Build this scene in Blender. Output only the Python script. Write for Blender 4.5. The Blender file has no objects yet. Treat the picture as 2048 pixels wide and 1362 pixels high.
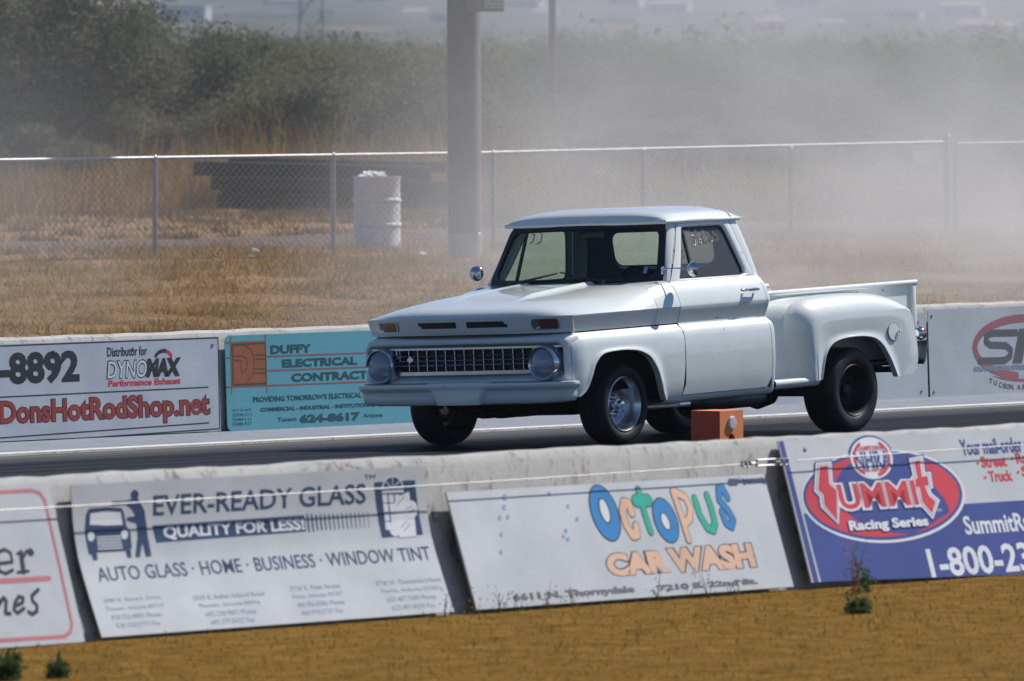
import bpy, bmesh, math, random
import numpy as np
from mathutils import Vector, Matrix
R = math.radians
rnd = random.Random(7)
scn = bpy.context.scene
COL = scn.collection

# ------------------------------------------------------------------ camera, sky, sun, exposure
# world frame: X runs along the drag strip (towards the truck's tail), Y across it (towards the far wall),
# Z up; the origin lies on the track under the truck's front axle
CAM = Vector((-62.808, -47.096, 2.768))
PHI, PITCH, ROLL = R(36.9565), R(1.4513), R(-0.3)
cam = bpy.data.cameras.new('camera')
cam_o = bpy.data.objects.new('camera', cam); COL.objects.link(cam_o)
fw = Vector((math.cos(PHI)*math.cos(PITCH), math.sin(PHI)*math.cos(PITCH), -math.sin(PITCH)))
q = fw.to_track_quat('-Z', 'Y')
cam_o.rotation_mode = 'QUATERNION'
cam_o.rotation_quaternion = q @ Matrix.Rotation(ROLL, 3, 'Z').to_quaternion()
cam_o.location = CAM
cam.sensor_width = 36.0
cam.lens = 20700.0/2048.0*36.0
cam.clip_start = 1.0
cam.clip_end = 40000.0
cam.dof.use_dof = True
cam.dof.focus_distance = 79.5
cam.dof.aperture_fstop = 8.0
scn.camera = cam_o
scn.render.resolution_x, scn.render.resolution_y = 1024, 681

SUN_EL, SUN_AZ = R(48.0), R(-18.0)          # azimuth measured from +X towards +Y
sdir = Vector((math.cos(SUN_EL)*math.cos(SUN_AZ), math.cos(SUN_EL)*math.sin(SUN_AZ), math.sin(SUN_EL)))
world = bpy.data.worlds.new('World'); scn.world = world
world.use_nodes = True
wn = world.node_tree
for n in list(wn.nodes): wn.nodes.remove(n)
wo = wn.nodes.new('ShaderNodeOutputWorld'); bg = wn.nodes.new('ShaderNodeBackground')
sky = wn.nodes.new('ShaderNodeTexSky'); sky.sky_type = 'NISHITA'; sky.sun_disc = False
sky.sun_elevation = SUN_EL
sky.sun_rotation = math.atan2(sdir.x, sdir.y)
sky.altitude = 700; sky.dust_density = 0.3; sky.ozone_density = 2.0
bg.inputs['Strength'].default_value = 0.056
tint = wn.nodes.new('ShaderNodeMix'); tint.data_type = 'RGBA'; tint.blend_type = 'MULTIPLY'; tint.inputs['Factor'].default_value = 1.0
tint.inputs['B'].default_value = (0.70, 0.93, 1.20, 1)          # a deep clear autumn sky
wn.links.new(sky.outputs[0], tint.inputs['A']); wn.links.new(tint.outputs['Result'], bg.inputs[0]); wn.links.new(bg.outputs[0], wo.inputs[0])
sun = bpy.data.lights.new('sun', 'SUN'); sun.energy = 4.6; sun.angle = R(0.53); sun.color = (1.0, 0.965, 0.91)
sun_o = bpy.data.objects.new('sun', sun); COL.objects.link(sun_o)
sun_o.rotation_mode = 'QUATERNION'; sun_o.rotation_quaternion = sdir.to_track_quat('Z', 'Y')
sun_o.location = (0, 0, 60)
vs = scn.view_settings
vs.view_transform = 'Standard'; vs.look = 'None'; vs.exposure = 0.40; vs.gamma = 1.0; vs.use_curve_mapping = False
cy = scn.cycles
cy.max_bounces = 8; cy.diffuse_bounces = 3; cy.glossy_bounces = 4; cy.transmission_bounces = 6
cy.transparent_max_bounces = 24; cy.volume_bounces = 1
cy.volume_step_rate = 1.0; cy.volume_max_steps = 256
cy.caustics_reflective = False; cy.caustics_refractive = False
cy.sample_clamp_indirect = 6.0
try:
    cy.use_denoising = True; cy.denoiser = 'OPENIMAGEDENOISE'
except Exception: pass

# ------------------------------------------------------------------ materials
MATS = {}
def nodes(name):
    m = bpy.data.materials.new(name); m.use_nodes = True
    nt = m.node_tree
    return m, nt, nt.nodes['Principled BSDF']
def N(nt, t, **kw):
    n = nt.nodes.new(t)
    for k, v in kw.items():
        if k in n.inputs: n.inputs[k].default_value = v
        else: setattr(n, k, v)
    return n
def L(nt, a, b): nt.links.new(a, b)
def ramp(nt, stops, interp='LINEAR'):
    n = nt.nodes.new('ShaderNodeValToRGB'); n.color_ramp.interpolation = interp
    el = n.color_ramp.elements
    while len(el) < len(stops): el.new(0.5)
    for e, (p, c) in zip(el, stops):
        e.position = p; e.color = (*c, 1) if len(c) == 3 else c
    return n
def flat(name, col, rough=0.6, metal=0.0, coat=0.0, noise=0.12, nscale=6.0, spec=0.5, bump=0.0, bscale=40.0):
    """plain painted / moulded surface with a slight procedural unevenness of its own colour"""
    if name in MATS: return MATS[name]
    m, nt, b = nodes(name)
    tc = N(nt, 'ShaderNodeTexCoord')
    nz = N(nt, 'ShaderNodeTexNoise', Scale=nscale, Detail=4.0, Roughness=0.6)
    L(nt, tc.outputs['Object'], nz.inputs['Vector'])
    lo = tuple(max(0, c*(1-noise)) for c in col); hi = tuple(min(1, c*(1+noise)) for c in col)
    rp = ramp(nt, [(0.3, lo), (0.7, hi)])
    L(nt, nz.outputs['Fac'], rp.inputs[0]); L(nt, rp.outputs[0], b.inputs['Base Color'])
    mr = N(nt, 'ShaderNodeMapRange'); mr.inputs['To Min'].default_value = rough*0.85; mr.inputs['To Max'].default_value = min(1, rough*1.15)
    L(nt, nz.outputs['Fac'], mr.inputs['Value']); L(nt, mr.outputs[0], b.inputs['Roughness'])
    b.inputs['Metallic'].default_value = metal
    b.inputs['Coat Weight'].default_value = coat; b.inputs['Coat Roughness'].default_value = 0.08
    b.inputs['Specular IOR Level'].default_value = spec
    if bump:
        n2 = N(nt, 'ShaderNodeTexNoise', Scale=bscale, Detail=5.0)
        L(nt, tc.outputs['Object'], n2.inputs['Vector'])
        bp = N(nt, 'ShaderNodeBump', Strength=bump, Distance=0.02)
        L(nt, n2.outputs['Fac'], bp.inputs['Height']); L(nt, bp.outputs[0], b.inputs['Normal'])
    MATS[name] = m
    return m

def car_paint():
    m, nt, b = nodes('white car paint')
    tc = N(nt, 'ShaderNodeTexCoord')
    nz = N(nt, 'ShaderNodeTexNoise', Scale=2.2, Detail=5.0, Roughness=0.65)
    L(nt, tc.outputs['Object'], nz.inputs['Vector'])
    rp = ramp(nt, [(0.25, (0.67, 0.69, 0.66)), (0.75, (0.755, 0.77, 0.74))])
    L(nt, nz.outputs['Fac'], rp.inputs[0])
    # dark stone chips and rusty scratches
    vo = N(nt, 'ShaderNodeTexNoise', Scale=55.0, Detail=2.0); L(nt, tc.outputs['Object'], vo.inputs['Vector'])
    n3 = N(nt, 'ShaderNodeTexNoise', Scale=3.0, Detail=2.0); L(nt, tc.outputs['Object'], n3.inputs['Vector'])
    ad = N(nt, 'ShaderNodeMath', operation='MULTIPLY'); L(nt, vo.outputs['Fac'], ad.inputs[0]); L(nt, n3.outputs['Fac'], ad.inputs[1])
    r2 = ramp(nt, [(0.455, (0, 0, 0)), (0.50, (1, 1, 1))]); L(nt, ad.outputs[0], r2.inputs[0])
    mx = N(nt, 'ShaderNodeMix', data_type='RGBA'); L(nt, r2.outputs[0], mx.inputs['Factor'])
    L(nt, rp.outputs[0], mx.inputs['A']); mx.inputs['B'].default_value = (0.33, 0.28, 0.24, 1)
    L(nt, mx.outputs['Result'], b.inputs['Base Color'])
    b.inputs['Roughness'].default_value = 0.30
    b.inputs['Coat Weight'].default_value = 1.0; b.inputs['Coat Roughness'].default_value = 0.045
    n4 = N(nt, 'ShaderNodeTexNoise', Scale=5.0, Detail=2.0); L(nt, tc.outputs['Object'], n4.inputs['Vector'])
    bp = N(nt, 'ShaderNodeBump', Strength=0.10, Distance=0.02); L(nt, n4.outputs['Fac'], bp.inputs['Height'])
    L(nt, bp.outputs[0], b.inputs['Normal']); L(nt, bp.outputs[0], b.inputs['Coat Normal'])
    MATS['paint'] = m
car_paint()
def glass(name, tint, film, refl=1.0):
    m, nt, b = nodes(name); nt.nodes.remove(b)
    out = nt.nodes['Material Output']
    tr = N(nt, 'ShaderNodeBsdfTransparent'); tr.inputs[0].default_value = (*tint, 1)
    gl = N(nt, 'ShaderNodeBsdfGlossy'); gl.inputs['Roughness'].default_value = 0.03
    df = N(nt, 'ShaderNodeBsdfDiffuse'); df.inputs[0].default_value = (0.62, 0.66, 0.70, 1) if 'lens' in name else (0.35, 0.34, 0.32, 1)
    fr = N(nt, 'ShaderNodeFresnel'); ge = N(nt, 'ShaderNodeNewGeometry')
    io = N(nt, 'ShaderNodeMapRange'); io.inputs['To Min'].default_value = 1.45; io.inputs['To Max'].default_value = 1/1.45     # the same from both sides of a thin pane
    L(nt, ge.outputs['Backfacing'], io.inputs['Value']); L(nt, io.outputs[0], fr.inputs['IOR'])
    m1 = N(nt, 'ShaderNodeMixShader'); m1.inputs[0].default_value = film
    L(nt, tr.outputs[0], m1.inputs[1]); L(nt, df.outputs[0], m1.inputs[2])
    mu = N(nt, 'ShaderNodeMath', operation='MULTIPLY'); mu.inputs[1].default_value = refl
    L(nt, fr.outputs[0], mu.inputs[0])
    m2 = N(nt, 'ShaderNodeMixShader'); L(nt, mu.outputs[0], m2.inputs[0])
    L(nt, m1.outputs[0], m2.inputs[1]); L(nt, gl.outputs[0], m2.inputs[2])
    L(nt, m2.outputs[0], out.inputs['Surface'])
    MATS[name] = m
    return m
glass('windshield glass', (0.66, 0.79, 0.70), 0.010, 0.8)
glass('side glass', (0.66, 0.66, 0.64), 0.13)
glass('clear glass', (0.90, 0.95, 0.91), 0.012)
glass('lens glass', (0.70, 0.76, 0.84), 0.38, 2.2)
flat('chrome', (0.62, 0.64, 0.68), 0.10, 1.0, noise=0.04)
flat('dull chrome', (0.50, 0.53, 0.58), 0.24, 1.0, noise=0.1)
flat('aluminium', (0.62, 0.62, 0.61), 0.26, 1.0, noise=0.08, nscale=20)
flat('rubber', (0.011, 0.011, 0.012), 0.6, noise=0.35, nscale=9, spec=0.25)
flat('burnt rubber', (0.014, 0.0135, 0.013), 0.5, noise=0.7, nscale=5, spec=0.3)
flat('black steel', (0.007, 0.007, 0.008), 0.45, noise=0.3, spec=0.35)
flat('underbody', (0.004, 0.004, 0.004), 0.9, noise=0.4, spec=0.1)
flat('gasket', (0.008, 0.008, 0.009), 0.55)
flat('interior', (0.022, 0.040, 0.042), 0.75)
flat('dash black', (0.007, 0.008, 0.009), 0.7, spec=0.2)
flat('headlamp', (0.50, 0.54, 0.60), 0.38, 0.7, noise=0.35, nscale=9)
flat('amber lens', (0.16, 0.035, 0.02), 0.25, coat=0.6)
flat('red lens', (0.55, 0.03, 0.04), 0.2, coat=0.6)
flat('pipe steel', (0.10, 0.10, 0.11), 0.4, 0.9)
flat('blue sticker', (0.25, 0.22, 0.65), 0.6)
flat('shoe polish', (0.72, 0.72, 0.70), 0.8)
flat('dark lettering', (0.06, 0.065, 0.07), 0.8)
# sign inks
INK = dict(black=(0.02,0.02,0.022), navy=(0.016,0.045,0.115), white=(0.66,0.68,0.70), paleblue=(0.36,0.40,0.50),
  fadedred=(0.50,0.15,0.16), blue=(0.02,0.20,0.48), tan=(0.66,0.42,0.28), green=(0.01,0.36,0.24), grey=(0.13,0.13,0.14),
  slate=(0.22,0.25,0.36), bubble=(0.05,0.25,0.60), royal=(0.035,0.055,0.24), red=(0.56,0.035,0.05), signwhite=(0.60,0.64,0.70),
  darkred=(0.30,0.035,0.025), rust=(0.30,0.085,0.03), darkgreen=(0.04,0.06,0.03), darkteal=(0.012,0.07,0.075),
  fadedmaroon=(0.33,0.12,0.13), charcoal=(0.11,0.105,0.11))
for k, c in INK.items(): flat('ink '+k, c, 0.5, noise=0.10, nscale=3.0)

# ------------------------------------------------------------------ mesh helpers
class MB:
    def __init__(s): s.v = []; s.f = []; s.m = []; s.cur = 0
    def add(s, vs, fs, mi=None):
        o = len(s.v); s.v += [tuple(p) for p in vs]
        for f in fs: s.f.append(tuple(i+o for i in f)); s.m.append(s.cur if mi is None else mi)
    def grid(s, rows, closed=False, flip=False):
        n = len(rows[0]); vs = [p for r in rows for p in r]; fs = []
        assert all(len(r) == n for r in rows), 'ragged grid'
        for i in range(len(rows)-1):
            for j in range(n if closed else n-1):
                a = i*n+j; b = i*n+(j+1) % n; c = (i+1)*n+(j+1) % n; d = (i+1)*n+j
                fs.append((a, d, c, b) if flip else (a, b, c, d))
        s.add(vs, fs)
    def box(s, x0, x1, y0, y1, z0, z1, bev=0.0):
        if bev <= 0:
            v = [(x0,y0,z0),(x1,y0,z0),(x1,y1,z0),(x0,y1,z0),(x0,y0,z1),(x1,y0,z1),(x1,y1,z1),(x0,y1,z1)]
            s.add(v, [(0,3,2,1),(4,5,6,7),(0,1,5,4),(1,2,6,5),(2,3,7,6),(3,0,4,7)]); return
        bm = bmesh.new(); bmesh.ops.create_cube(bm, size=1)
        for v in bm.verts: v.co = Vector(((x0+x1)/2+v.co.x*(x1-x0), (y0+y1)/2+v.co.y*(y1-y0), (z0+z1)/2+v.co.z*(z1-z0)))
        bmesh.ops.bevel(bm, geom=bm.edges[:], offset=bev, segments=2, affect='EDGES', profile=0.5)
        s.from_bm(bm)
    def from_bm(s, bm):
        bm.verts.index_update()
        s.add([v.co[:] for v in bm.verts], [tuple(v.index for v in f.verts) for f in bm.faces]); bm.free()
    def tube(s, pts, r, n=10, cap=True):
        pts = [Vector(p) for p in pts]; rows = []
        up = Vector((0.137, 0.29, 0.947))
        for i, p in enumerate(pts):
            t = (pts[min(i+1, len(pts)-1)]-pts[max(i-1, 0)]).normalized()
            a = t.cross(up)
            if a.length < 0.05: a = t.cross(Vector((1, 0, 0)))
            a.normalize(); b = t.cross(a)
            rr = r[i] if isinstance(r, (list, tuple)) else r
            rows.append([p+(a*math.cos(2*math.pi*k/n)+b*math.sin(2*math.pi*k/n))*rr for k in range(n)])
        o = len(s.v); s.grid(rows, True)
        if cap:
            s.f.append(tuple(o+k for k in range(n))); s.m.append(s.cur)
            e = o+(len(rows)-1)*n; s.f.append(tuple(e+n-1-k for k in range(n))); s.m.append(s.cur)
    def lathe(s, prof, n=40, axis='y', c=(0,0,0), cap=False):
        """prof: list of (radius, offset along axis)"""
        rows = []
        for r, h in prof:
            row = []
            for k in range(n):
                a = 2*math.pi*k/n; u, w = r*math.cos(a), r*math.sin(a)
                p = {'y': (u, h, w), 'x': (h, u, w), 'z': (u, w, h)}[axis]
                row.append((p[0]+c[0], p[1]+c[1], p[2]+c[2]))
            rows.append(row)
        o = len(s.v); s.grid(rows, True)
        if cap:
            s.f.append(tuple(o+k for k in range(n))); s.m.append(s.cur)
            e = o+(len(rows)-1)*n; s.f.append(tuple(e+n-1-k for k in range(n))); s.m.append(s.cur)
    def prism(s, poly, fn0, fn1):
        """poly of 2D points, two maps to 3D: front and back outline"""
        n = len(poly); a = [fn0(*p) for p in poly]; b = [fn1(*p) for p in poly]
        s.add(a+b, [tuple(range(n)), tuple(range(2*n-1, n-1, -1))]+[(i, n+i, n+(i+1) % n, (i+1) % n) for i in range(n)])
    def xf(s, M):
        s.v = [tuple(M @ Vector(p)) for p in s.v]; return s
    def build(s, name, mats, parent=None, loc=(0,0,0), rz=0.0, sharp=35, solid=0.0, sub=0, fixn=True, mirror=False):
        me = bpy.data.meshes.new(name); me.from_pydata(s.v, [], s.f)
        if not isinstance(mats, (list, tuple)): mats = [mats]
        for m in mats: me.materials.append(MATS[m] if isinstance(m, str) else m)
        me.polygons.foreach_set('material_index', s.m)
        if fixn:
            bm = bmesh.new(); bm.from_mesh(me); bmesh.ops.remove_doubles(bm, verts=bm.verts, dist=1e-5)
            bmesh.ops.recalc_face_normals(bm, faces=bm.faces); bm.to_mesh(me); bm.free()
        me.polygons.foreach_set('use_smooth', [sharp > 0]*len(me.polygons))
        if 0 < sharp < 180: me.set_sharp_from_angle(angle=R(sharp))
        o = bpy.data.objects.new(name, me); COL.objects.link(o)
        o.location = loc; o.rotation_euler = (0, 0, rz)
        if parent is not None: o.parent = parent
        if solid: thicken(o, solid, sharp)
        return o
def thicken(o, th, sharp):
    """give a sheet its thickness as real faces, so that its rims stay crisp"""
    md = o.modifiers.new('solid', 'SOLIDIFY'); md.thickness = th; md.offset = 0
    dg = bpy.context.evaluated_depsgraph_get(); me = bpy.data.meshes.new_from_object(o.evaluated_get(dg))
    o.modifiers.clear(); o.data = me; me.name = o.name
    me.polygons.foreach_set('use_smooth', [sharp > 0]*len(me.polygons))
    if 0 < sharp < 180: me.set_sharp_from_angle(angle=R(sharp))
def tag(o, label=None, cat=None, group=None, kind=None):
    if label: o['label'] = label
    if cat: o['category'] = cat
    if group: o['group'] = group
    if kind: o['kind'] = kind
    return o
def empty(name, loc=(0,0,0), rot=(0,0,0)):
    o = bpy.data.objects.new(name, None); COL.objects.link(o); o.empty_display_size = 0.3
    o.location = loc; o.rotation_euler = rot
    return o
def lerp(a, b, t): return a+(b-a)*t
def interp(x, pts):
    if x <= pts[0][0]: return pts[0][1]
    for (a, u), (b, w) in zip(pts[:-1], pts[1:]):
        if x <= b: return u+(w-u)*(x-a)/(b-a)
    return pts[-1][1]
def smooth_path(pts, n):
    """Catmull-Rom through pts, n samples evenly spaced by length"""
    P = [Vector(p) for p in pts]; P = [P[0]*2-P[1]]+P+[P[-1]*2-P[-2]]
    out = []
    for i in range(1, len(P)-2):
        for k in range(12):
            t = k/12
            out.append(0.5*((2*P[i])+(P[i+1]-P[i-1])*t+(2*P[i-1]-5*P[i]+4*P[i+1]-P[i+2])*t*t+(3*P[i]-P[i-1]-3*P[i+1]+P[i+2])*t**3))
    out.append(P[-2])
    return even(out, n)
def even(pts, n):
    P = [Vector(p) for p in pts]; d = [0]
    for a, b in zip(P[:-1], P[1:]): d.append(d[-1]+(b-a).length)
    out = []; j = 0
    for k in range(n):
        t = d[-1]*k/(n-1)
        while j < len(P)-2 and d[j+1] < t: j += 1
        s = (t-d[j])/max(1e-9, d[j+1]-d[j]); out.append(P[j].lerp(P[j+1], min(1, s)))
    return out
def rrect(x0, x1, z0, z1, r, n=5):
    out = []
    for cx, cz, a0 in ((x1-r, z1-r, 0), (x0+r, z1-r, 90), (x0+r, z0+r, 180), (x1-r, z0+r, 270)):
        for k in range(n+1):
            a = R(a0+90*k/n); out.append((cx+r*math.cos(a), cz+r*math.sin(a)))
    return out
TXT_CACHE = {}
def glyphs(s, bold):
    """outline of a word in Blender's own font as triangles, with its bounding box"""
    k = (s, bold)
    if k in TXT_CACHE: return TXT_CACHE[k]
    cu = bpy.data.curves.new('word', 'FONT'); cu.body = s; cu.resolution_u = 3; cu.offset = bold; cu.fill_mode = 'FRONT'
    ob = bpy.data.objects.new('word', cu); COL.objects.link(ob)
    dg = bpy.context.evaluated_depsgraph_get(); me = bpy.data.meshes.new_from_object(ob.evaluated_get(dg))
    vs = [(v.co.x, v.co.y) for v in me.vertices]; fs = [tuple(p.vertices) for p in me.polygons]
    bpy.data.objects.remove(ob); bpy.data.curves.remove(cu); bpy.data.meshes.remove(me)
    TXT_CACHE[k] = (vs, fs); return vs, fs
HAZE_D, SMOKE_D, ACR0, ACR1 = 0.00008, 0.135, -2.8, 2.0
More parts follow.
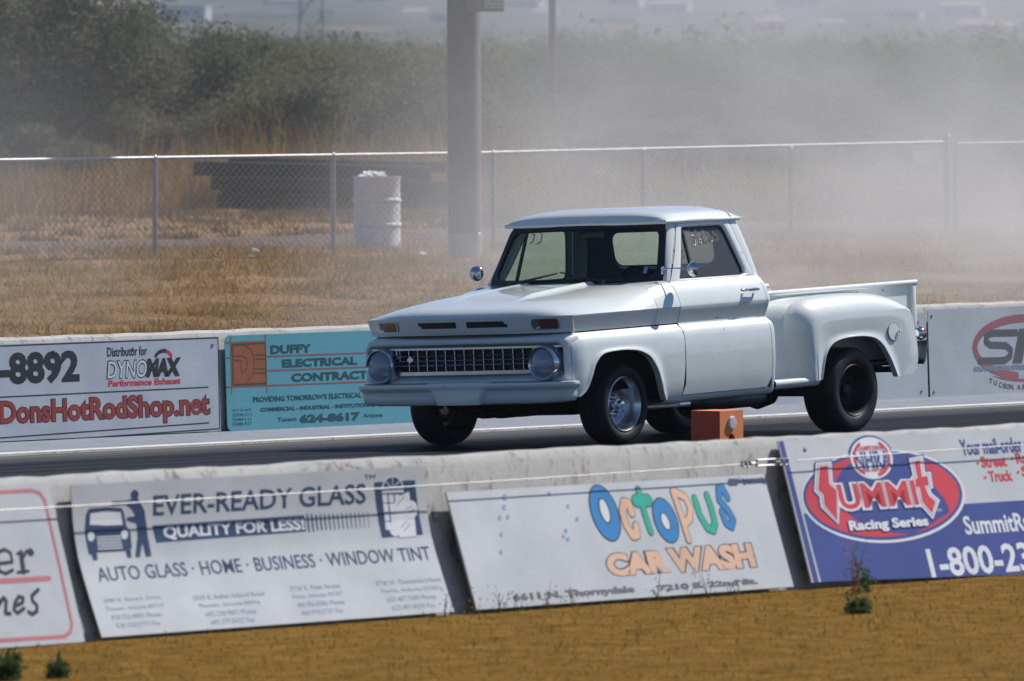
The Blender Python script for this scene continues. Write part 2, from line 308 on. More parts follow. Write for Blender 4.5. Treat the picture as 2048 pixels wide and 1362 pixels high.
SIGNS={
 'A':[
  ('l', [(-23.4708, 0.4282), (-23.3727, 0.4324), (-23.3695, 0.478), (-23.4087, 0.4988), (-23.4633, 0.4861), (-23.496, 0.4459), (-23.4945, 0.396), (-23.4452, 0.3756), (-23.3845, 0.3913)], 0.0188, 'black', 1, False),
  ('l', [(-23.4776, 0.47), (-23.4992, 0.4294), (-23.4897, 0.3916)], 0.03, 'black', 2, False),
  ('l', [(-23.2901, 0.4748), (-23.305, 0.3812)], 0.0334, 'black', 1, False),
  ('l', [(-23.3513, 0.3782), (-23.2647, 0.3812)], 0.0146, 'black', 2, False),
  ('l', [(-23.3207, 0.4735), (-23.2867, 0.4771)], 0.0146, 'black', 2, False),
  ('l', [(-23.2926, 0.4457), (-23.245, 0.4812), (-23.2075, 0.4872)], 0.0188, 'black', 2, False),
  ('p', [(-23.19, 0.4723), (-23.1911, 0.4699), (-23.1928, 0.4675), (-23.1949, 0.4652), (-23.1975, 0.4631), (-23.2005, 0.4613), (-23.2038, 0.4597), (-23.2072, 0.4584), (-23.2109, 0.4575), (-23.2145, 0.4569), (-23.2181, 0.4568), (-23.2216, 0.457), (-23.2249, 0.4576), (-23.2279, 0.4585), (-23.2304, 0.4598), (-23.2326, 0.4614), (-23.2343, 0.4633), (-23.2354, 0.4654), (-23.236, 0.4677), (-23.236, 0.4701), (-23.2354, 0.4725), (-23.2343, 0.4749), (-23.2326, 0.4773), (-23.2304, 0.4796), (-23.2279, 0.4817), (-23.2249, 0.4835), (-23.2216, 0.4851), (-23.2182, 0.4864), (-23.2145, 0.4873), (-23.2109, 0.4879), (-23.2073, 0.488), (-23.2038, 0.4878), (-23.2005, 0.4872), (-23.1975, 0.4863), (-23.195, 0.485), (-23.1928, 0.4834), (-23.1911, 0.4815), (-23.19, 0.4794), (-23.1894, 0.4771), (-23.1894, 0.4748)], 'black', 3),
  ('l', [(-24.6007, 0.3451), (-23.1179, 0.3382)], 0.0257, 'fadedred', 1, False),
  ('l', [(-23.5944, 0.1615), (-23.5423, 0.247)], 0.0214, 'black', 1, False),
  ('l', [(-23.5516, 0.2201), (-23.5019, 0.2552), (-23.4873, 0.2396), (-23.514, 0.1769), (-23.4804, 0.1729)], 0.0214, 'black', 2, False),
  ('l', [(-23.4361, 0.2065), (-23.3659, 0.2241), (-23.3512, 0.2484), (-23.3835, 0.2565), (-23.424, 0.2267), (-23.4442, 0.1903), (-23.4215, 0.1726), (-23.3635, 0.1949)], 0.0197, 'black', 1, False),
  ('l', [(-23.2227, 0.2843), (-23.2832, 0.2554), (-23.2868, 0.2305), (-23.2607, 0.2044), (-23.2704, 0.1765), (-23.3108, 0.1617), (-23.3366, 0.1746)], 0.0214, 'black', 1, False),
  ('l', [(-24.4511, 0.7889), (-23.0993, 0.7907), (-23.0416, 0.7744), (-23.0145, 0.7357), (-23.0169, 0.4091), (-23.0236, 0.1), (-23.0505, 0.0595), (-23.1022, 0.0387), (-24.7008, 0.0484)], 0.0188, 'fadedred', 1, False),
 ],
 'B':[
  ('t', 'EVER-READY GLASS', (-22.1467, 0.6287), (-20.3935, 0.7326), 'navy', 1, 0.002, 0.12),
  ('p', [(-22.1683, 0.58), (-22.1555, 0.4923), (-20.9263, 0.503), (-20.9251, 0.5875)], 'navy', 1),
  ('t', 'QUALITY FOR LESS!', (-22.088, 0.5005), (-20.934, 0.5727), 'white', 2, 0.003, 0.0),
  ('t', 'AUTO GLASS · HOME · BUSINESS · WINDOW TINT', (-22.6793, 0.3087), (-19.9368, 0.3836), 'navy', 1, 0.0005, 0),
  ('t', 'TM', (-20.3984, 0.7522), (-20.3066, 0.7778), 'navy', 1, 0.0, 0.0),
  ('l', [(-20.901, 0.5038), (-20.8985, 0.5882)], 0.0128, 'navy', 1, False),
  ('l', [(-20.8651, 0.5036), (-20.8627, 0.5881)], 0.0121, 'navy', 1, False),
  ('l', [(-20.8292, 0.5035), (-20.8267, 0.5881)], 0.0114, 'navy', 1, False),
  ('l', [(-20.7933, 0.5034), (-20.7907, 0.588)], 0.0107, 'navy', 1, False),
  ('l', [(-20.7573, 0.5033), (-20.7547, 0.5879)], 0.0099, 'navy', 1, False),
  ('l', [(-20.7212, 0.5032), (-20.7187, 0.5879)], 0.0092, 'navy', 1, False),
  ('l', [(-20.6852, 0.5031), (-20.6826, 0.5878)], 0.0085, 'navy', 1, False),
  ('l', [(-20.649, 0.503), (-20.6465, 0.5877)], 0.0078, 'navy', 1, False),
  ('l', [(-20.6129, 0.5028), (-20.6103, 0.5877)], 0.007, 'navy', 1, False),
  ('l', [(-20.5767, 0.5027), (-20.5741, 0.5876)], 0.0063, 'navy', 1, False),
  ('l', [(-20.5405, 0.5026), (-20.5378, 0.5875)], 0.0056, 'navy', 1, False),
  ('l', [(-20.5042, 0.5025), (-20.5016, 0.5874)], 0.0048, 'navy', 1, False),
  ('l', [(-20.4679, 0.5024), (-20.4652, 0.5874)], 0.0041, 'navy', 1, False),
  ('l', [(-20.4315, 0.5023), (-20.4289, 0.5873)], 0.0034, 'navy', 1, False),
  ('l', [(-20.3952, 0.5021), (-20.3925, 0.5872)], 0.0027, 'navy', 1, False),
  ('p', [(-20.3174, 0.7359), (-19.9685, 0.7358), (-19.9541, 0.4479), (-20.3044, 0.4445)], 'navy', 1),
  ('p', [(-20.0745, 0.697), (-20.0742, 0.7059), (-20.0755, 0.7145), (-20.0784, 0.7229), (-20.0828, 0.7308), (-20.0886, 0.7381), (-20.0958, 0.7447), (-20.1042, 0.7505), (-20.1137, 0.7554), (-20.1241, 0.7593), (-20.1352, 0.7621), (-20.1468, 0.7638), (-20.1586, 0.7643), (-20.1706, 0.7637), (-20.1825, 0.762), (-20.1941, 0.7591), (-20.2051, 0.7551), (-20.2155, 0.7502), (-20.225, 0.7444), (-20.2336, 0.7377), (-20.2411, 0.7304), (-20.2473, 0.7225), (-20.2521, 0.7141), (-20.2554, 0.7054), (-20.2572, 0.6966)], 'white', 2),
  ('p', [(-20.0849, 0.7025), (-20.0848, 0.7098), (-20.086, 0.7169), (-20.0886, 0.7238), (-20.0925, 0.7303), (-20.0976, 0.7363), (-20.1039, 0.7417), (-20.1114, 0.7465), (-20.1197, 0.7504), (-20.1289, 0.7536), (-20.1386, 0.7558), (-20.1488, 0.7572), (-20.1593, 0.7576), (-20.1698, 0.757), (-20.1802, 0.7555), (-20.1904, 0.7531), (-20.2001, 0.7498), (-20.2092, 0.7457), (-20.2175, 0.7408), (-20.2251, 0.7353), (-20.2316, 0.7292), (-20.237, 0.7226), (-20.2412, 0.7157), (-20.2441, 0.7086), (-20.2456, 0.7013)], 'navy', 3),
  ('l', [(-20.166, 0.6968), (-20.1592, 0.7584)], 0.0051, 'white', 4, False),
  ('l', [(-20.166, 0.6968), (-20.2246, 0.7395)], 0.0051, 'white', 4, False),
  ('l', [(-20.166, 0.6968), (-20.0974, 0.7385)], 0.0051, 'white', 4, False),
  ('p', [(-20.2582, 0.6882), (-20.0755, 0.6877), (-20.0687, 0.6748), (-20.2567, 0.6772)], 'white', 2),
  ('p', [(-20.2577, 0.6688), (-20.2162, 0.669), (-20.2129, 0.6265), (-20.2544, 0.6263)], 'white', 2),
  ('p', [(-20.255, 0.6213), (-20.2135, 0.6215), (-20.2135, 0.5789), (-20.2549, 0.5788)], 'white', 2),
  ('p', [(-20.2559, 0.5737), (-20.2144, 0.5739), (-20.2144, 0.5313), (-20.2559, 0.5312)], 'white', 2),
  ('p', [(-20.2573, 0.5261), (-20.2158, 0.5262), (-20.22, 0.4833), (-20.2615, 0.4832)], 'white', 2),
  ('p', [(-20.2054, 0.6669), (-20.1639, 0.6671), (-20.1605, 0.6247), (-20.2021, 0.6245)], 'white', 2),
  ('p', [(-20.2028, 0.6194), (-20.1613, 0.6196), (-20.1613, 0.577), (-20.2028, 0.5768)], 'white', 2),
  ('p', [(-20.2038, 0.5718), (-20.1623, 0.5719), (-20.1624, 0.5293), (-20.2039, 0.5292)], 'white', 2),
  ('p', [(-20.2054, 0.5241), (-20.1638, 0.5242), (-20.168, 0.4813), (-20.2096, 0.4812)], 'white', 2),
  ('p', [(-20.1531, 0.665), (-20.1115, 0.6653), (-20.1081, 0.6228), (-20.1497, 0.6226)], 'white', 2),
  ('p', [(-20.1506, 0.6175), (-20.109, 0.6177), (-20.109, 0.5751), (-20.1506, 0.5749)], 'white', 2),
  ('p', [(-20.1516, 0.5698), (-20.11, 0.57), (-20.1103, 0.5274), (-20.1519, 0.5272)], 'white', 2),
  ('p', [(-20.1534, 0.5221), (-20.1118, 0.5222), (-20.1159, 0.4793), (-20.1576, 0.4792)], 'white', 2),
  ('p', [(-20.1642, 0.6188), (-20.1124, 0.6577), (-20.0267, 0.6776), (-20.0253, 0.6308), (-20.0033, 0.5276), (-20.0144, 0.4417), (-20.161, 0.4388)], 'white', 3),
  ('p', [(-19.9682, 0.5844), (-19.9695, 0.5769), (-19.9721, 0.5696), (-19.976, 0.5627), (-19.9811, 0.5563), (-19.9872, 0.5505), (-19.9942, 0.5456), (-20.002, 0.5417), (-20.0103, 0.5387), (-20.0189, 0.5369), (-20.0277, 0.5362), (-20.0364, 0.5368), (-20.0447, 0.5384), (-20.0526, 0.5412), (-20.0597, 0.5451), (-20.066, 0.5499), (-20.0712, 0.5555), (-20.0753, 0.5618), (-20.0781, 0.5687), (-20.0795, 0.5759), (-20.0796, 0.5834), (-20.0784, 0.5908), (-20.0758, 0.5981), (-20.0719, 0.6051), (-20.0668, 0.6115), (-20.0607, 0.6172), (-20.0537, 0.6221), (-20.0463, 0.6261), (-20.0382, 0.629), (-20.0297, 0.6308), (-20.021, 0.6315), (-20.0123, 0.631), (-20.0038, 0.6294), (-19.9957, 0.6266), (-19.9883, 0.6228), (-19.9819, 0.618), (-19.9767, 0.6123), (-19.9726, 0.606), (-19.9698, 0.5991), (-19.9683, 0.5919)], 'white', 4),
  ('p', [(-20.1303, 0.4919), (-20.1321, 0.4849), (-20.135, 0.4781), (-20.1391, 0.4716), (-20.1442, 0.4656), (-20.1502, 0.4602), (-20.1569, 0.4556), (-20.1642, 0.4519), (-20.1719, 0.4491), (-20.1798, 0.4474), (-20.1877, 0.4468), (-20.1955, 0.4472), (-20.2028, 0.4487), (-20.2096, 0.4513), (-20.2157, 0.4549), (-20.2209, 0.4593), (-20.2251, 0.4646), (-20.2282, 0.4705), (-20.2302, 0.4769), (-20.2309, 0.4837), (-20.2303, 0.4906), (-20.2286, 0.4976), (-20.2256, 0.5044), (-20.2215, 0.5109), (-20.2164, 0.5169), (-20.2105, 0.5223), (-20.2038, 0.5269), (-20.1965, 0.5306), (-20.189, 0.5334), (-20.1813, 0.5351), (-20.1735, 0.5357), (-20.1657, 0.5353), (-20.1582, 0.5338), (-20.1511, 0.5312), (-20.1449, 0.5277), (-20.1397, 0.5232), (-20.1355, 0.518), (-20.1324, 0.5121), (-20.1305, 0.5056), (-20.1298, 0.4989)], 'white', 2),
  ('l', [(-20.0673, 0.5897), (-20.0165, 0.6007)], 0.0034, 'navy', 5, False),
  ('l', [(-20.0447, 0.5633), (-19.9983, 0.5872)], 0.0034, 'navy', 5, False),
  ('l', [(-20.1324, 0.4894), (-20.0651, 0.53)], 0.0034, 'navy', 5, False),
  ('l', [(-20.11, 0.4713), (-20.0495, 0.5121)], 0.0034, 'navy', 5, False),
  ('l', [(-20.1397, 0.6094), (-20.0712, 0.6537)], 0.0034, 'navy', 5, False),
  ('p', [(-22.7047, 0.5799), (-22.6824, 0.6608), (-22.658, 0.6844), (-22.5225, 0.6876), (-22.401, 0.6775), (-22.3847, 0.6498), (-22.3754, 0.5838), (-22.3493, 0.5498), (-22.359, 0.4712), (-22.4111, 0.4608), (-22.6301, 0.4614), (-22.7034, 0.4519), (-22.7058, 0.5225)], 'navy', 1),
  ('p', [(-22.6645, 0.603), (-22.6517, 0.6597), (-22.5251, 0.6648), (-22.4123, 0.6574), (-22.4035, 0.5931), (-22.535, 0.5939)], 'white', 2),
  ('p', [(-22.6821, 0.4593), (-22.6429, 0.4619), (-22.6421, 0.4242), (-22.6798, 0.4198)], 'navy', 1),
  ('p', [(-22.4111, 0.4608), (-22.3708, 0.4659), (-22.3732, 0.4256), (-22.4045, 0.4218)], 'navy', 1),
  ('p', [(-22.6384, 0.5429), (-22.6394, 0.5391), (-22.6411, 0.5354), (-22.6434, 0.5319), (-22.6463, 0.5287), (-22.6499, 0.5259), (-22.6537, 0.5235), (-22.6578, 0.5216), (-22.6621, 0.5203), (-22.6664, 0.5196), (-22.6707, 0.5194), (-22.6748, 0.5199), (-22.6786, 0.521), (-22.6821, 0.5226), (-22.6851, 0.5248), (-22.6876, 0.5274), (-22.6895, 0.5304), (-22.691, 0.5338), (-22.692, 0.5374), (-22.6923, 0.5412), (-22.6919, 0.545), (-22.6909, 0.5488), (-22.6892, 0.5525), (-22.687, 0.556), (-22.6842, 0.5591), (-22.6809, 0.562), (-22.6772, 0.5643), (-22.6733, 0.5662), (-22.6691, 0.5675), (-22.6649, 0.5682), (-22.6607, 0.5684), (-22.6565, 0.5679), (-22.6526, 0.5669), (-22.649, 0.5652), (-22.6458, 0.5631), (-22.643, 0.5605), (-22.6408, 0.5575), (-22.6393, 0.5541), (-22.6383, 0.5505), (-22.638, 0.5467)], 'white', 2),
  ('p', [(-22.3727, 0.5425), (-22.3738, 0.5387), (-22.3755, 0.535), (-22.3777, 0.5315), (-22.3808, 0.5282), (-22.3843, 0.5254), (-22.3882, 0.523), (-22.3924, 0.5211), (-22.3967, 0.5198), (-22.4011, 0.519), (-22.4054, 0.5189), (-22.4095, 0.5194), (-22.4133, 0.5204), (-22.4168, 0.5221), (-22.4199, 0.5243), (-22.4224, 0.5269), (-22.4243, 0.53), (-22.4258, 0.5333), (-22.4268, 0.5369), (-22.4271, 0.5407), (-22.4267, 0.5446), (-22.4257, 0.5484), (-22.424, 0.5521), (-22.4217, 0.5556), (-22.4189, 0.5588), (-22.4156, 0.5616), (-22.4119, 0.564), (-22.4079, 0.5658), (-22.4037, 0.5672), (-22.3995, 0.5679), (-22.3952, 0.568), (-22.391, 0.5676), (-22.3871, 0.5665), (-22.3834, 0.5649), (-22.3802, 0.5628), (-22.3774, 0.5601), (-22.3752, 0.5571), (-22.3736, 0.5537), (-22.3726, 0.5501), (-22.3723, 0.5463)], 'white', 2),
  ('l', [(-22.6227, 0.5374), (-22.4321, 0.5365)], 0.0069, 'white', 2, False),
  ('l', [(-22.6236, 0.5226), (-22.4318, 0.5216)], 0.0069, 'white', 2, False),
  ('l', [(-22.6251, 0.5077), (-22.432, 0.5066)], 0.0069, 'white', 2, False),
  ('l', [(-22.6266, 0.4928), (-22.4323, 0.4917)], 0.0069, 'white', 2, False),
  ('l', [(-22.6282, 0.4779), (-22.4326, 0.4767)], 0.0069, 'white', 2, False),
  ('p', [(-22.2577, 0.7412), (-22.2585, 0.7376), (-22.26, 0.7342), (-22.2622, 0.7309), (-22.2651, 0.7279), (-22.2686, 0.7253), (-22.2726, 0.7231), (-22.2769, 0.7214), (-22.2816, 0.7202), (-22.2864, 0.7195), (-22.2913, 0.7194), (-22.2961, 0.7199), (-22.3008, 0.7209), (-22.3051, 0.7224), (-22.3091, 0.7244), (-22.3125, 0.7269), (-22.3153, 0.7297), (-22.3175, 0.7329), (-22.319, 0.7363), (-22.3198, 0.7398), (-22.3198, 0.7434), (-22.3191, 0.7469), (-22.3177, 0.7504), (-22.3155, 0.7536), (-22.3127, 0.7566), (-22.3093, 0.7592), (-22.3054, 0.7614), (-22.3011, 0.7631), (-22.2964, 0.7644), (-22.2916, 0.765), (-22.2867, 0.7651), (-22.2819, 0.7647), (-22.2772, 0.7637), (-22.2729, 0.7622), (-22.2689, 0.7601), (-22.2654, 0.7577), (-22.2624, 0.7548), (-22.2601, 0.7517), (-22.2586, 0.7483), (-22.2577, 0.7448)], 'navy', 1),
  ('p', [(-22.3184, 0.7212), (-22.2662, 0.7234), (-22.2213, 0.6602), (-22.2153, 0.5859), (-22.2172, 0.5282), (-22.2146, 0.4258), (-22.2576, 0.4225), (-22.2665, 0.5051), (-22.3062, 0.4245), (-22.3432, 0.4227), (-22.2944, 0.5312), (-22.2913, 0.5971), (-22.3632, 0.6146), (-22.3676, 0.6287), (-22.2892, 0.634), (-22.32, 0.6721), (-22.3665, 0.6967), (-22.4702, 0.6939), (-22.4929, 0.6988), (-22.468, 0.7143), (-22.3516, 0.7142)], 'navy', 2),
  ('t', '2080 E. Beverly Drive', (-22.6937, 0.1948), (-22.2347, 0.2195), 'paleblue', 1, 0.0, 0.0),
  ('t', 'Tucson, Arizona 85719', (-22.6905, 0.1514), (-22.2309, 0.176), 'paleblue', 1, 0.0, 0.0),
  ('t', '520.326.0005 Phone', (-22.6658, 0.1069), (-22.2701, 0.1318), 'paleblue', 1, 0.0, 0.0),
  ('t', '520.320.5791 Fax', (-22.6483, 0.0628), (-22.2952, 0.0879), 'paleblue', 1, 0.0, 0.0),
  ('t', '2535 E. Indian School Road', (-21.9848, 0.1793), (-21.404, 0.2033), 'paleblue', 1, 0.0, 0.0),
  ('t', 'Phoenix, Arizona 85016', (-21.9521, 0.134), (-21.4584, 0.1585), 'paleblue', 1, 0.0, 0.0),
  ('t', '602.228.9002 Phone', (-21.9195, 0.0887), (-21.5132, 0.1137), 'paleblue', 1, 0.0, 0.0),
  ('t', '602.277.8422 Fax', (-21.9017, 0.044), (-21.5391, 0.0693), 'paleblue', 1, 0.0, 0.0),
  ('t', '3718 E. Main Street', (-21.1822, 0.1926), (-20.7654, 0.2185), 'paleblue', 1, 0.0, 0.0),
  ('t', 'Mesa, Arizona 85207', (-21.1792, 0.1482), (-20.7618, 0.1739), 'paleblue', 1, 0.0, 0.0),
  ('t', '480.986.0306 Phone', (-21.1691, 0.1034), (-20.773, 0.1291), 'paleblue', 1, 0.0, 0.0),
  ('t', '480.970.5757 Fax', (-21.1518, 0.0583), (-20.7982, 0.0841), 'paleblue', 1, 0.0, 0.0),
  ('t', '8718 W. Thunderbird Road', (-20.4641, 0.1895), (-19.9143, 0.2145), 'paleblue', 1, 0.0, 0.0),
  ('t', 'Peoria, Arizona 85381', (-20.4383, 0.1435), (-19.9551, 0.169), 'paleblue', 1, 0.0, 0.0),
  ('t', '623.487.7100 Phone', (-20.4127, 0.0975), (-19.9966, 0.1233), 'paleblue', 1, 0.0, 0.0),
  ('t', '623.487.0030 Fax', (-20.3947, 0.0518), (-20.0233, 0.0778), 'paleblue', 1, 0.0, 0.0),
 ],
 'O':[
  ('p', [(-18.3847, 0.337), (-18.3651, 0.339), (-18.3462, 0.3448), (-18.3284, 0.3544), (-18.3121, 0.3675), (-18.2978, 0.3838), (-18.2857, 0.4029), (-18.2762, 0.4244), (-18.2696, 0.4477), (-18.2659, 0.4723), (-18.2653, 0.4974), (-18.2678, 0.5226), (-18.2734, 0.5472), (-18.2818, 0.5705), (-18.293, 0.592), (-18.3065, 0.6112), (-18.3222, 0.6276), (-18.3395, 0.6408), (-18.3581, 0.6504), (-18.3774, 0.6563), (-18.3971, 0.6582), (-18.4167, 0.6562), (-18.4356, 0.6503), (-18.4533, 0.6407), (-18.4696, 0.6275), (-18.4839, 0.6111), (-18.4959, 0.592), (-18.5053, 0.5705), (-18.5119, 0.5473), (-18.5155, 0.5228), (-18.516, 0.4977), (-18.5135, 0.4726), (-18.508, 0.4482), (-18.4996, 0.4249), (-18.4885, 0.4035), (-18.475, 0.3843), (-18.4594, 0.3679), (-18.4422, 0.3547), (-18.4237, 0.345), (-18.4043, 0.3391)], 'black', 1),
  ('p', [(-18.385, 0.3447), (-18.3672, 0.3465), (-18.35, 0.3521), (-18.3339, 0.3612), (-18.3191, 0.3737), (-18.306, 0.3892), (-18.2951, 0.4075), (-18.2865, 0.4279), (-18.2805, 0.4501), (-18.2772, 0.4735), (-18.2768, 0.4974), (-18.2791, 0.5214), (-18.2842, 0.5448), (-18.2919, 0.567), (-18.3021, 0.5875), (-18.3144, 0.6058), (-18.3286, 0.6214), (-18.3444, 0.6339), (-18.3613, 0.6431), (-18.3789, 0.6487), (-18.3968, 0.6506), (-18.4146, 0.6487), (-18.4318, 0.6431), (-18.4479, 0.6339), (-18.4626, 0.6213), (-18.4756, 0.6057), (-18.4865, 0.5875), (-18.495, 0.567), (-18.501, 0.5449), (-18.5042, 0.5216), (-18.5047, 0.4977), (-18.5023, 0.4738), (-18.4973, 0.4505), (-18.4896, 0.4284), (-18.4795, 0.4079), (-18.4672, 0.3897), (-18.453, 0.3741), (-18.4373, 0.3615), (-18.4204, 0.3523), (-18.4029, 0.3466)], 'blue', 2),
  ('p', [(-18.3878, 0.4383), (-18.3805, 0.4389), (-18.3734, 0.4413), (-18.3667, 0.4454), (-18.3605, 0.451), (-18.3551, 0.4582), (-18.3505, 0.4666), (-18.3468, 0.4762), (-18.3442, 0.4866), (-18.3426, 0.4975), (-18.3423, 0.5088), (-18.343, 0.5202), (-18.3449, 0.5313), (-18.3479, 0.5419), (-18.3519, 0.5517), (-18.3569, 0.5605), (-18.3626, 0.5681), (-18.3689, 0.5743), (-18.3758, 0.5789), (-18.383, 0.5818), (-18.3903, 0.5829), (-18.3976, 0.5823), (-18.4047, 0.5799), (-18.4114, 0.5759), (-18.4175, 0.5702), (-18.423, 0.563), (-18.4276, 0.5545), (-18.4312, 0.545), (-18.4339, 0.5346), (-18.4354, 0.5237), (-18.4357, 0.5124), (-18.435, 0.5011), (-18.4331, 0.49), (-18.4301, 0.4794), (-18.4261, 0.4696), (-18.4212, 0.4608), (-18.4155, 0.4532), (-18.4091, 0.447), (-18.4023, 0.4424), (-18.3951, 0.4395)], 'black', 3),
  ('p', [(-18.3879, 0.4466), (-18.3824, 0.4471), (-18.377, 0.4493), (-18.3719, 0.4529), (-18.3672, 0.458), (-18.3631, 0.4643), (-18.3596, 0.4719), (-18.3569, 0.4803), (-18.3549, 0.4895), (-18.3538, 0.4992), (-18.3535, 0.5093), (-18.3541, 0.5193), (-18.3556, 0.5291), (-18.3579, 0.5385), (-18.3609, 0.5472), (-18.3647, 0.555), (-18.369, 0.5617), (-18.3739, 0.5671), (-18.3791, 0.5711), (-18.3846, 0.5737), (-18.3901, 0.5747), (-18.3957, 0.5741), (-18.4011, 0.572), (-18.4062, 0.5683), (-18.4108, 0.5632), (-18.4149, 0.5569), (-18.4184, 0.5493), (-18.4212, 0.5409), (-18.4231, 0.5317), (-18.4243, 0.522), (-18.4245, 0.512), (-18.4239, 0.5019), (-18.4225, 0.4921), (-18.4202, 0.4828), (-18.4171, 0.4741), (-18.4133, 0.4663), (-18.409, 0.4596), (-18.4042, 0.4542), (-18.3989, 0.4501), (-18.3935, 0.4476)], 'white', 4),
  ('l', [(-18.1524, 0.4917), (-18.1577, 0.5412), (-18.1968, 0.5493), (-18.2339, 0.4948), (-18.2299, 0.4224), (-18.1961, 0.3653), (-18.1567, 0.3702), (-18.1439, 0.4125)], 0.0619, 'black', 1, False),
  ('l', [(-18.1524, 0.4917), (-18.1577, 0.5412), (-18.1968, 0.5493), (-18.2339, 0.4948), (-18.2299, 0.4224), (-18.1961, 0.3653), (-18.1567, 0.3702), (-18.1439, 0.4125)], 0.052, 'tan', 2, False),
  ('l', [(-18.0854, 0.5537), (-17.9751, 0.5522)], 0.077, 'black', 1, False),
  ('l', [(-18.0854, 0.5537), (-17.9751, 0.5522)], 0.0671, 'green', 2, False),
  ('l', [(-18.0404, 0.6113), (-18.0375, 0.4741), (-18.0273, 0.3815)], 0.0543, 'black', 1, False),
  ('l', [(-18.0404, 0.6113), (-18.0375, 0.4741), (-18.0273, 0.3815)], 0.0444, 'green', 2, False),
  ('l', [(-18.0404, 0.6113), (-18.0375, 0.4741), (-18.0273, 0.3815)], 0.044, 'green', 3, False),
  ('l', [(-18.0854, 0.5537), (-17.9751, 0.5522)], 0.0663, 'green', 3, False),
  ('p', [(-17.8611, 0.306), (-17.8442, 0.3076), (-17.8279, 0.3123), (-17.8125, 0.32), (-17.7985, 0.3307), (-17.7861, 0.3439), (-17.7757, 0.3594), (-17.7675, 0.3768), (-17.7618, 0.3957), (-17.7587, 0.4156), (-17.7582, 0.436), (-17.7604, 0.4564), (-17.7653, 0.4763), (-17.7726, 0.4952), (-17.7823, 0.5126), (-17.794, 0.5282), (-17.8076, 0.5415), (-17.8226, 0.5522), (-17.8386, 0.56), (-17.8554, 0.5648), (-17.8724, 0.5664), (-17.8893, 0.5648), (-17.9056, 0.5601), (-17.921, 0.5522), (-17.935, 0.5416), (-17.9473, 0.5283), (-17.9577, 0.5128), (-17.9658, 0.4954), (-17.9715, 0.4766), (-17.9745, 0.4567), (-17.975, 0.4364), (-17.9728, 0.4161), (-17.968, 0.3962), (-17.9606, 0.3774), (-17.951, 0.3599), (-17.9393, 0.3444), (-17.9258, 0.3311), (-17.9109, 0.3204), (-17.8949, 0.3125), (-17.8781, 0.3077)], 'black', 1),
  ('p', [(-17.8614, 0.3122), (-17.846, 0.3137), (-17.8312, 0.3182), (-17.8172, 0.3256), (-17.8045, 0.3357), (-17.7932, 0.3483), (-17.7838, 0.3631), (-17.7764, 0.3796), (-17.7713, 0.3976), (-17.7685, 0.4166), (-17.7681, 0.436), (-17.7702, 0.4554), (-17.7746, 0.4744), (-17.7813, 0.4924), (-17.7901, 0.509), (-17.8008, 0.5238), (-17.8131, 0.5365), (-17.8268, 0.5467), (-17.8414, 0.5541), (-17.8567, 0.5587), (-17.8722, 0.5602), (-17.8875, 0.5587), (-17.9023, 0.5542), (-17.9163, 0.5467), (-17.929, 0.5366), (-17.9402, 0.5239), (-17.9496, 0.5092), (-17.9569, 0.4926), (-17.962, 0.4746), (-17.9648, 0.4557), (-17.9652, 0.4364), (-17.9631, 0.417), (-17.9587, 0.3981), (-17.952, 0.3801), (-17.9432, 0.3636), (-17.9326, 0.3487), (-17.9203, 0.3361), (-17.9067, 0.3259), (-17.8921, 0.3184), (-17.8769, 0.3138)], 'blue', 2),
  ('p', [(-17.8664, 0.3793), (-17.8603, 0.3797), (-17.8545, 0.3813), (-17.8492, 0.3841), (-17.8444, 0.388), (-17.8403, 0.393), (-17.837, 0.3989), (-17.8346, 0.4055), (-17.8332, 0.4127), (-17.8327, 0.4204), (-17.8332, 0.4283), (-17.8347, 0.4362), (-17.8371, 0.444), (-17.8404, 0.4514), (-17.8445, 0.4583), (-17.8492, 0.4644), (-17.8546, 0.4698), (-17.8604, 0.4741), (-17.8665, 0.4774), (-17.8728, 0.4795), (-17.8791, 0.4803), (-17.8852, 0.4799), (-17.891, 0.4783), (-17.8963, 0.4755), (-17.9011, 0.4716), (-17.9051, 0.4666), (-17.9084, 0.4607), (-17.9108, 0.4541), (-17.9123, 0.4469), (-17.9127, 0.4392), (-17.9122, 0.4314), (-17.9108, 0.4234), (-17.9084, 0.4157), (-17.9051, 0.4083), (-17.901, 0.4014), (-17.8962, 0.3952), (-17.8909, 0.3899), (-17.8851, 0.3855), (-17.8789, 0.3823), (-17.8727, 0.3802)], 'black', 3),
  ('p', [(-17.8671, 0.3851), (-17.8625, 0.3855), (-17.8581, 0.3869), (-17.8541, 0.3894), (-17.8506, 0.3929), (-17.8475, 0.3973), (-17.8451, 0.4026), (-17.8434, 0.4085), (-17.8424, 0.4149), (-17.8422, 0.4217), (-17.8427, 0.4286), (-17.8439, 0.4357), (-17.8459, 0.4425), (-17.8485, 0.4491), (-17.8517, 0.4552), (-17.8554, 0.4606), (-17.8596, 0.4653), (-17.8641, 0.4691), (-17.8688, 0.472), (-17.8736, 0.4738), (-17.8783, 0.4745), (-17.883, 0.4742), (-17.8873, 0.4727), (-17.8914, 0.4702), (-17.8949, 0.4667), (-17.8979, 0.4623), (-17.9003, 0.457), (-17.902, 0.4512), (-17.903, 0.4447), (-17.9033, 0.438), (-17.9028, 0.431), (-17.9015, 0.424), (-17.8996, 0.4171), (-17.897, 0.4106), (-17.8937, 0.4045), (-17.89, 0.399), (-17.8859, 0.3943), (-17.8814, 0.3905), (-17.8767, 0.3876), (-17.8719, 0.3858)], 'white', 4),
  ('l', [(-17.7331, 0.5915), (-17.7161, 0.4617), (-17.7065, 0.3224)], 0.0558, 'black', 1, False),
  ('l', [(-17.7331, 0.5915), (-17.7161, 0.4617), (-17.7065, 0.3224)], 0.0459, 'tan', 2, False),
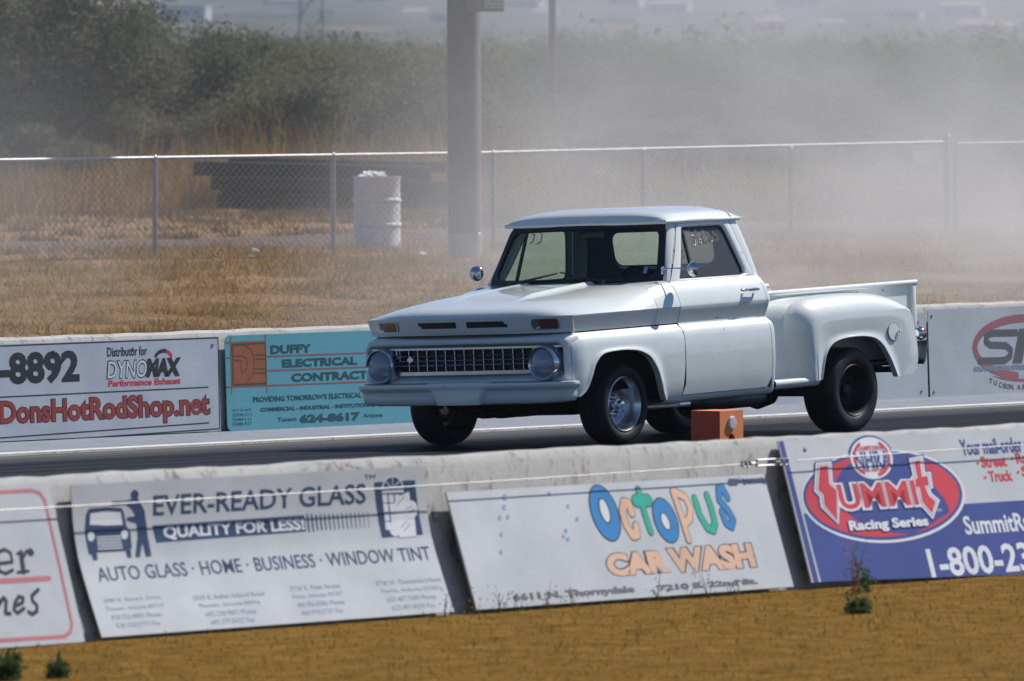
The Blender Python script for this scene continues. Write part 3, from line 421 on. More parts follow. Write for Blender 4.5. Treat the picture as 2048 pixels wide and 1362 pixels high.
  ('l', [(-17.714, 0.5908), (-17.6366, 0.5581), (-17.6143, 0.4976), (-17.645, 0.4391), (-17.6935, 0.4145)], 0.0543, 'black', 1, False),
  ('l', [(-17.714, 0.5908), (-17.6366, 0.5581), (-17.6143, 0.4976), (-17.645, 0.4391), (-17.6935, 0.4145)], 0.0444, 'tan', 2, False),
  ('l', [(-17.7331, 0.5915), (-17.7161, 0.4617), (-17.7065, 0.3224)], 0.0446, 'tan', 4, False),
  ('l', [(-17.5526, 0.545), (-17.5462, 0.4552), (-17.5083, 0.3807), (-17.4607, 0.3656), (-17.4276, 0.4041), (-17.4251, 0.497), (-17.4341, 0.5585)], 0.0543, 'black', 1, False),
  ('l', [(-17.5526, 0.545), (-17.5462, 0.4552), (-17.5083, 0.3807), (-17.4607, 0.3656), (-17.4276, 0.4041), (-17.4251, 0.497), (-17.4341, 0.5585)], 0.0444, 'green', 2, False),
  ('l', [(-17.2524, 0.5438), (-17.2738, 0.5946), (-17.3142, 0.5894), (-17.3313, 0.5301), (-17.2785, 0.4715), (-17.2532, 0.4173), (-17.2859, 0.3799), (-17.3261, 0.4001), (-17.3378, 0.4605)], 0.0543, 'black', 1, False),
  ('l', [(-17.2524, 0.5438), (-17.2738, 0.5946), (-17.3142, 0.5894), (-17.3313, 0.5301), (-17.2785, 0.4715), (-17.2532, 0.4173), (-17.2859, 0.3799), (-17.3261, 0.4001), (-17.3378, 0.4605)], 0.0444, 'blue', 2, False),
  ('t', 'CAR', (-18.5044, 0.1444), (-17.9263, 0.2786), 'black', 1, 0.02, 0.0),
  ('t', 'CAR', (-18.4971, 0.1467), (-17.9348, 0.2737), 'tan', 2, 0.012, 0.0),
  ('t', 'WASH', (-17.9414, 0.1396), (-17.1434, 0.2863), 'black', 1, 0.02, 0.0),
  ('t', 'WASH', (-17.934, 0.1419), (-17.1522, 0.2813), 'tan', 2, 0.012, 0.0),
  ('t', '6611 N. Thornydale', (-19.3883, 0.0422), (-18.3079, 0.0926), 'grey', 1, 0.003, 0),
  ('t', '7210 E. 22nd St.', (-18.098, 0.0492), (-17.1814, 0.0828), 'grey', 1, 0.003, 0.0),
  ('l', [(-17.1236, 0.6259), (-17.0945, 0.6549), (-17.102, 0.6251), (-17.0733, 0.6408), (-17.0603, 0.6202), (-17.0315, 0.6359), (-17.0171, 0.6187), (-16.9781, 0.6327), (-16.9508, 0.6197), (-16.914, 0.6284), (-16.8775, 0.6237), (-16.8822, 0.6004)], 0.0056, 'slate', 1, False),
  ('l', [(-19.2142, 0.6112), (-19.2172, 0.6085), (-19.2208, 0.6062), (-19.2248, 0.6044), (-19.2291, 0.6033), (-19.2334, 0.6028), (-19.2375, 0.603), (-19.2412, 0.6039), (-19.2443, 0.6054), (-19.2466, 0.6075), (-19.2481, 0.6101), (-19.2486, 0.613), (-19.2482, 0.6161), (-19.2467, 0.6192), (-19.2445, 0.6222), (-19.2414, 0.6249), (-19.2378, 0.6271), (-19.2337, 0.6289), (-19.2294, 0.63), (-19.2251, 0.6305), (-19.221, 0.6302), (-19.2174, 0.6293), (-19.2143, 0.6277), (-19.212, 0.6255), (-19.2106, 0.6229)], 0.0046, 'bubble', 1, False),
  ('l', [(-19.2437, 0.5584), (-19.246, 0.5563), (-19.2488, 0.5546), (-19.2519, 0.5532), (-19.2551, 0.5523), (-19.2584, 0.5519), (-19.2616, 0.5521), (-19.2644, 0.5528), (-19.2667, 0.554), (-19.2685, 0.5556), (-19.2696, 0.5575), (-19.27, 0.5598), (-19.2697, 0.5621), (-19.2686, 0.5645), (-19.2669, 0.5668), (-19.2645, 0.5688), (-19.2617, 0.5706), (-19.2586, 0.5719), (-19.2553, 0.5727), (-19.2521, 0.5731), (-19.2489, 0.5729), (-19.2461, 0.5722), (-19.2438, 0.571), (-19.2421, 0.5693), (-19.241, 0.5673)], 0.0046, 'bubble', 1, False),
  ('l', [(-19.3094, 0.503), (-19.3114, 0.5013), (-19.3137, 0.4998), (-19.3163, 0.4986), (-19.3191, 0.4979), (-19.3219, 0.4976), (-19.3245, 0.4977), (-19.3269, 0.4983), (-19.3289, 0.4993), (-19.3304, 0.5007), (-19.3313, 0.5023), (-19.3316, 0.5042), (-19.3314, 0.5062), (-19.3304, 0.5082), (-19.329, 0.5101), (-19.327, 0.5118), (-19.3246, 0.5133), (-19.322, 0.5144), (-19.3192, 0.5152), (-19.3165, 0.5154), (-19.3138, 0.5153), (-19.3115, 0.5147), (-19.3095, 0.5136), (-19.308, 0.5122), (-19.3071, 0.5106)], 0.0046, 'bubble', 1, False),
  ('l', [(-19.2353, 0.505), (-19.2373, 0.5032), (-19.2396, 0.5017), (-19.2422, 0.5006), (-19.245, 0.4998), (-19.2478, 0.4995), (-19.2504, 0.4996), (-19.2528, 0.5002), (-19.2548, 0.5012), (-19.2563, 0.5026), (-19.2573, 0.5043), (-19.2576, 0.5061), (-19.2573, 0.5081), (-19.2564, 0.5101), (-19.2549, 0.512), (-19.2529, 0.5138), (-19.2506, 0.5153), (-19.2479, 0.5164), (-19.2452, 0.5171), (-19.2424, 0.5174), (-19.2398, 0.5172), (-19.2374, 0.5166), (-19.2354, 0.5156), (-19.2339, 0.5142), (-19.233, 0.5125)], 0.0046, 'bubble', 1, False),
  ('l', [(-19.3351, 0.4129), (-19.3368, 0.4113), (-19.3389, 0.41), (-19.3413, 0.4089), (-19.3438, 0.4083), (-19.3464, 0.408), (-19.3488, 0.4081), (-19.3509, 0.4087), (-19.3527, 0.4096), (-19.3541, 0.4108), (-19.355, 0.4123), (-19.3553, 0.414), (-19.355, 0.4158), (-19.3542, 0.4176), (-19.3528, 0.4194), (-19.351, 0.421), (-19.3489, 0.4223), (-19.3465, 0.4233), (-19.344, 0.424), (-19.3415, 0.4242), (-19.3391, 0.4241), (-19.3369, 0.4235), (-19.3352, 0.4226), (-19.3338, 0.4213), (-19.333, 0.4198)], 0.0046, 'bubble', 1, False),
  ('l', [(-19.3776, 0.3165), (-19.3794, 0.3149), (-19.3815, 0.3136), (-19.3839, 0.3125), (-19.3864, 0.3119), (-19.3889, 0.3116), (-19.3913, 0.3117), (-19.3935, 0.3123), (-19.3953, 0.3132), (-19.3966, 0.3144), (-19.3975, 0.3159), (-19.3978, 0.3176), (-19.3975, 0.3194), (-19.3967, 0.3212), (-19.3954, 0.323), (-19.3936, 0.3246), (-19.3914, 0.3259), (-19.3891, 0.3269), (-19.3865, 0.3275), (-19.384, 0.3278), (-19.3816, 0.3276), (-19.3795, 0.3271), (-19.3777, 0.3261), (-19.3764, 0.3249), (-19.3756, 0.3234)], 0.0046, 'bubble', 1, False),
  ('l', [(-18.8236, 0.6171), (-18.8255, 0.6154), (-18.8279, 0.6138), (-18.8306, 0.6127), (-18.8334, 0.6119), (-18.8362, 0.6116), (-18.8389, 0.6117), (-18.8413, 0.6123), (-18.8433, 0.6133), (-18.8448, 0.6147), (-18.8458, 0.6164), (-18.8461, 0.6183), (-18.8458, 0.6203), (-18.8449, 0.6223), (-18.8434, 0.6242), (-18.8414, 0.626), (-18.839, 0.6275), (-18.8363, 0.6286), (-18.8335, 0.6293), (-18.8307, 0.6296), (-18.828, 0.6295), (-18.8256, 0.6288), (-18.8236, 0.6278), (-18.8222, 0.6264), (-18.8212, 0.6247)], 0.0046, 'bubble', 1, False),
  ('l', [(-18.6896, 0.5428), (-18.6916, 0.541), (-18.694, 0.5395), (-18.6967, 0.5383), (-18.6995, 0.5376), (-18.7023, 0.5373), (-18.705, 0.5374), (-18.7074, 0.538), (-18.7095, 0.539), (-18.711, 0.5404), (-18.7119, 0.5421), (-18.7123, 0.5439), (-18.712, 0.546), (-18.711, 0.548), (-18.7095, 0.5499), (-18.7075, 0.5517), (-18.7051, 0.5532), (-18.7024, 0.5543), (-18.6996, 0.555), (-18.6968, 0.5553), (-18.6941, 0.5551), (-18.6917, 0.5545), (-18.6897, 0.5535), (-18.6882, 0.5521), (-18.6873, 0.5504)], 0.0046, 'bubble', 1, False),
  ('l', [(-18.6402, 0.4704), (-18.642, 0.4688), (-18.6441, 0.4674), (-18.6466, 0.4663), (-18.6491, 0.4657), (-18.6517, 0.4654), (-18.6541, 0.4655), (-18.6563, 0.466), (-18.6582, 0.467), (-18.6596, 0.4682), (-18.6605, 0.4697), (-18.6608, 0.4715), (-18.6605, 0.4733), (-18.6596, 0.4751), (-18.6583, 0.4769), (-18.6564, 0.4785), (-18.6543, 0.4798), (-18.6518, 0.4809), (-18.6492, 0.4815), (-18.6467, 0.4818), (-18.6442, 0.4816), (-18.642, 0.4811), (-18.6402, 0.4801), (-18.6389, 0.4788), (-18.638, 0.4773)], 0.0046, 'bubble', 1, False),
  ('l', [(-18.7664, 0.4111), (-18.7681, 0.4097), (-18.77, 0.4085), (-18.7722, 0.4075), (-18.7745, 0.4069), (-18.7768, 0.4067), (-18.779, 0.4068), (-18.781, 0.4073), (-18.7826, 0.4081), (-18.7839, 0.4092), (-18.7846, 0.4106), (-18.7849, 0.4121), (-18.7847, 0.4138), (-18.7839, 0.4154), (-18.7827, 0.417), (-18.781, 0.4184), (-18.7791, 0.4196), (-18.7769, 0.4206), (-18.7746, 0.4212), (-18.7723, 0.4214), (-18.7701, 0.4213), (-18.7681, 0.4207), (-18.7665, 0.4199), (-18.7653, 0.4188), (-18.7645, 0.4174)], 0.0046, 'bubble', 1, False),
  ('l', [(-18.7991, 0.3813), (-18.8007, 0.3799), (-18.8026, 0.3786), (-18.8048, 0.3777), (-18.8071, 0.3771), (-18.8094, 0.3768), (-18.8116, 0.377), (-18.8136, 0.3774), (-18.8152, 0.3783), (-18.8165, 0.3794), (-18.8173, 0.3808), (-18.8175, 0.3823), (-18.8173, 0.3839), (-18.8165, 0.3856), (-18.8153, 0.3872), (-18.8137, 0.3886), (-18.8117, 0.3898), (-18.8095, 0.3907), (-18.8072, 0.3913), (-18.8049, 0.3915), (-18.8027, 0.3914), (-18.8008, 0.3909), (-18.7991, 0.39), (-18.7979, 0.3889), (-18.7972, 0.3875)], 0.0046, 'bubble', 1, False),
  ('l', [(-18.7666, 0.3638), (-18.7684, 0.3622), (-18.7706, 0.3608), (-18.773, 0.3598), (-18.7755, 0.3591), (-18.7781, 0.3588), (-18.7805, 0.359), (-18.7827, 0.3595), (-18.7846, 0.3604), (-18.786, 0.3617), (-18.7868, 0.3632), (-18.7871, 0.3649), (-18.7869, 0.3667), (-18.786, 0.3686), (-18.7847, 0.3703), (-18.7828, 0.3719), (-18.7807, 0.3732), (-18.7782, 0.3743), (-18.7757, 0.3749), (-18.7731, 0.3752), (-18.7707, 0.375), (-18.7685, 0.3744), (-18.7667, 0.3735), (-18.7653, 0.3722), (-18.7645, 0.3707)], 0.0046, 'bubble', 1, False),
 ],
 'M':[
  ('p', [(-16.6747, 0.8347), (-16.6327, 0.8359), (-16.617, 0.0365), (-16.6655, 0.037)], 'royal', 1),
  ('p', [(-16.6047, 0.4222), (-14.4498, 0.419), (-12.7842, 0.4258), (-12.9563, 0.0294), (-14.6283, -0.0055), (-16.5938, 0.0355)], 'royal', 1),
  ('p', [(-15.6224, 0.7118), (-15.6278, 0.6913), (-15.6385, 0.6712), (-15.6543, 0.6522), (-15.6747, 0.6347), (-15.6994, 0.619), (-15.7276, 0.6057), (-15.7586, 0.595), (-15.7917, 0.5871), (-15.8261, 0.5824), (-15.861, 0.5808), (-15.8953, 0.5824), (-15.9284, 0.5873), (-15.9594, 0.5952), (-15.9875, 0.6059), (-16.0121, 0.6192), (-16.0326, 0.6348), (-16.0485, 0.6523), (-16.0593, 0.6712), (-16.0648, 0.6912), (-16.065, 0.7116), (-16.0597, 0.732), (-16.0492, 0.752), (-16.0336, 0.7709), (-16.0133, 0.7884), (-15.9889, 0.8041), (-15.9609, 0.8175), (-15.93, 0.8283), (-15.897, 0.8362), (-15.8626, 0.8411), (-15.8278, 0.8428), (-15.7934, 0.8413), (-15.7601, 0.8365), (-15.7289, 0.8287), (-15.7006, 0.818), (-15.6758, 0.8047), (-15.6551, 0.789), (-15.6391, 0.7715), (-15.6281, 0.7524), (-15.6225, 0.7324)], 'royal', 1),
  ('p', [(-15.0188, 0.4933), (-15.0295, 0.4581), (-15.0538, 0.4235), (-15.0913, 0.3902), (-15.1412, 0.3586), (-15.2028, 0.3295), (-15.2748, 0.3032), (-15.3559, 0.2803), (-15.4449, 0.261), (-15.5399, 0.2459), (-15.6395, 0.235), (-15.7418, 0.2285), (-15.8451, 0.2266), (-15.9476, 0.2292), (-16.0477, 0.2364), (-16.1435, 0.2479), (-16.2335, 0.2635), (-16.3163, 0.283), (-16.3904, 0.3061), (-16.4547, 0.3322), (-16.5081, 0.3611), (-16.5497, 0.3921), (-16.5789, 0.4249), (-16.5952, 0.4587), (-16.5983, 0.4932), (-16.5882, 0.5277), (-16.565, 0.5616), (-16.5292, 0.5944), (-16.4812, 0.6255), (-16.4219, 0.6544), (-16.3521, 0.6807), (-16.2732, 0.7038), (-16.1862, 0.7234), (-16.0928, 0.7391), (-15.9944, 0.7506), (-15.8926, 0.7578), (-15.7893, 0.7605), (-15.6862, 0.7586), (-15.585, 0.7521), (-15.4876, 0.7412), (-15.3956, 0.726), (-15.3106, 0.7067), (-15.2342, 0.6837), (-15.1677, 0.6574), (-15.1124, 0.6282), (-15.0691, 0.5966), (-15.0388, 0.5632), (-15.0219, 0.5286)], 'white', 2),
  ('p', [(-15.0467, 0.4961), (-15.057, 0.4626), (-15.0805, 0.4298), (-15.1168, 0.3981), (-15.1652, 0.3682), (-15.2249, 0.3405), (-15.2947, 0.3155), (-15.3734, 0.2937), (-15.4597, 0.2755), (-15.552, 0.261), (-15.6486, 0.2507), (-15.7479, 0.2445), (-15.8483, 0.2427), (-15.9479, 0.2452), (-16.045, 0.252), (-16.1381, 0.2629), (-16.2256, 0.2777), (-16.3061, 0.2962), (-16.3782, 0.3181), (-16.4407, 0.343), (-16.4926, 0.3704), (-16.5331, 0.3999), (-16.5615, 0.431), (-16.5774, 0.4631), (-16.5805, 0.4959), (-16.5708, 0.5286), (-16.5484, 0.5608), (-16.5136, 0.592), (-16.467, 0.6215), (-16.4095, 0.649), (-16.3418, 0.6739), (-16.2651, 0.6959), (-16.1807, 0.7145), (-16.09, 0.7294), (-15.9944, 0.7404), (-15.8956, 0.7472), (-15.7953, 0.7497), (-15.6952, 0.7479), (-15.5969, 0.7418), (-15.5023, 0.7314), (-15.4129, 0.7169), (-15.3304, 0.6986), (-15.2562, 0.6768), (-15.1916, 0.6518), (-15.1378, 0.624), (-15.0958, 0.5941), (-15.0663, 0.5624), (-15.0498, 0.5295)], 'royal', 3),
  ('p', [(-15.6295, 0.7155), (-15.6347, 0.6957), (-15.645, 0.6764), (-15.6601, 0.6581), (-15.6798, 0.6412), (-15.7035, 0.6261), (-15.7306, 0.6133), (-15.7605, 0.6029), (-15.7924, 0.5953), (-15.8255, 0.5907), (-15.859, 0.5891), (-15.892, 0.5907), (-15.9239, 0.5953), (-15.9537, 0.6028), (-15.9808, 0.6131), (-16.0044, 0.6259), (-16.0241, 0.6409), (-16.0394, 0.6576), (-16.0498, 0.6758), (-16.0552, 0.695), (-16.0553, 0.7146), (-16.0502, 0.7343), (-16.0401, 0.7535), (-16.0251, 0.7717), (-16.0056, 0.7886), (-15.9821, 0.8037), (-15.9551, 0.8166), (-15.9254, 0.827), (-15.8936, 0.8347), (-15.8606, 0.8394), (-15.8271, 0.8411), (-15.7939, 0.8396), (-15.762, 0.8351), (-15.732, 0.8277), (-15.7047, 0.8174), (-15.6808, 0.8046), (-15.6609, 0.7896), (-15.6455, 0.7728), (-15.635, 0.7545), (-15.6296, 0.7352)], 'royal', 4),
  ('p', [(-15.6379, 0.7124), (-15.6428, 0.6935), (-15.6526, 0.6751), (-15.667, 0.6576), (-15.6858, 0.6415), (-15.7083, 0.6271), (-15.7342, 0.6148), (-15.7626, 0.6049), (-15.793, 0.5976), (-15.8246, 0.5931), (-15.8565, 0.5916), (-15.8881, 0.593), (-15.9185, 0.5973), (-15.9469, 0.6045), (-15.9728, 0.6142), (-15.9954, 0.6264), (-16.0143, 0.6406), (-16.0288, 0.6566), (-16.0388, 0.6739), (-16.044, 0.6922), (-16.0441, 0.7109), (-16.0393, 0.7296), (-16.0297, 0.7479), (-16.0154, 0.7654), (-15.9968, 0.7815), (-15.9744, 0.7959), (-15.9487, 0.8082), (-15.9204, 0.8182), (-15.8901, 0.8256), (-15.8586, 0.8301), (-15.8266, 0.8318), (-15.795, 0.8305), (-15.7645, 0.8262), (-15.7359, 0.8191), (-15.7098, 0.8094), (-15.687, 0.7973), (-15.668, 0.783), (-15.6533, 0.767), (-15.6432, 0.7495), (-15.6381, 0.7312)], 'white', 5),
  ('l', [(-15.7355, 0.7931), (-15.7236, 0.7874), (-15.7128, 0.781), (-15.7031, 0.774), (-15.6947, 0.7664), (-15.6876, 0.7584), (-15.6819, 0.7499), (-15.6776, 0.7411), (-15.6748, 0.732), (-15.6734, 0.7227), (-15.6736, 0.7133), (-15.6753, 0.7039), (-15.6784, 0.6946), (-15.683, 0.6855), (-15.6891, 0.6765), (-15.6965, 0.6679), (-15.7052, 0.6597), (-15.7151, 0.652), (-15.7261, 0.6448), (-15.7382, 0.6381), (-15.7512, 0.6322), (-15.765, 0.627), (-15.7794, 0.6225), (-15.7945, 0.6188), (-15.8099, 0.6159)], 0.0201, 'red', 6, False),
  ('l', [(-15.9474, 0.6304), (-15.9574, 0.6352), (-15.9667, 0.6405), (-15.9752, 0.6462), (-15.9828, 0.6524), (-15.9896, 0.6589), (-15.9954, 0.6657), (-16.0002, 0.6729), (-16.004, 0.6803), (-16.0067, 0.6879), (-16.0084, 0.6956), (-16.0091, 0.7035), (-16.0087, 0.7114), (-16.0072, 0.7193), (-16.0046, 0.7271), (-16.001, 0.7349), (-15.9964, 0.7425), (-15.9908, 0.7499), (-15.9843, 0.7571), (-15.9768, 0.7639), (-15.9685, 0.7705), (-15.9594, 0.7767), (-15.9495, 0.7824), (-15.9389, 0.7877), (-15.9277, 0.7926)], 0.0201, 'red', 6, False),
  ('t', 'NHRA', (-16.012, 0.6475), (-15.6595, 0.7537), 'royal', 7, 0.006, 0),
  ('t', 'CHAMPIONSHIP', (-15.9681, 0.7555), (-15.7016, 0.783), 'red', 7, 0.001, 0.0),
  ('t', 'DRAG RACING', (-15.9899, 0.6325), (-15.7274, 0.6503), 'red', 7, 0.001, 0.0),
  ('l', [(-16.0017, 0.6556), (-15.9374, 0.7544)], 0.0031, 'white', 8, False),
  ('l', [(-15.9676, 0.6561), (-15.9033, 0.755)], 0.0031, 'white', 8, False),
  ('l', [(-15.9334, 0.6566), (-15.869, 0.7555)], 0.0031, 'white', 8, False),
  ('l', [(-15.8993, 0.6571), (-15.8348, 0.7561)], 0.0031, 'white', 8, False),
  ('l', [(-15.865, 0.6576), (-15.8005, 0.7567)], 0.0031, 'white', 8, False),
  ('l', [(-15.8308, 0.6581), (-15.7662, 0.7572)], 0.0031, 'white', 8, False),
  ('l', [(-15.7965, 0.6586), (-15.7318, 0.7578)], 0.0031, 'white', 8, False),
  ('l', [(-15.7622, 0.6591), (-15.6975, 0.7583)], 0.0031, 'white', 8, False),
  ('l', [(-15.7279, 0.6596), (-15.6631, 0.7589)], 0.0031, 'white', 8, False),
  ('p', [(-15.6541, 0.2686), (-15.7335, 0.2635), (-15.8137, 0.2613), (-15.8938, 0.2618), (-15.973, 0.2651), (-16.0501, 0.271), (-16.1245, 0.2797), (-16.1951, 0.2908), (-16.2612, 0.3043), (-16.322, 0.3201), (-16.3769, 0.3379), (-16.4252, 0.3575), (-16.4663, 0.3788), (-16.4999, 0.4013), (-16.5255, 0.425), (-16.5429, 0.4495), (-16.5518, 0.4745), (-16.5522, 0.4998), (-16.5441, 0.525), (-16.5274, 0.55), (-16.5025, 0.5742), (-16.4696, 0.5976), (-16.4291, 0.6199), (-16.3814, 0.6407), (-16.327, 0.6598), (-16.2666, 0.6771), (-16.2009, 0.6922), (-16.1305, 0.7051), (-16.0564, 0.7155), (-15.9793, 0.7234), (-15.9003, 0.7286), (-15.9003, 0.7286), (-15.9724, 0.7134), (-16.036, 0.6964), (-16.0906, 0.6781), (-16.1364, 0.6588), (-16.1736, 0.6392), (-16.2029, 0.6196), (-16.225, 0.6002), (-16.2406, 0.5814), (-16.2508, 0.5633), (-16.2564, 0.5459), (-16.2583, 0.5294), (-16.2573, 0.5135), (-16.254, 0.4982), (-16.2487, 0.4834), (-16.2418, 0.4689), (-16.2333, 0.4545), (-16.2229, 0.44), (-16.2103, 0.4253), (-16.1949, 0.4104), (-16.176, 0.3951), (-16.1529, 0.3796), (-16.1247, 0.3639), (-16.0906, 0.3482), (-16.05, 0.3329), (-16.0023, 0.3181), (-15.9472, 0.3044), (-15.8845, 0.2921), (-15.8144, 0.2818), (-15.7374, 0.2737), (-15.6541, 0.2686)], 'red', 4),
  ('p', [(-15.4858, 0.7101), (-15.4476, 0.7041), (-15.4107, 0.6973), (-15.3752, 0.6898), (-15.3412, 0.6817), (-15.3087, 0.6729), (-15.278, 0.6636), (-15.2491, 0.6536), (-15.2222, 0.6431), (-15.1973, 0.6321), (-15.1745, 0.6206), (-15.1539, 0.6087), (-15.1355, 0.5964), (-15.1195, 0.5837), (-15.1059, 0.5707), (-15.0948, 0.5575), (-15.0861, 0.5441), (-15.08, 0.5305), (-15.0764, 0.5168), (-15.0753, 0.503), (-15.0768, 0.4891), (-15.0808, 0.4754), (-15.0874, 0.4616), (-15.0964, 0.448), (-15.108, 0.4346), (-15.122, 0.4214), (-15.1383, 0.4085), (-15.157, 0.3958), (-15.178, 0.3835), (-15.2011, 0.3716), (-15.2263, 0.3601), (-15.2263, 0.3601), (-15.2207, 0.3755), (-15.2184, 0.3906), (-15.2191, 0.4052), (-15.2224, 0.4192), (-15.2278, 0.4327), (-15.2349, 0.4455), (-15.2432, 0.4577), (-15.2524, 0.4694), (-15.262, 0.4804), (-15.2718, 0.4909), (-15.2814, 0.501), (-15.2906, 0.5108), (-15.2993, 0.5203), (-15.3072, 0.5296), (-15.3145, 0.5389), (-15.3211, 0.5483), (-15.3271, 0.5578), (-15.3327, 0.5675), (-15.3382, 0.5776), (-15.3438, 0.588), (-15.3499, 0.5988), (-15.3568, 0.6101), (-15.3649, 0.6217), (-15.3745, 0.6338), (-15.3862, 0.6462), (-15.4002, 0.6589), (-15.4169, 0.6718), (-15.4365, 0.6847), (-15.4594, 0.6975), (-15.4858, 0.7101)], 'red', 4),
  ('p', [(-15.1401, 0.4072), (-15.1489, 0.4011), (-15.1582, 0.3951), (-15.168, 0.3891), (-15.1784, 0.3833), (-15.1892, 0.3775), (-15.2006, 0.3719), (-15.2124, 0.3663), (-15.2247, 0.3608), (-15.2375, 0.3555), (-15.2507, 0.3502), (-15.2644, 0.3451), (-15.2785, 0.3401), (-15.293, 0.3352), (-15.308, 0.3305), (-15.3233, 0.3258), (-15.339, 0.3214), (-15.3551, 0.317), (-15.3715, 0.3128), (-15.3883, 0.3088), (-15.4054, 0.3049), (-15.4229, 0.3011), (-15.4406, 0.2975), (-15.4586, 0.294), (-15.4769, 0.2908), (-15.4955, 0.2876), (-15.5143, 0.2847), (-15.5334, 0.2819), (-15.5526, 0.2793), (-15.5721, 0.2768), (-15.5917, 0.2745), (-15.5917, 0.2745), (-15.5736, 0.2782), (-15.556, 0.282), (-15.5387, 0.2859), (-15.5219, 0.2899), (-15.5053, 0.2939), (-15.4892, 0.298), (-15.4733, 0.3022), (-15.4577, 0.3064), (-15.4423, 0.3106), (-15.4272, 0.3148), (-15.4122, 0.3191), (-15.3974, 0.3233), (-15.3826, 0.3276), (-15.368, 0.3318), (-15.3534, 0.3361), (-15.3388, 0.3404), (-15.3243, 0.3447), (-15.3097, 0.3491), (-15.2952, 0.3534), (-15.2806, 0.3579), (-15.2661, 0.3623), (-15.2516, 0.3669), (-15.2371, 0.3715), (-15.2227, 0.3763), (-15.2084, 0.3811), (-15.1942, 0.3861), (-15.1803, 0.3911), (-15.1666, 0.3963), (-15.1531, 0.4017), (-15.1401, 0.4072)], 'red', 4),
  ('p', [(-16.3903, 0.709), (-16.2199, 0.7139), (-16.2536, 0.5904), (-16.1975, 0.5526), (-16.307, 0.3395), (-16.4493, 0.4505), (-16.4364, 0.5094), (-16.4758, 0.5412)], 'royal', 9),
  ('p', [(-16.3823, 0.7027), (-16.233, 0.7069), (-16.2656, 0.5875), (-16.2097, 0.5498), (-16.3085, 0.3465), (-16.4377, 0.4528), (-16.4247, 0.5121), (-16.4635, 0.5435)], 'white', 10),
  ('p', [(-16.3693, 0.6924), (-16.2543, 0.6956), (-16.2851, 0.5828), (-16.2296, 0.5454), (-16.311, 0.3579), (-16.4187, 0.4566), (-16.4056, 0.5165), (-16.4434, 0.547)], 'royal', 11),
  ('p', [(-16.3653, 0.6892), (-16.2609, 0.6921), (-16.2911, 0.5814), (-16.2358, 0.544), (-16.3118, 0.3614), (-16.4129, 0.4577), (-16.3997, 0.5178), (-16.4372, 0.5481)], 'white', 12),
  ('p', [(-16.3563, 0.6821), (-16.2756, 0.6843), (-16.3046, 0.5781), (-16.2495, 0.541), (-16.3135, 0.3693), (-16.3998, 0.4603), (-16.3865, 0.5208), (-16.4233, 0.5506)], 'red', 13),
  ('p', [(-15.5004, 0.7025), (-15.3357, 0.7176), (-15.3522, 0.6198), (-15.2976, 0.6212), (-15.3132, 0.5143), (-15.3423, 0.5112), (-15.3368, 0.4933), (-15.2736, 0.4508), (-15.4002, 0.332), (-15.5109, 0.4355), (-15.5065, 0.5039), (-15.5496, 0.5074), (-15.5199, 0.6009), (-15.5018, 0.6032)], 'royal', 9),
  ('p', [(-15.4889, 0.697), (-15.3486, 0.7098), (-15.3649, 0.6128), (-15.3101, 0.6143), (-15.324, 0.5197), (-15.3561, 0.5164), (-15.3478, 0.4895), (-15.2876, 0.449), (-15.3994, 0.3424), (-15.4992, 0.4381), (-15.4945, 0.5098), (-15.5364, 0.5132), (-15.5102, 0.5955), (-15.4903, 0.5981)], 'white', 10),
  ('p', [(-15.4702, 0.688), (-15.3694, 0.6972), (-15.3856, 0.6014), (-15.3306, 0.6029), (-15.3414, 0.5286), (-15.3786, 0.5247), (-15.3658, 0.4834), (-15.3103, 0.4462), (-15.3981, 0.3593), (-15.4802, 0.4422), (-15.4751, 0.5195), (-15.5148, 0.5227), (-15.4944, 0.5869), (-15.4715, 0.5898)], 'royal', 11),
  ('p', [(-15.4644, 0.6852), (-15.3758, 0.6933), (-15.3919, 0.5979), (-15.3369, 0.5994), (-15.3468, 0.5314), (-15.3855, 0.5273), (-15.3713, 0.4816), (-15.3173, 0.4453), (-15.3977, 0.3645), (-15.4743, 0.4435), (-15.4692, 0.5224), (-15.5081, 0.5256), (-15.4895, 0.5842), (-15.4658, 0.5873)], 'white', 12),
  ('p', [(-15.4514, 0.679), (-15.3903, 0.6845), (-15.4062, 0.5901), (-15.351, 0.5915), (-15.3589, 0.5375), (-15.401, 0.5331), (-15.3837, 0.4774), (-15.333, 0.4433), (-15.3967, 0.3761), (-15.4611, 0.4463), (-15.4557, 0.5291), (-15.4932, 0.5322), (-15.4785, 0.5782), (-15.4528, 0.5815)], 'red', 13),
  ('t', 'UMMI', (-16.2775, 0.4097), (-15.4662, 0.5837), 'royal', 9, 0.03, 0.0),
  ('t', 'UMMI', (-16.272, 0.4162), (-15.4697, 0.5821), 'white', 10, 0.024, 0.0),
  ('t', 'UMMI', (-16.2442, 0.4294), (-15.495, 0.5729), 'red', 12, 0.005, 0.0),
  ('t', 'Racing Series', (-16.2213, 0.2887), (-15.4454, 0.3695), 'royal', 13, 0.008, 0.0),
  ('t', 'Racing Series', (-16.2158, 0.2918), (-15.4528, 0.3656), 'white', 14, 0.0035, 0.0),
  ('t', 'TM', (-15.3437, 0.3826), (-15.2978, 0.3995), 'white', 13, 0.0, 0.0),
  ('t', 'Your mail-order s', (-14.9577, 0.6964), (-14.2915, 0.7886), 'royal', 1, 0.003, 0.0),
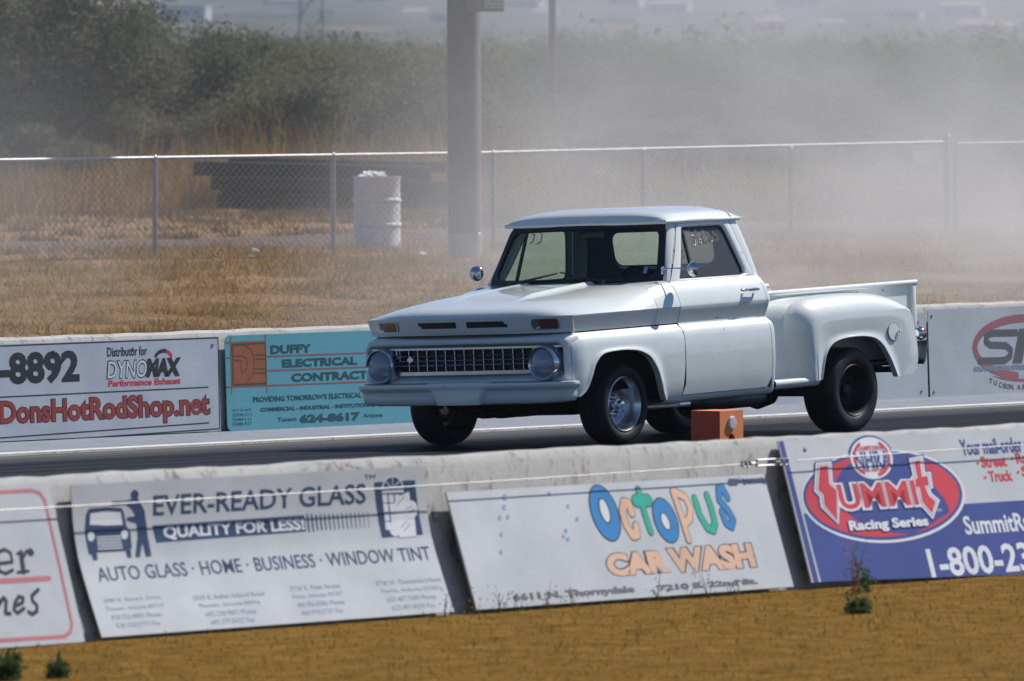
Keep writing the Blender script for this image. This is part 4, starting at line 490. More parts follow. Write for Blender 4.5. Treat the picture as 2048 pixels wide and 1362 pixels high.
  ('p', [(-14.8101, 0.6486), (-14.8108, 0.6473), (-14.8118, 0.6461), (-14.8131, 0.6449), (-14.8146, 0.6438), (-14.8163, 0.6428), (-14.8182, 0.642), (-14.8203, 0.6414), (-14.8224, 0.6409), (-14.8245, 0.6407), (-14.8265, 0.6406), (-14.8285, 0.6408), (-14.8304, 0.6412), (-14.832, 0.6418), (-14.8335, 0.6425), (-14.8347, 0.6434), (-14.8356, 0.6445), (-14.8361, 0.6456), (-14.8364, 0.6469), (-14.8363, 0.6482), (-14.836, 0.6495), (-14.8353, 0.6508), (-14.8342, 0.6521), (-14.833, 0.6533), (-14.8314, 0.6544), (-14.8297, 0.6554), (-14.8278, 0.6562), (-14.8258, 0.6568), (-14.8237, 0.6572), (-14.8216, 0.6575), (-14.8195, 0.6575), (-14.8175, 0.6573), (-14.8157, 0.657), (-14.814, 0.6564), (-14.8126, 0.6556), (-14.8114, 0.6547), (-14.8105, 0.6537), (-14.8099, 0.6525), (-14.8096, 0.6513), (-14.8097, 0.65)], 'red', 1),
  ('t', 'Street', (-14.7914, 0.6198), (-14.5378, 0.6866), 'red', 1, 0.003, 0.0),
  ('p', [(-14.4611, 0.6625), (-14.4618, 0.6612), (-14.4628, 0.6599), (-14.4641, 0.6587), (-14.4657, 0.6576), (-14.4674, 0.6567), (-14.4693, 0.6559), (-14.4714, 0.6552), (-14.4735, 0.6548), (-14.4756, 0.6545), (-14.4777, 0.6545), (-14.4797, 0.6547), (-14.4816, 0.655), (-14.4833, 0.6556), (-14.4847, 0.6564), (-14.4859, 0.6573), (-14.4868, 0.6583), (-14.4874, 0.6595), (-14.4877, 0.6608), (-14.4876, 0.6621), (-14.4872, 0.6634), (-14.4865, 0.6647), (-14.4855, 0.666), (-14.4842, 0.6672), (-14.4826, 0.6683), (-14.4809, 0.6693), (-14.479, 0.6701), (-14.4769, 0.6707), (-14.4748, 0.6712), (-14.4727, 0.6714), (-14.4706, 0.6714), (-14.4686, 0.6713), (-14.4667, 0.6709), (-14.4651, 0.6703), (-14.4636, 0.6696), (-14.4624, 0.6686), (-14.4615, 0.6676), (-14.4609, 0.6664), (-14.4606, 0.6652), (-14.4607, 0.6639)], 'red', 1),
  ('t', 'Ra', (-14.4386, 0.6317), (-14.322, 0.6949), 'red', 1, 0.003, 0.0),
  ('p', [(-14.7722, 0.5644), (-14.7729, 0.563), (-14.7739, 0.5618), (-14.7752, 0.5606), (-14.7767, 0.5595), (-14.7785, 0.5585), (-14.7804, 0.5577), (-14.7824, 0.5571), (-14.7845, 0.5567), (-14.7866, 0.5564), (-14.7887, 0.5564), (-14.7906, 0.5566), (-14.7925, 0.5569), (-14.7942, 0.5575), (-14.7956, 0.5583), (-14.7968, 0.5592), (-14.7977, 0.5602), (-14.7983, 0.5614), (-14.7985, 0.5626), (-14.7985, 0.564), (-14.7981, 0.5653), (-14.7974, 0.5666), (-14.7964, 0.5679), (-14.7951, 0.5691), (-14.7936, 0.5701), (-14.7918, 0.5711), (-14.7899, 0.5719), (-14.7879, 0.5725), (-14.7858, 0.573), (-14.7837, 0.5732), (-14.7816, 0.5732), (-14.7796, 0.5731), (-14.7778, 0.5727), (-14.7761, 0.5721), (-14.7747, 0.5714), (-14.7735, 0.5705), (-14.7726, 0.5694), (-14.772, 0.5682), (-14.7717, 0.567), (-14.7718, 0.5657)], 'red', 1),
  ('t', 'Truck', (-14.7478, 0.5353), (-14.5153, 0.6), 'red', 1, 0.003, 0.0),
  ('p', [(-14.436, 0.5817), (-14.4367, 0.5804), (-14.4378, 0.5791), (-14.4391, 0.5779), (-14.4406, 0.5769), (-14.4424, 0.5759), (-14.4443, 0.5751), (-14.4463, 0.5744), (-14.4484, 0.574), (-14.4506, 0.5738), (-14.4527, 0.5737), (-14.4547, 0.5739), (-14.4565, 0.5743), (-14.4582, 0.5749), (-14.4597, 0.5756), (-14.4609, 0.5765), (-14.4618, 0.5776), (-14.4624, 0.5788), (-14.4626, 0.58), (-14.4626, 0.5813), (-14.4622, 0.5827), (-14.4615, 0.584), (-14.4604, 0.5852), (-14.4591, 0.5864), (-14.4576, 0.5875), (-14.4558, 0.5885), (-14.4539, 0.5893), (-14.4519, 0.59), (-14.4498, 0.5904), (-14.4476, 0.5906), (-14.4455, 0.5907), (-14.4435, 0.5905), (-14.4417, 0.5901), (-14.44, 0.5895), (-14.4385, 0.5888), (-14.4373, 0.5879), (-14.4364, 0.5868), (-14.4358, 0.5856), (-14.4356, 0.5844), (-14.4356, 0.5831)], 'red', 1),
  ('t', 'S', (-14.4169, 0.5536), (-14.3257, 0.6192), 'red', 1, 0.003, 0.0),
  ('t', 'SummitRa', (-15.1088, 0.2419), (-14.4535, 0.3505), 'white', 2, 0.004, 0.0),
  ('t', '1-800-23', (-15.54, 0.0116), (-14.5303, 0.1786), 'white', 2, 0.006, 0.0),
 ],
 'D':[
  ('l', [(-3.6309, 0.7462), (1.2114, 0.749), (1.1974, 0.0296), (-3.6682, -0.0351)], 0.0088, 'black', 1, False),
  ('t', '-8892', (-1.5178, 0.4408), (-0.5276, 0.6943), 'black', 1, 0.016, 0.0),
  ('t', 'Distributor for', (-0.1809, 0.6316), (0.3147, 0.7056), 'black', 1, 0.002, 0.0),
  ('t', 'DYNO', (-0.1881, 0.4546), (0.3173, 0.604), 'black', 1, 0.01, 0.15),
  ('t', 'DYNO', (-0.1757, 0.4618), (0.3046, 0.5948), 'signwhite', 2, 0.001, 0.15),
  ('t', 'MAX', (0.3026, 0.4607), (0.7283, 0.6063), 'black', 3, 0.016, 0.2),
  ('l', [(0.4213, 0.624), (0.4267, 0.6296), (0.4328, 0.6348), (0.4395, 0.6397), (0.4468, 0.6441)], 0.0293, 'black', 1, False),
  ('l', [(0.4562, 0.6489), (0.4645, 0.6524), (0.4732, 0.6554), (0.4823, 0.6579), (0.4916, 0.6599)], 0.0293, 'black', 1, False),
  ('l', [(0.503, 0.6615), (0.5125, 0.6622), (0.5221, 0.6624), (0.5317, 0.662), (0.5411, 0.661)], 0.0293, 'black', 1, False),
  ('l', [(0.5521, 0.6591), (0.561, 0.6569), (0.5695, 0.6542), (0.5777, 0.6509), (0.5853, 0.6472)], 0.0293, 'red', 1, False),
  ('l', [(0.5937, 0.6422), (0.6001, 0.6375), (0.6059, 0.6325), (0.6109, 0.6271), (0.6152, 0.6214)], 0.0293, 'red', 1, False),
  ('t', 'Performance Exhaust', (-0.1774, 0.3971), (0.7235, 0.4478), 'red', 1, 0.003, 0.2),
  ('l', [(-3.65, 0.3463), (1.0716, 0.3615)], 0.0088, 'black', 1, False),
  ('l', [(-3.6662, 0.0062), (1.0653, 0.0799)], 0.0088, 'black', 1, False),
  ('t', 'DonsHotRodShop.net', (-1.5201, 0.091), (1.0869, 0.3273), 'black', 1, 0.014, 0.0),
  ('t', 'DonsHotRodShop.net', (-1.5052, 0.0962), (1.0711, 0.3209), 'darkred', 2, 0.006, 0.0),
 ],
 'U':[
  ('l', [(1.3689, 0.7661), (1.3651, 0.2963)], 0.0107, 'rust', 1, False),
  ('l', [(1.8155, 0.7616), (1.8146, 0.2945)], 0.0107, 'rust', 1, False),
  ('l', [(1.3047, 0.7067), (1.822, 0.7059)], 0.0107, 'rust', 1, False),
  ('l', [(1.3052, 0.5864), (3.9107, 0.5802)], 0.0107, 'rust', 1, False),
  ('l', [(1.3648, 0.4727), (3.905, 0.4671)], 0.0107, 'rust', 1, False),
  ('l', [(1.3002, 0.3549), (3.8989, 0.3473)], 0.0107, 'rust', 1, False),
  ('p', [(1.38, 0.7), (1.8192, 0.7027), (1.818, 0.363), (1.3777, 0.365)], 'rust', 2),
  ('l', [(1.3912, 0.69), (1.8081, 0.6915), (1.8066, 0.3715), (1.3911, 0.3728)], 0.0123, 'darkgreen', 3, True),
  ('l', [(1.3866, 0.5966), (1.5016, 0.5978), (1.5595, 0.576), (1.5768, 0.5308), (1.5548, 0.4825), (1.4947, 0.4596), (1.4933, 0.5614), (1.4084, 0.5635)], 0.0098, 'darkgreen', 3, False),
  ('l', [(1.5582, 0.682), (1.6345, 0.6353), (1.6632, 0.5531), (1.6452, 0.4557), (1.5567, 0.3887)], 0.0098, 'darkgreen', 3, False),
  ('l', [(1.6654, 0.5979), (1.8101, 0.6)], 0.0098, 'darkgreen', 3, False),
  ('l', [(1.6769, 0.565), (1.8084, 0.5658)], 0.0098, 'darkgreen', 3, False),
  ('l', [(1.6665, 0.4878), (1.8071, 0.4882)], 0.0098, 'darkgreen', 3, False),
  ('l', [(1.6582, 0.4537), (1.8055, 0.4548)], 0.0098, 'darkgreen', 3, False),
  ('l', [(1.5582, 0.682), (1.3909, 0.6835)], 0.0082, 'darkgreen', 3, False),
  ('t', 'DUFFY', (1.8761, 0.6025), (2.4027, 0.6717), 'darkteal', 2, 0.004, 0.0),
  ('t', 'ELECTRICAL', (2.0196, 0.4918), (2.9954, 0.557), 'darkteal', 2, 0.004, 0.0),
  ('t', 'CONTRACTORS', (2.1328, 0.3742), (3.467, 0.4416), 'darkteal', 2, 0.004, 0.0),
  ('t', "PROVIDING TOMORROW'S ELECTRICAL SE", (1.6311, 0.2245), (3.1332, 0.2682), 'darkteal', 1, 0.002, 0.0),
  ('t', 'COMMERCIAL - INDUSTRIAL - INSTITUTIONAL', (1.7191, 0.1478), (3.2098, 0.1792), 'darkteal', 1, 0.002, 0.0),
  ('t', 'Tucson', (1.9387, 0.0622), (2.1812, 0.0959), 'darkteal', 1, 0.001, 0.0),
  ('t', '624-8617', (2.2222, 0.0406), (3.0119, 0.1105), 'darkteal', 1, 0.006, 0.0),
  ('t', 'Arizona', (3.0526, 0.0613), (3.3083, 0.0936), 'darkteal', 1, 0.001, 0.0),
  ('t', 'ROC LIC NOS', (1.37, 0.1595), (1.6038, 0.178), 'darkteal', 1, 0.0, 0.0),
  ('t', '32534 C11', (1.3629, 0.1199), (1.6126, 0.1444), 'darkteal', 1, 0.0, 0.0),
  ('t', '70406 L11', (1.3585, 0.0851), (1.6002, 0.1064), 'darkteal', 1, 0.0, 0.0),
  ('t', '75288 A17', (1.354, 0.047), (1.6038, 0.0721), 'darkteal', 1, 0.0, 0.0),
 ],
 'R':[
  ('l', [(12.4191, 0.1533), (12.3376, 0.1619), (12.2589, 0.1732), (12.184, 0.187), (12.1136, 0.2031), (12.0485, 0.2213), (11.9894, 0.2414), (11.937, 0.2633), (11.8917, 0.2867), (11.8541, 0.3113), (11.8245, 0.3368), (11.8033, 0.363), (11.7907, 0.3897), (11.7868, 0.4164), (11.7917, 0.443), (11.8053, 0.4692), (11.8274, 0.4946), (11.8579, 0.519), (11.8964, 0.5422), (11.9425, 0.5638), (11.9957, 0.5836), (12.0555, 0.6015), (12.1212, 0.6173), (12.1921, 0.6307), (12.2675, 0.6416), (12.3465, 0.6498), (12.4284, 0.6554), (12.5121, 0.6582), (12.5969, 0.6582), (12.6817, 0.6554), (12.7657, 0.6497)], 0.0687, 'fadedmaroon', 1, False),
  ('l', [(12.4374, 0.5325), (12.0505, 0.5374), (11.9672, 0.5124), (11.9578, 0.4645), (12.0278, 0.4339), (12.2667, 0.4234), (12.3417, 0.383), (12.3303, 0.3301), (12.2425, 0.2936), (11.85, 0.2977)], 0.0617, 'charcoal', 2, False),
  ('p', [(12.361, 0.2636), (12.484, 0.5662), (12.6269, 0.565), (12.5071, 0.2638)], 'charcoal', 2),
  ('t', 'SOUTHWESTERN INTERN', (11.7601, 0.2076), (12.584, 0.2512), 'slate', 3, 0.004, 0.0),
  ('p', [(11.9883, 0.1767), (12.115, 0.1522), (12.2854, 0.1352), (12.577, 0.1226), (12.5756, 0.0965), (12.3526, 0.1092), (12.1653, 0.1335)], 'fadedmaroon', 1),
  ('t', 'T', (11.9892, 0.0996), (12.0429, 0.1444), 'charcoal', 1, 0.002, 0.0),
  ('t', 'U', (12.0598, 0.0784), (12.1135, 0.1233), 'charcoal', 1, 0.002, 0.0),
  ('t', 'C', (12.1357, 0.06), (12.1895, 0.1049), 'charcoal', 1, 0.002, 0.0),
  ('t', 'S', (12.1984, 0.0487), (12.2522, 0.0935), 'charcoal', 1, 0.002, 0.0),
  ('t', 'O', (12.2512, 0.0424), (12.3051, 0.0873), 'charcoal', 1, 0.002, 0.0),
  ('t', 'N', (12.3059, 0.039), (12.3598, 0.0839), 'charcoal', 1, 0.002, 0.0),
  ('t', ',', (12.3533, 0.028), (12.3682, 0.0489), 'charcoal', 1, 0.002, 0.0),
  ('t', 'A', (12.4223, 0.0329), (12.4764, 0.0779), 'charcoal', 1, 0.002, 0.0),
  ('t', 'R', (12.5031, 0.0307), (12.5572, 0.0757), 'charcoal', 1, 0.002, 0.0),
 ],
}
PROF={'lean': [(-14.44, -0.03), (-14.205, 0.775)], 'octo': [(-14.44, -0.03), (-14.235, 0.6)], 'curve': [(-14.42, -0.03), (-14.352, 0.14), (-14.295, 0.29), (-14.265, 0.38), (-14.245, 0.47), (-14.232, 0.56), (-14.222, 0.68), (-14.215, 0.79)], 'far': [(3.96, -0.02), (3.985, 0.76)]}
# ------------------------------------------------------------------ the pickup truck
CROWN = 0.0175                              # cross fall of the strip: the truck leans with it
truck = empty('pickup_truck', (0, 0, -0.9*CROWN), (-CROWN, 0, 0))
tag(truck, 'white vintage stepside pickup truck with chrome grille and round mirrors on the drag strip', 'pickup truck')
# the body sits nose-down and leans a little on its springs; wheels stay on the ground
BT = Matrix.Translation((0, -0.9, 0)) @ Matrix.Rotation(-0.0125, 4, 'X') @ Matrix.Translation((0, 0.9, 0)) @ Matrix.Rotation(-0.028, 4, 'Y')
def body(mb, name, mats, parent=truck, **kw):
    mb.xf(BT); return mb.build(name, mats, parent, **kw)

YP = [(0.27,0.930),(0.30,0.952),(0.34,0.968),(0.42,0.984),(0.55,0.994),(0.70,0.996),(0.78,0.992),(0.815,0.984),(0.838,0.970),(0.855,0.952),(0.868,0.938),
      (0.880,0.931),(0.892,0.932),(0.93,0.944),(0.975,0.959),(1.008,0.970),(1.016,0.969),(1.03,0.966),(1.07,0.953),(1.11,0.936),(1.15,0.912),(1.175,0.892),(1.20,0.868)]
ZS = [p[0] for p in YP]
def ys(z): return interp(z, YP)
def zsplit(z0, z1):
    out = [z0]+[z for z in ZS if z0+0.004 < z < z1-0.004]+[z1]
    o2 = []
    for a, b in zip(out[:-1], out[1:]):
        k = max(1, int((b-a)/0.06)); o2 += [a+(b-a)*i/k for i in range(k)]
    return o2+[z1]
def side_panel(mb, s, x0f, x1f, z0, z1, nx=8, dy=0.0):
    """side sheet between two edges x0f(z), x1f(z) on the body side profile"""
    rows = []
    for z in zsplit(z0, z1):
        a, b = x0f(z), x1f(z)
        rows.append([(lerp(a, b, i/nx), s*(ys(z)+dy), z) for i in range(nx+1)])
    mb.grid(rows)

# --- hood
ZC = [(-0.80,1.012),(-0.79,1.013),(-0.775,1.032),(-0.75,1.053),(-0.71,1.074),(-0.64,1.095),(-0.5,1.120),(-0.3,1.143),(0.0,1.168),(0.3,1.190),(0.6,1.206),(0.9,1.208)]
def hood_z(x, y):
    zc = interp(x-(lipx(y)+0.79)*max(0, 1-(x-lipx(y))/0.6), ZC); s = min(1.0, abs(y)/0.970)
    z = 1.010+(zc-1.010)*(1-s**5.2)
    if x > 0.05:                                # flows into the fuller shoulder of the doors
        w = min(1, (x-0.05)/0.60); w = w*w*(3-2*w)
        zd = min(zc, interp(abs(y), [(0.80, 1.208), (0.868, 1.20), (0.892, 1.175), (0.912, 1.15), (0.936, 1.11), (0.953, 1.07), (0.966, 1.03), (0.970, 1.010)]))
        z = lerp(z, zd, w)
    # raised centre panel whose edges run as two ribs
    k = min(1, max(0, (x+0.52)/0.25))
    e = min(1, max(0, (0.36-abs(y))/0.05))
    rib = math.exp(-((abs(y)-0.30)/0.022)**2)*0.010
    return z+k*(0.016*e*e*(3-2*e)+rib)
def lipx(y): return -0.79+0.115*(abs(y)/0.97)**2.2
def hood_rear(y): return 0.47-0.075*(abs(y)/0.97)**2
mb = MB()
YS = sorted(set([round(-0.970+1.94*i/44, 4) for i in range(45)]+[a*s for a in (0.262,0.28,0.30,0.318,0.336,0.355,0.94,0.955,0.965) for s in (1,-1)]))
T = [0,.012,.03,.06,.1,.15,.2,.26,.32,.4,.5,.6,.7,.8,.9,1]
mb.grid([[(lerp(lipx(y), hood_rear(y), t), y, hood_z(lerp(lipx(y), hood_rear(y), t), y)) for y in YS] for t in T])
# face band under the lip and the side bands
def band(y, z): return lipx(y)+0.030*(1.012-z)/0.125+ (0.010 if z < 0.90 else 0)
mb.grid([[(band(y, 1.012) if t == 0 else band(y, lerp(1.012, 0.888, t)), y*(1-0.02*t), lerp(hood_z(lipx(y), y), 0.888, t)) for y in YS] for t in (0, .03, .1, .3, .6, .85, 1)])
for s in (-1, 1):
    side_panel(mb, s, lambda z: -0.672+0.022*(1.012-z)/0.12, lambda z: 0.398, 0.888, 1.010, 10)
hood = body(mb, 'hood', 'paint', solid=0.008, sharp=28)
for y0, y1 in ((0.05, 0.42), (-0.42, -0.05)):
    mb = MB(); s = 1 if y0 > 0 else -1
    a, b = (0.05, 0.42)
    poly = [(a, 0.984), (b, 0.984), (b-0.035, 0.938), (a+0.0, 0.938)] if s > 0 else [(a-0.0, 0.984), (b-0.035, 0.984), (b, 0.938), (a, 0.938)]
    poly = [(lerp(poly[i][0], poly[(i+1) % 4][0], k/10)*s, lerp(poly[i][1], poly[(i+1) % 4][1], k/10)) for i in range(4) for k in range(10)]
    f0 = lambda d: [(band(y, z)+d, y, z) for y, z in poly]
    mid = [(y, 0.961) for y, z in poly]
    mb.grid([f0(0.01), f0(-0.0062), [(band(y, z)-0.0060, y, z) for y, z in mid]], True)
    body(mb, 'air_slot', 'gasket', hood, sharp=30)  # black plate set proud, its colour standing in for the shade of an opening
for s in (-1, 1):
    mb = MB(); pr = rrect(0.635, 0.855, 0.912, 0.992, 0.022); pi = rrect(0.690 if s < 0 else 0.65, 0.845 if s < 0 else 0.80, 0.926, 0.986, 0.014)
    f = lambda d: (lambda y, z: (band(y*s, z)+d, y*s, z))
    rows = [[f(-0.004)(*p) for p in pr], [f(-0.016)(*p) for p in pr], [f(-0.016)(lerp(p[0], q[0], .5), lerp(p[1], q[1], .5)) for p, q in zip(pr, pi)], [f(-0.004)(*p) for p in pi]]
    mb.grid(rows, True)
    t = body(mb, 'turn_signal', 'dull chrome', hood, sharp=40)
    mb = MB(); mb.prism(pi, f(-0.007), f(-0.002)); body(mb, 'lens', 'amber lens', hood)

# --- cowl between hood and windshield
def ws_base(y): return 0.52+0.17*(abs(y)/0.82)**2.4 if abs(y) < 0.82 else 0.69
mb = MB()
mb.grid([[(lerp(hood_rear(y)+0.006, ws_base(y)+(0.03 if abs(y) < 0.8 else 0.005), t), y, hood_z(0.49, y) if 0 else hood_z(lerp(hood_rear(y), ws_base(y), t), y)-(0.016+0.008)*(1 if abs(y) < 0.34 else 0)) for y in YS] for t in (0,.2,.4,.6,.8,1)])
for s in (-1, 1): side_panel(mb, s, lambda z: 0.404, lambda z: 0.692, 0.888, 1.010, 4)
for s in (-1, 1):                              # little pressed-in vent at each rear corner
    mb.lathe([(0.0, 0.012), (0.03, 0.010), (0.045, 0.0)], 12, 'z', (0.62, s*0.90, 1.098))
body(mb, 'cowl', 'paint', solid=0.008, sharp=28)

# --- front fenders
ARCH = smooth_path([(-0.645,0,0.40),(-0.575,0,0.452),(-0.515,0,0.545),(-0.462,0,0.640),(-0.36,0,0.708),(-0.18,0,0.724),(-0.03,0,0.722),(0.11,0,0.705),(0.235,0,0.655),(0.318,0,0.565),(0.372,0,0.465),(0.408,0,0.38),(0.455,0,0.316)], 46)
OUT = even([(-0.705,0,0.40),(-0.705,0,0.60),(-0.705,0,0.82),(-0.69,0,0.862),(-0.66,0,0.874),(-0.3,0,0.876),(0.2,0,0.876),(0.66,0,0.876),(0.694,0,0.872),(0.695,0,0.80),(0.69,0,0.55),(0.672,0,0.40),(0.655,0,0.30)], 240)
def pair(inner, outer, c):
    """match inner points with outer points along rays by angle fraction"""
    n = len(inner); res = []
    w = [0.0]
    # weight by progressive fraction measured on the outer curve nearest to rays from c
    for i, p in enumerate(inner):
        f = i/(n-1); res.append(outer[int(round(f*(len(outer)-1)))])
    return res
OUTP = pair(ARCH, OUT, None)
for s in (-1, 1):
    mb = MB(); rows = []
    TT = [0, .02, .06, .12, .2, .3, .4, .5, .6, .7, .78, .85, .90, .94, .97, 1]
    for k, t in enumerate(TT):
        row = []
        for a, b in zip(ARCH, OUTP):
            p = a.lerp(b, t); y = ys(p.z)
            fl = 0.014*math.exp(-(t/0.09)**2)                       # rolled lip round the opening
            nose = max(0, (-0.56-p.x)/0.145); y -= 0.030*nose**2
            row.append((p.x, s*(y+fl), p.z))
        rows.append(row)
    back = [(p[0], p[1]-s*0.05, p[2]+0.0) for p in rows[0]]
    mb.grid([back]+rows)
    body(mb, 'front_fender', 'paint', solid=0.006, sharp=40)

# --- grille shell
def shell_out():
    o = rrect(-0.962, 0.962, 0.46, 0.868, 0.05, 6); return o
def shell_in(): return rrect(-0.905, 0.905, 0.578, 0.792, 0.06, 6)
so, si = shell_out(), shell_in()
mb = MB(); rows = []
for t, xx in ((-0.15,-0.665),(0.0,-0.722),(0.14,-0.762),(0.30,-0.788),(0.48,-0.797),(0.64,-0.793),(0.80,-0.770),(1.0,-0.742),(1.0,-0.70)):
    row = []
    for (ya, za), (yb, zb) in zip(so, si):
        bow = 0.075*(abs(lerp(ya, yb, t))/0.95)**2.2-0.03
        row.append((xx+bow, lerp(ya, yb, t), lerp(za, zb, t)))
    rows.append(row)
mb.grid(rows, True)
shell = body(mb, 'grille_shell', 'paint', solid=0.006, sharp=40)
mb = MB(); mb.box(-0.66, -0.652, -0.93, 0.93, 0.50, 0.84); body(mb, 'radiator_panel', 'gasket')
mb = MB()
def gx(y): return -0.775+0.055*(abs(y)/0.9)**2
YG = [-0.90+1.8*i/36 for i in range(37)]
for zc, h, d in ((0.786, 0.011, 0.012), (0.602, 0.019, 0.02)):
    mb.grid([[(gx(y)-dx, y, zc+dz) for y in YG] for dx, dz in ((0,h),(d,h*.7),(d,-h*.7),(0,-h),(-d*2,-h),(-d*2,h),(0,h))])
for zc in (0.730, 0.695, 0.660):
    mb.tube([(gx(y)+0.006, y, zc) for y in YG if abs(y) < 0.68], 0.0042, 6)
for k in range(15):
    y = -0.63+1.26*k/14
    mb.grid([[(gx(y)+dx, y+dy, z) for dx, dy in ((0.012,-0.003),(0.012,0.003),(0.05,0.003),(0.05,-0.003),(0.012,-0.003))] for z in (0.618, 0.700, 0.778)])
for y in (-0.655, 0.655):
    mb.tube([(gx(y)+0.006, y, 0.62), (gx(y)+0.006, y, 0.775)], 0.008, 6)
grille = body(mb, 'grille', 'dull chrome', sharp=40)
mb = MB(); mb.prism([(0.50,0.728),(0.53,0.728),(0.53,0.716),(0.545,0.716),(0.545,0.700),(0.53,0.700),(0.53,0.688),(0.50,0.688),(0.50,0.700),(0.485,0.700),(0.485,0.716),(0.50,0.716)], lambda y, z: (gx(y)-0.006, y, z), lambda y, z: (gx(y)+0.004, y, z))
body(mb, 'badge', 'chrome', grille)
for s in (-1, 1):
    cy_, cz_ = s*0.768, 0.662
    xb = gx(0.77)
    mb = MB(); mb.lathe([(0.150, 0.055), (0.143, 0.0), (0.132, -0.055), (0.129, -0.085), (0.121, -0.093), (0.110, -0.088), (0.104, -0.074)], 40, 'x', (xb, cy_, cz_))
    hl = body(mb, 'headlight', 'chrome', sharp=50)
    mb = MB(); mb.lathe([(0.104, -0.078), (0.085, -0.093), (0.05, -0.105), (0.02, -0.110), (0.001, -0.111)], 32, 'x', (xb, cy_, cz_)); body(mb, 'lens', 'lens glass', hl, sharp=0 or 60)
    mb = MB(); mb.lathe([(0.103, -0.074), (0.09, -0.03), (0.06, 0.01), (0.03, 0.025), (0.001, 0.03)], 32, 'x', (xb, cy_, cz_)); body(mb, 'reflector', 'headlamp', hl, sharp=60)

# --- front bumper, wrapped round the corners
mb = MB()
def bx(y): return -0.875+0.055*(abs(y)/0.93)**2
path = [(bx(y), y) for y in [-0.93+1.86*i/124 for i in range(125)]]
def corner(s):
    o = []
    for k in range(1, 8):
        a = R(90*k/7); o.append((bx(0.93)+0.085*(1-math.cos(a)), s*(0.93+0.085*math.sin(a))))
    o.append((-0.69, s*1.015)); return o
path = corner(-1)[::-1]+path+corner(1)
prof = [(0.40,-0.530),(0.16,-0.532),(0.05,-0.5295),(0.0,-0.520),(-0.005,-0.500),(0.006,-0.482),(0.024,-0.470),(0.030,-0.455),(0.028,-0.42),(0.030,-0.40),(0.036,-0.375),(0.05,-0.364),(0.30,-0.362)]
rows = []
for d, z in prof:
    z = -z; row = []
    for i, (x, y) in enumerate(path):
        a = Vector(path[max(0, i-1)]); b = Vector(path[min(len(path)-1, i+1)]); t = (b-a).normalized(); n = Vector((t.y, -t.x))  # inward
        pl = abs(y); wpl = 0.27-(0.52-z)*0.45; k = 1 if pl < wpl else max(0, 1-(pl-wpl)/0.02)    # flat plate pad in the middle
        dd = d*0.22 if d > 0.1 else d
        dd = lerp(dd, min(dd, 0.004) if d < 0.06 else dd, k)
        zz = z+(0.012*max(0, (pl-0.6)/0.4)**2 if z < 0.45 else 0)
        row.append((x+n.x*dd if True else 0, y+n.y*dd, zz))
    rows.append(row)
mb.grid(rows)
bump = body(mb, 'front_bumper', 'paint', solid=0.005, sharp=50)
for y in (0.115, -0.045):
    mb = MB(); mb.lathe([(0.009, -0.004), (0.009, 0.004)], 10, 'x', (bx(0)-0.001, y, 0.505), True)
    body(mb, 'bolt', 'gasket', bump)

# --- cab: doors, pillars, roof, back
BELT = 1.195
def yin(z): return 0.868-(z-BELT)*0.285                     # cab side above the belt leans inwards
D0 = lambda z: 0.704-(0.04*max(0, (0.42-z)/0.1) if z < 0.42 else 0)
D1 = lambda z: 1.822-(0.05*max(0, (0.42-z)/0.08)**2 if z < 0.42 else 0)
WIN = [(0.86,1.213),(1.0,1.212),(1.2,1.211),(1.4,1.210),(1.58,1.209),(1.676,1.209),(1.702,1.222),(1.700,1.26),(1.67,1.36),(1.635,1.47),(1.605,1.555),(1.585,1.588),(1.55,1.600),(1.4,1.601),(1.25,1.602),(1.10,1.603),(1.065,1.600),(1.047,1.582),(1.02,1.52),(0.97,1.41),(0.91,1.29),(0.872,1.235)]
DOUT = [(0.72,1.196),(0.95,1.196),(1.2,1.196),(1.4,1.196),(1.60,1.196),(1.74,1.196),(1.806,1.20),(1.795,1.24),(1.757,1.36),(1.722,1.47),(1.694,1.56),(1.676,1.62),(1.63,1.652),(1.42,1.656),(1.27,1.657),(1.12,1.658),(1.03,1.656),(1.000,1.640),(0.955,1.55),(0.89,1.43),(0.80,1.30),(0.735,1.215)]
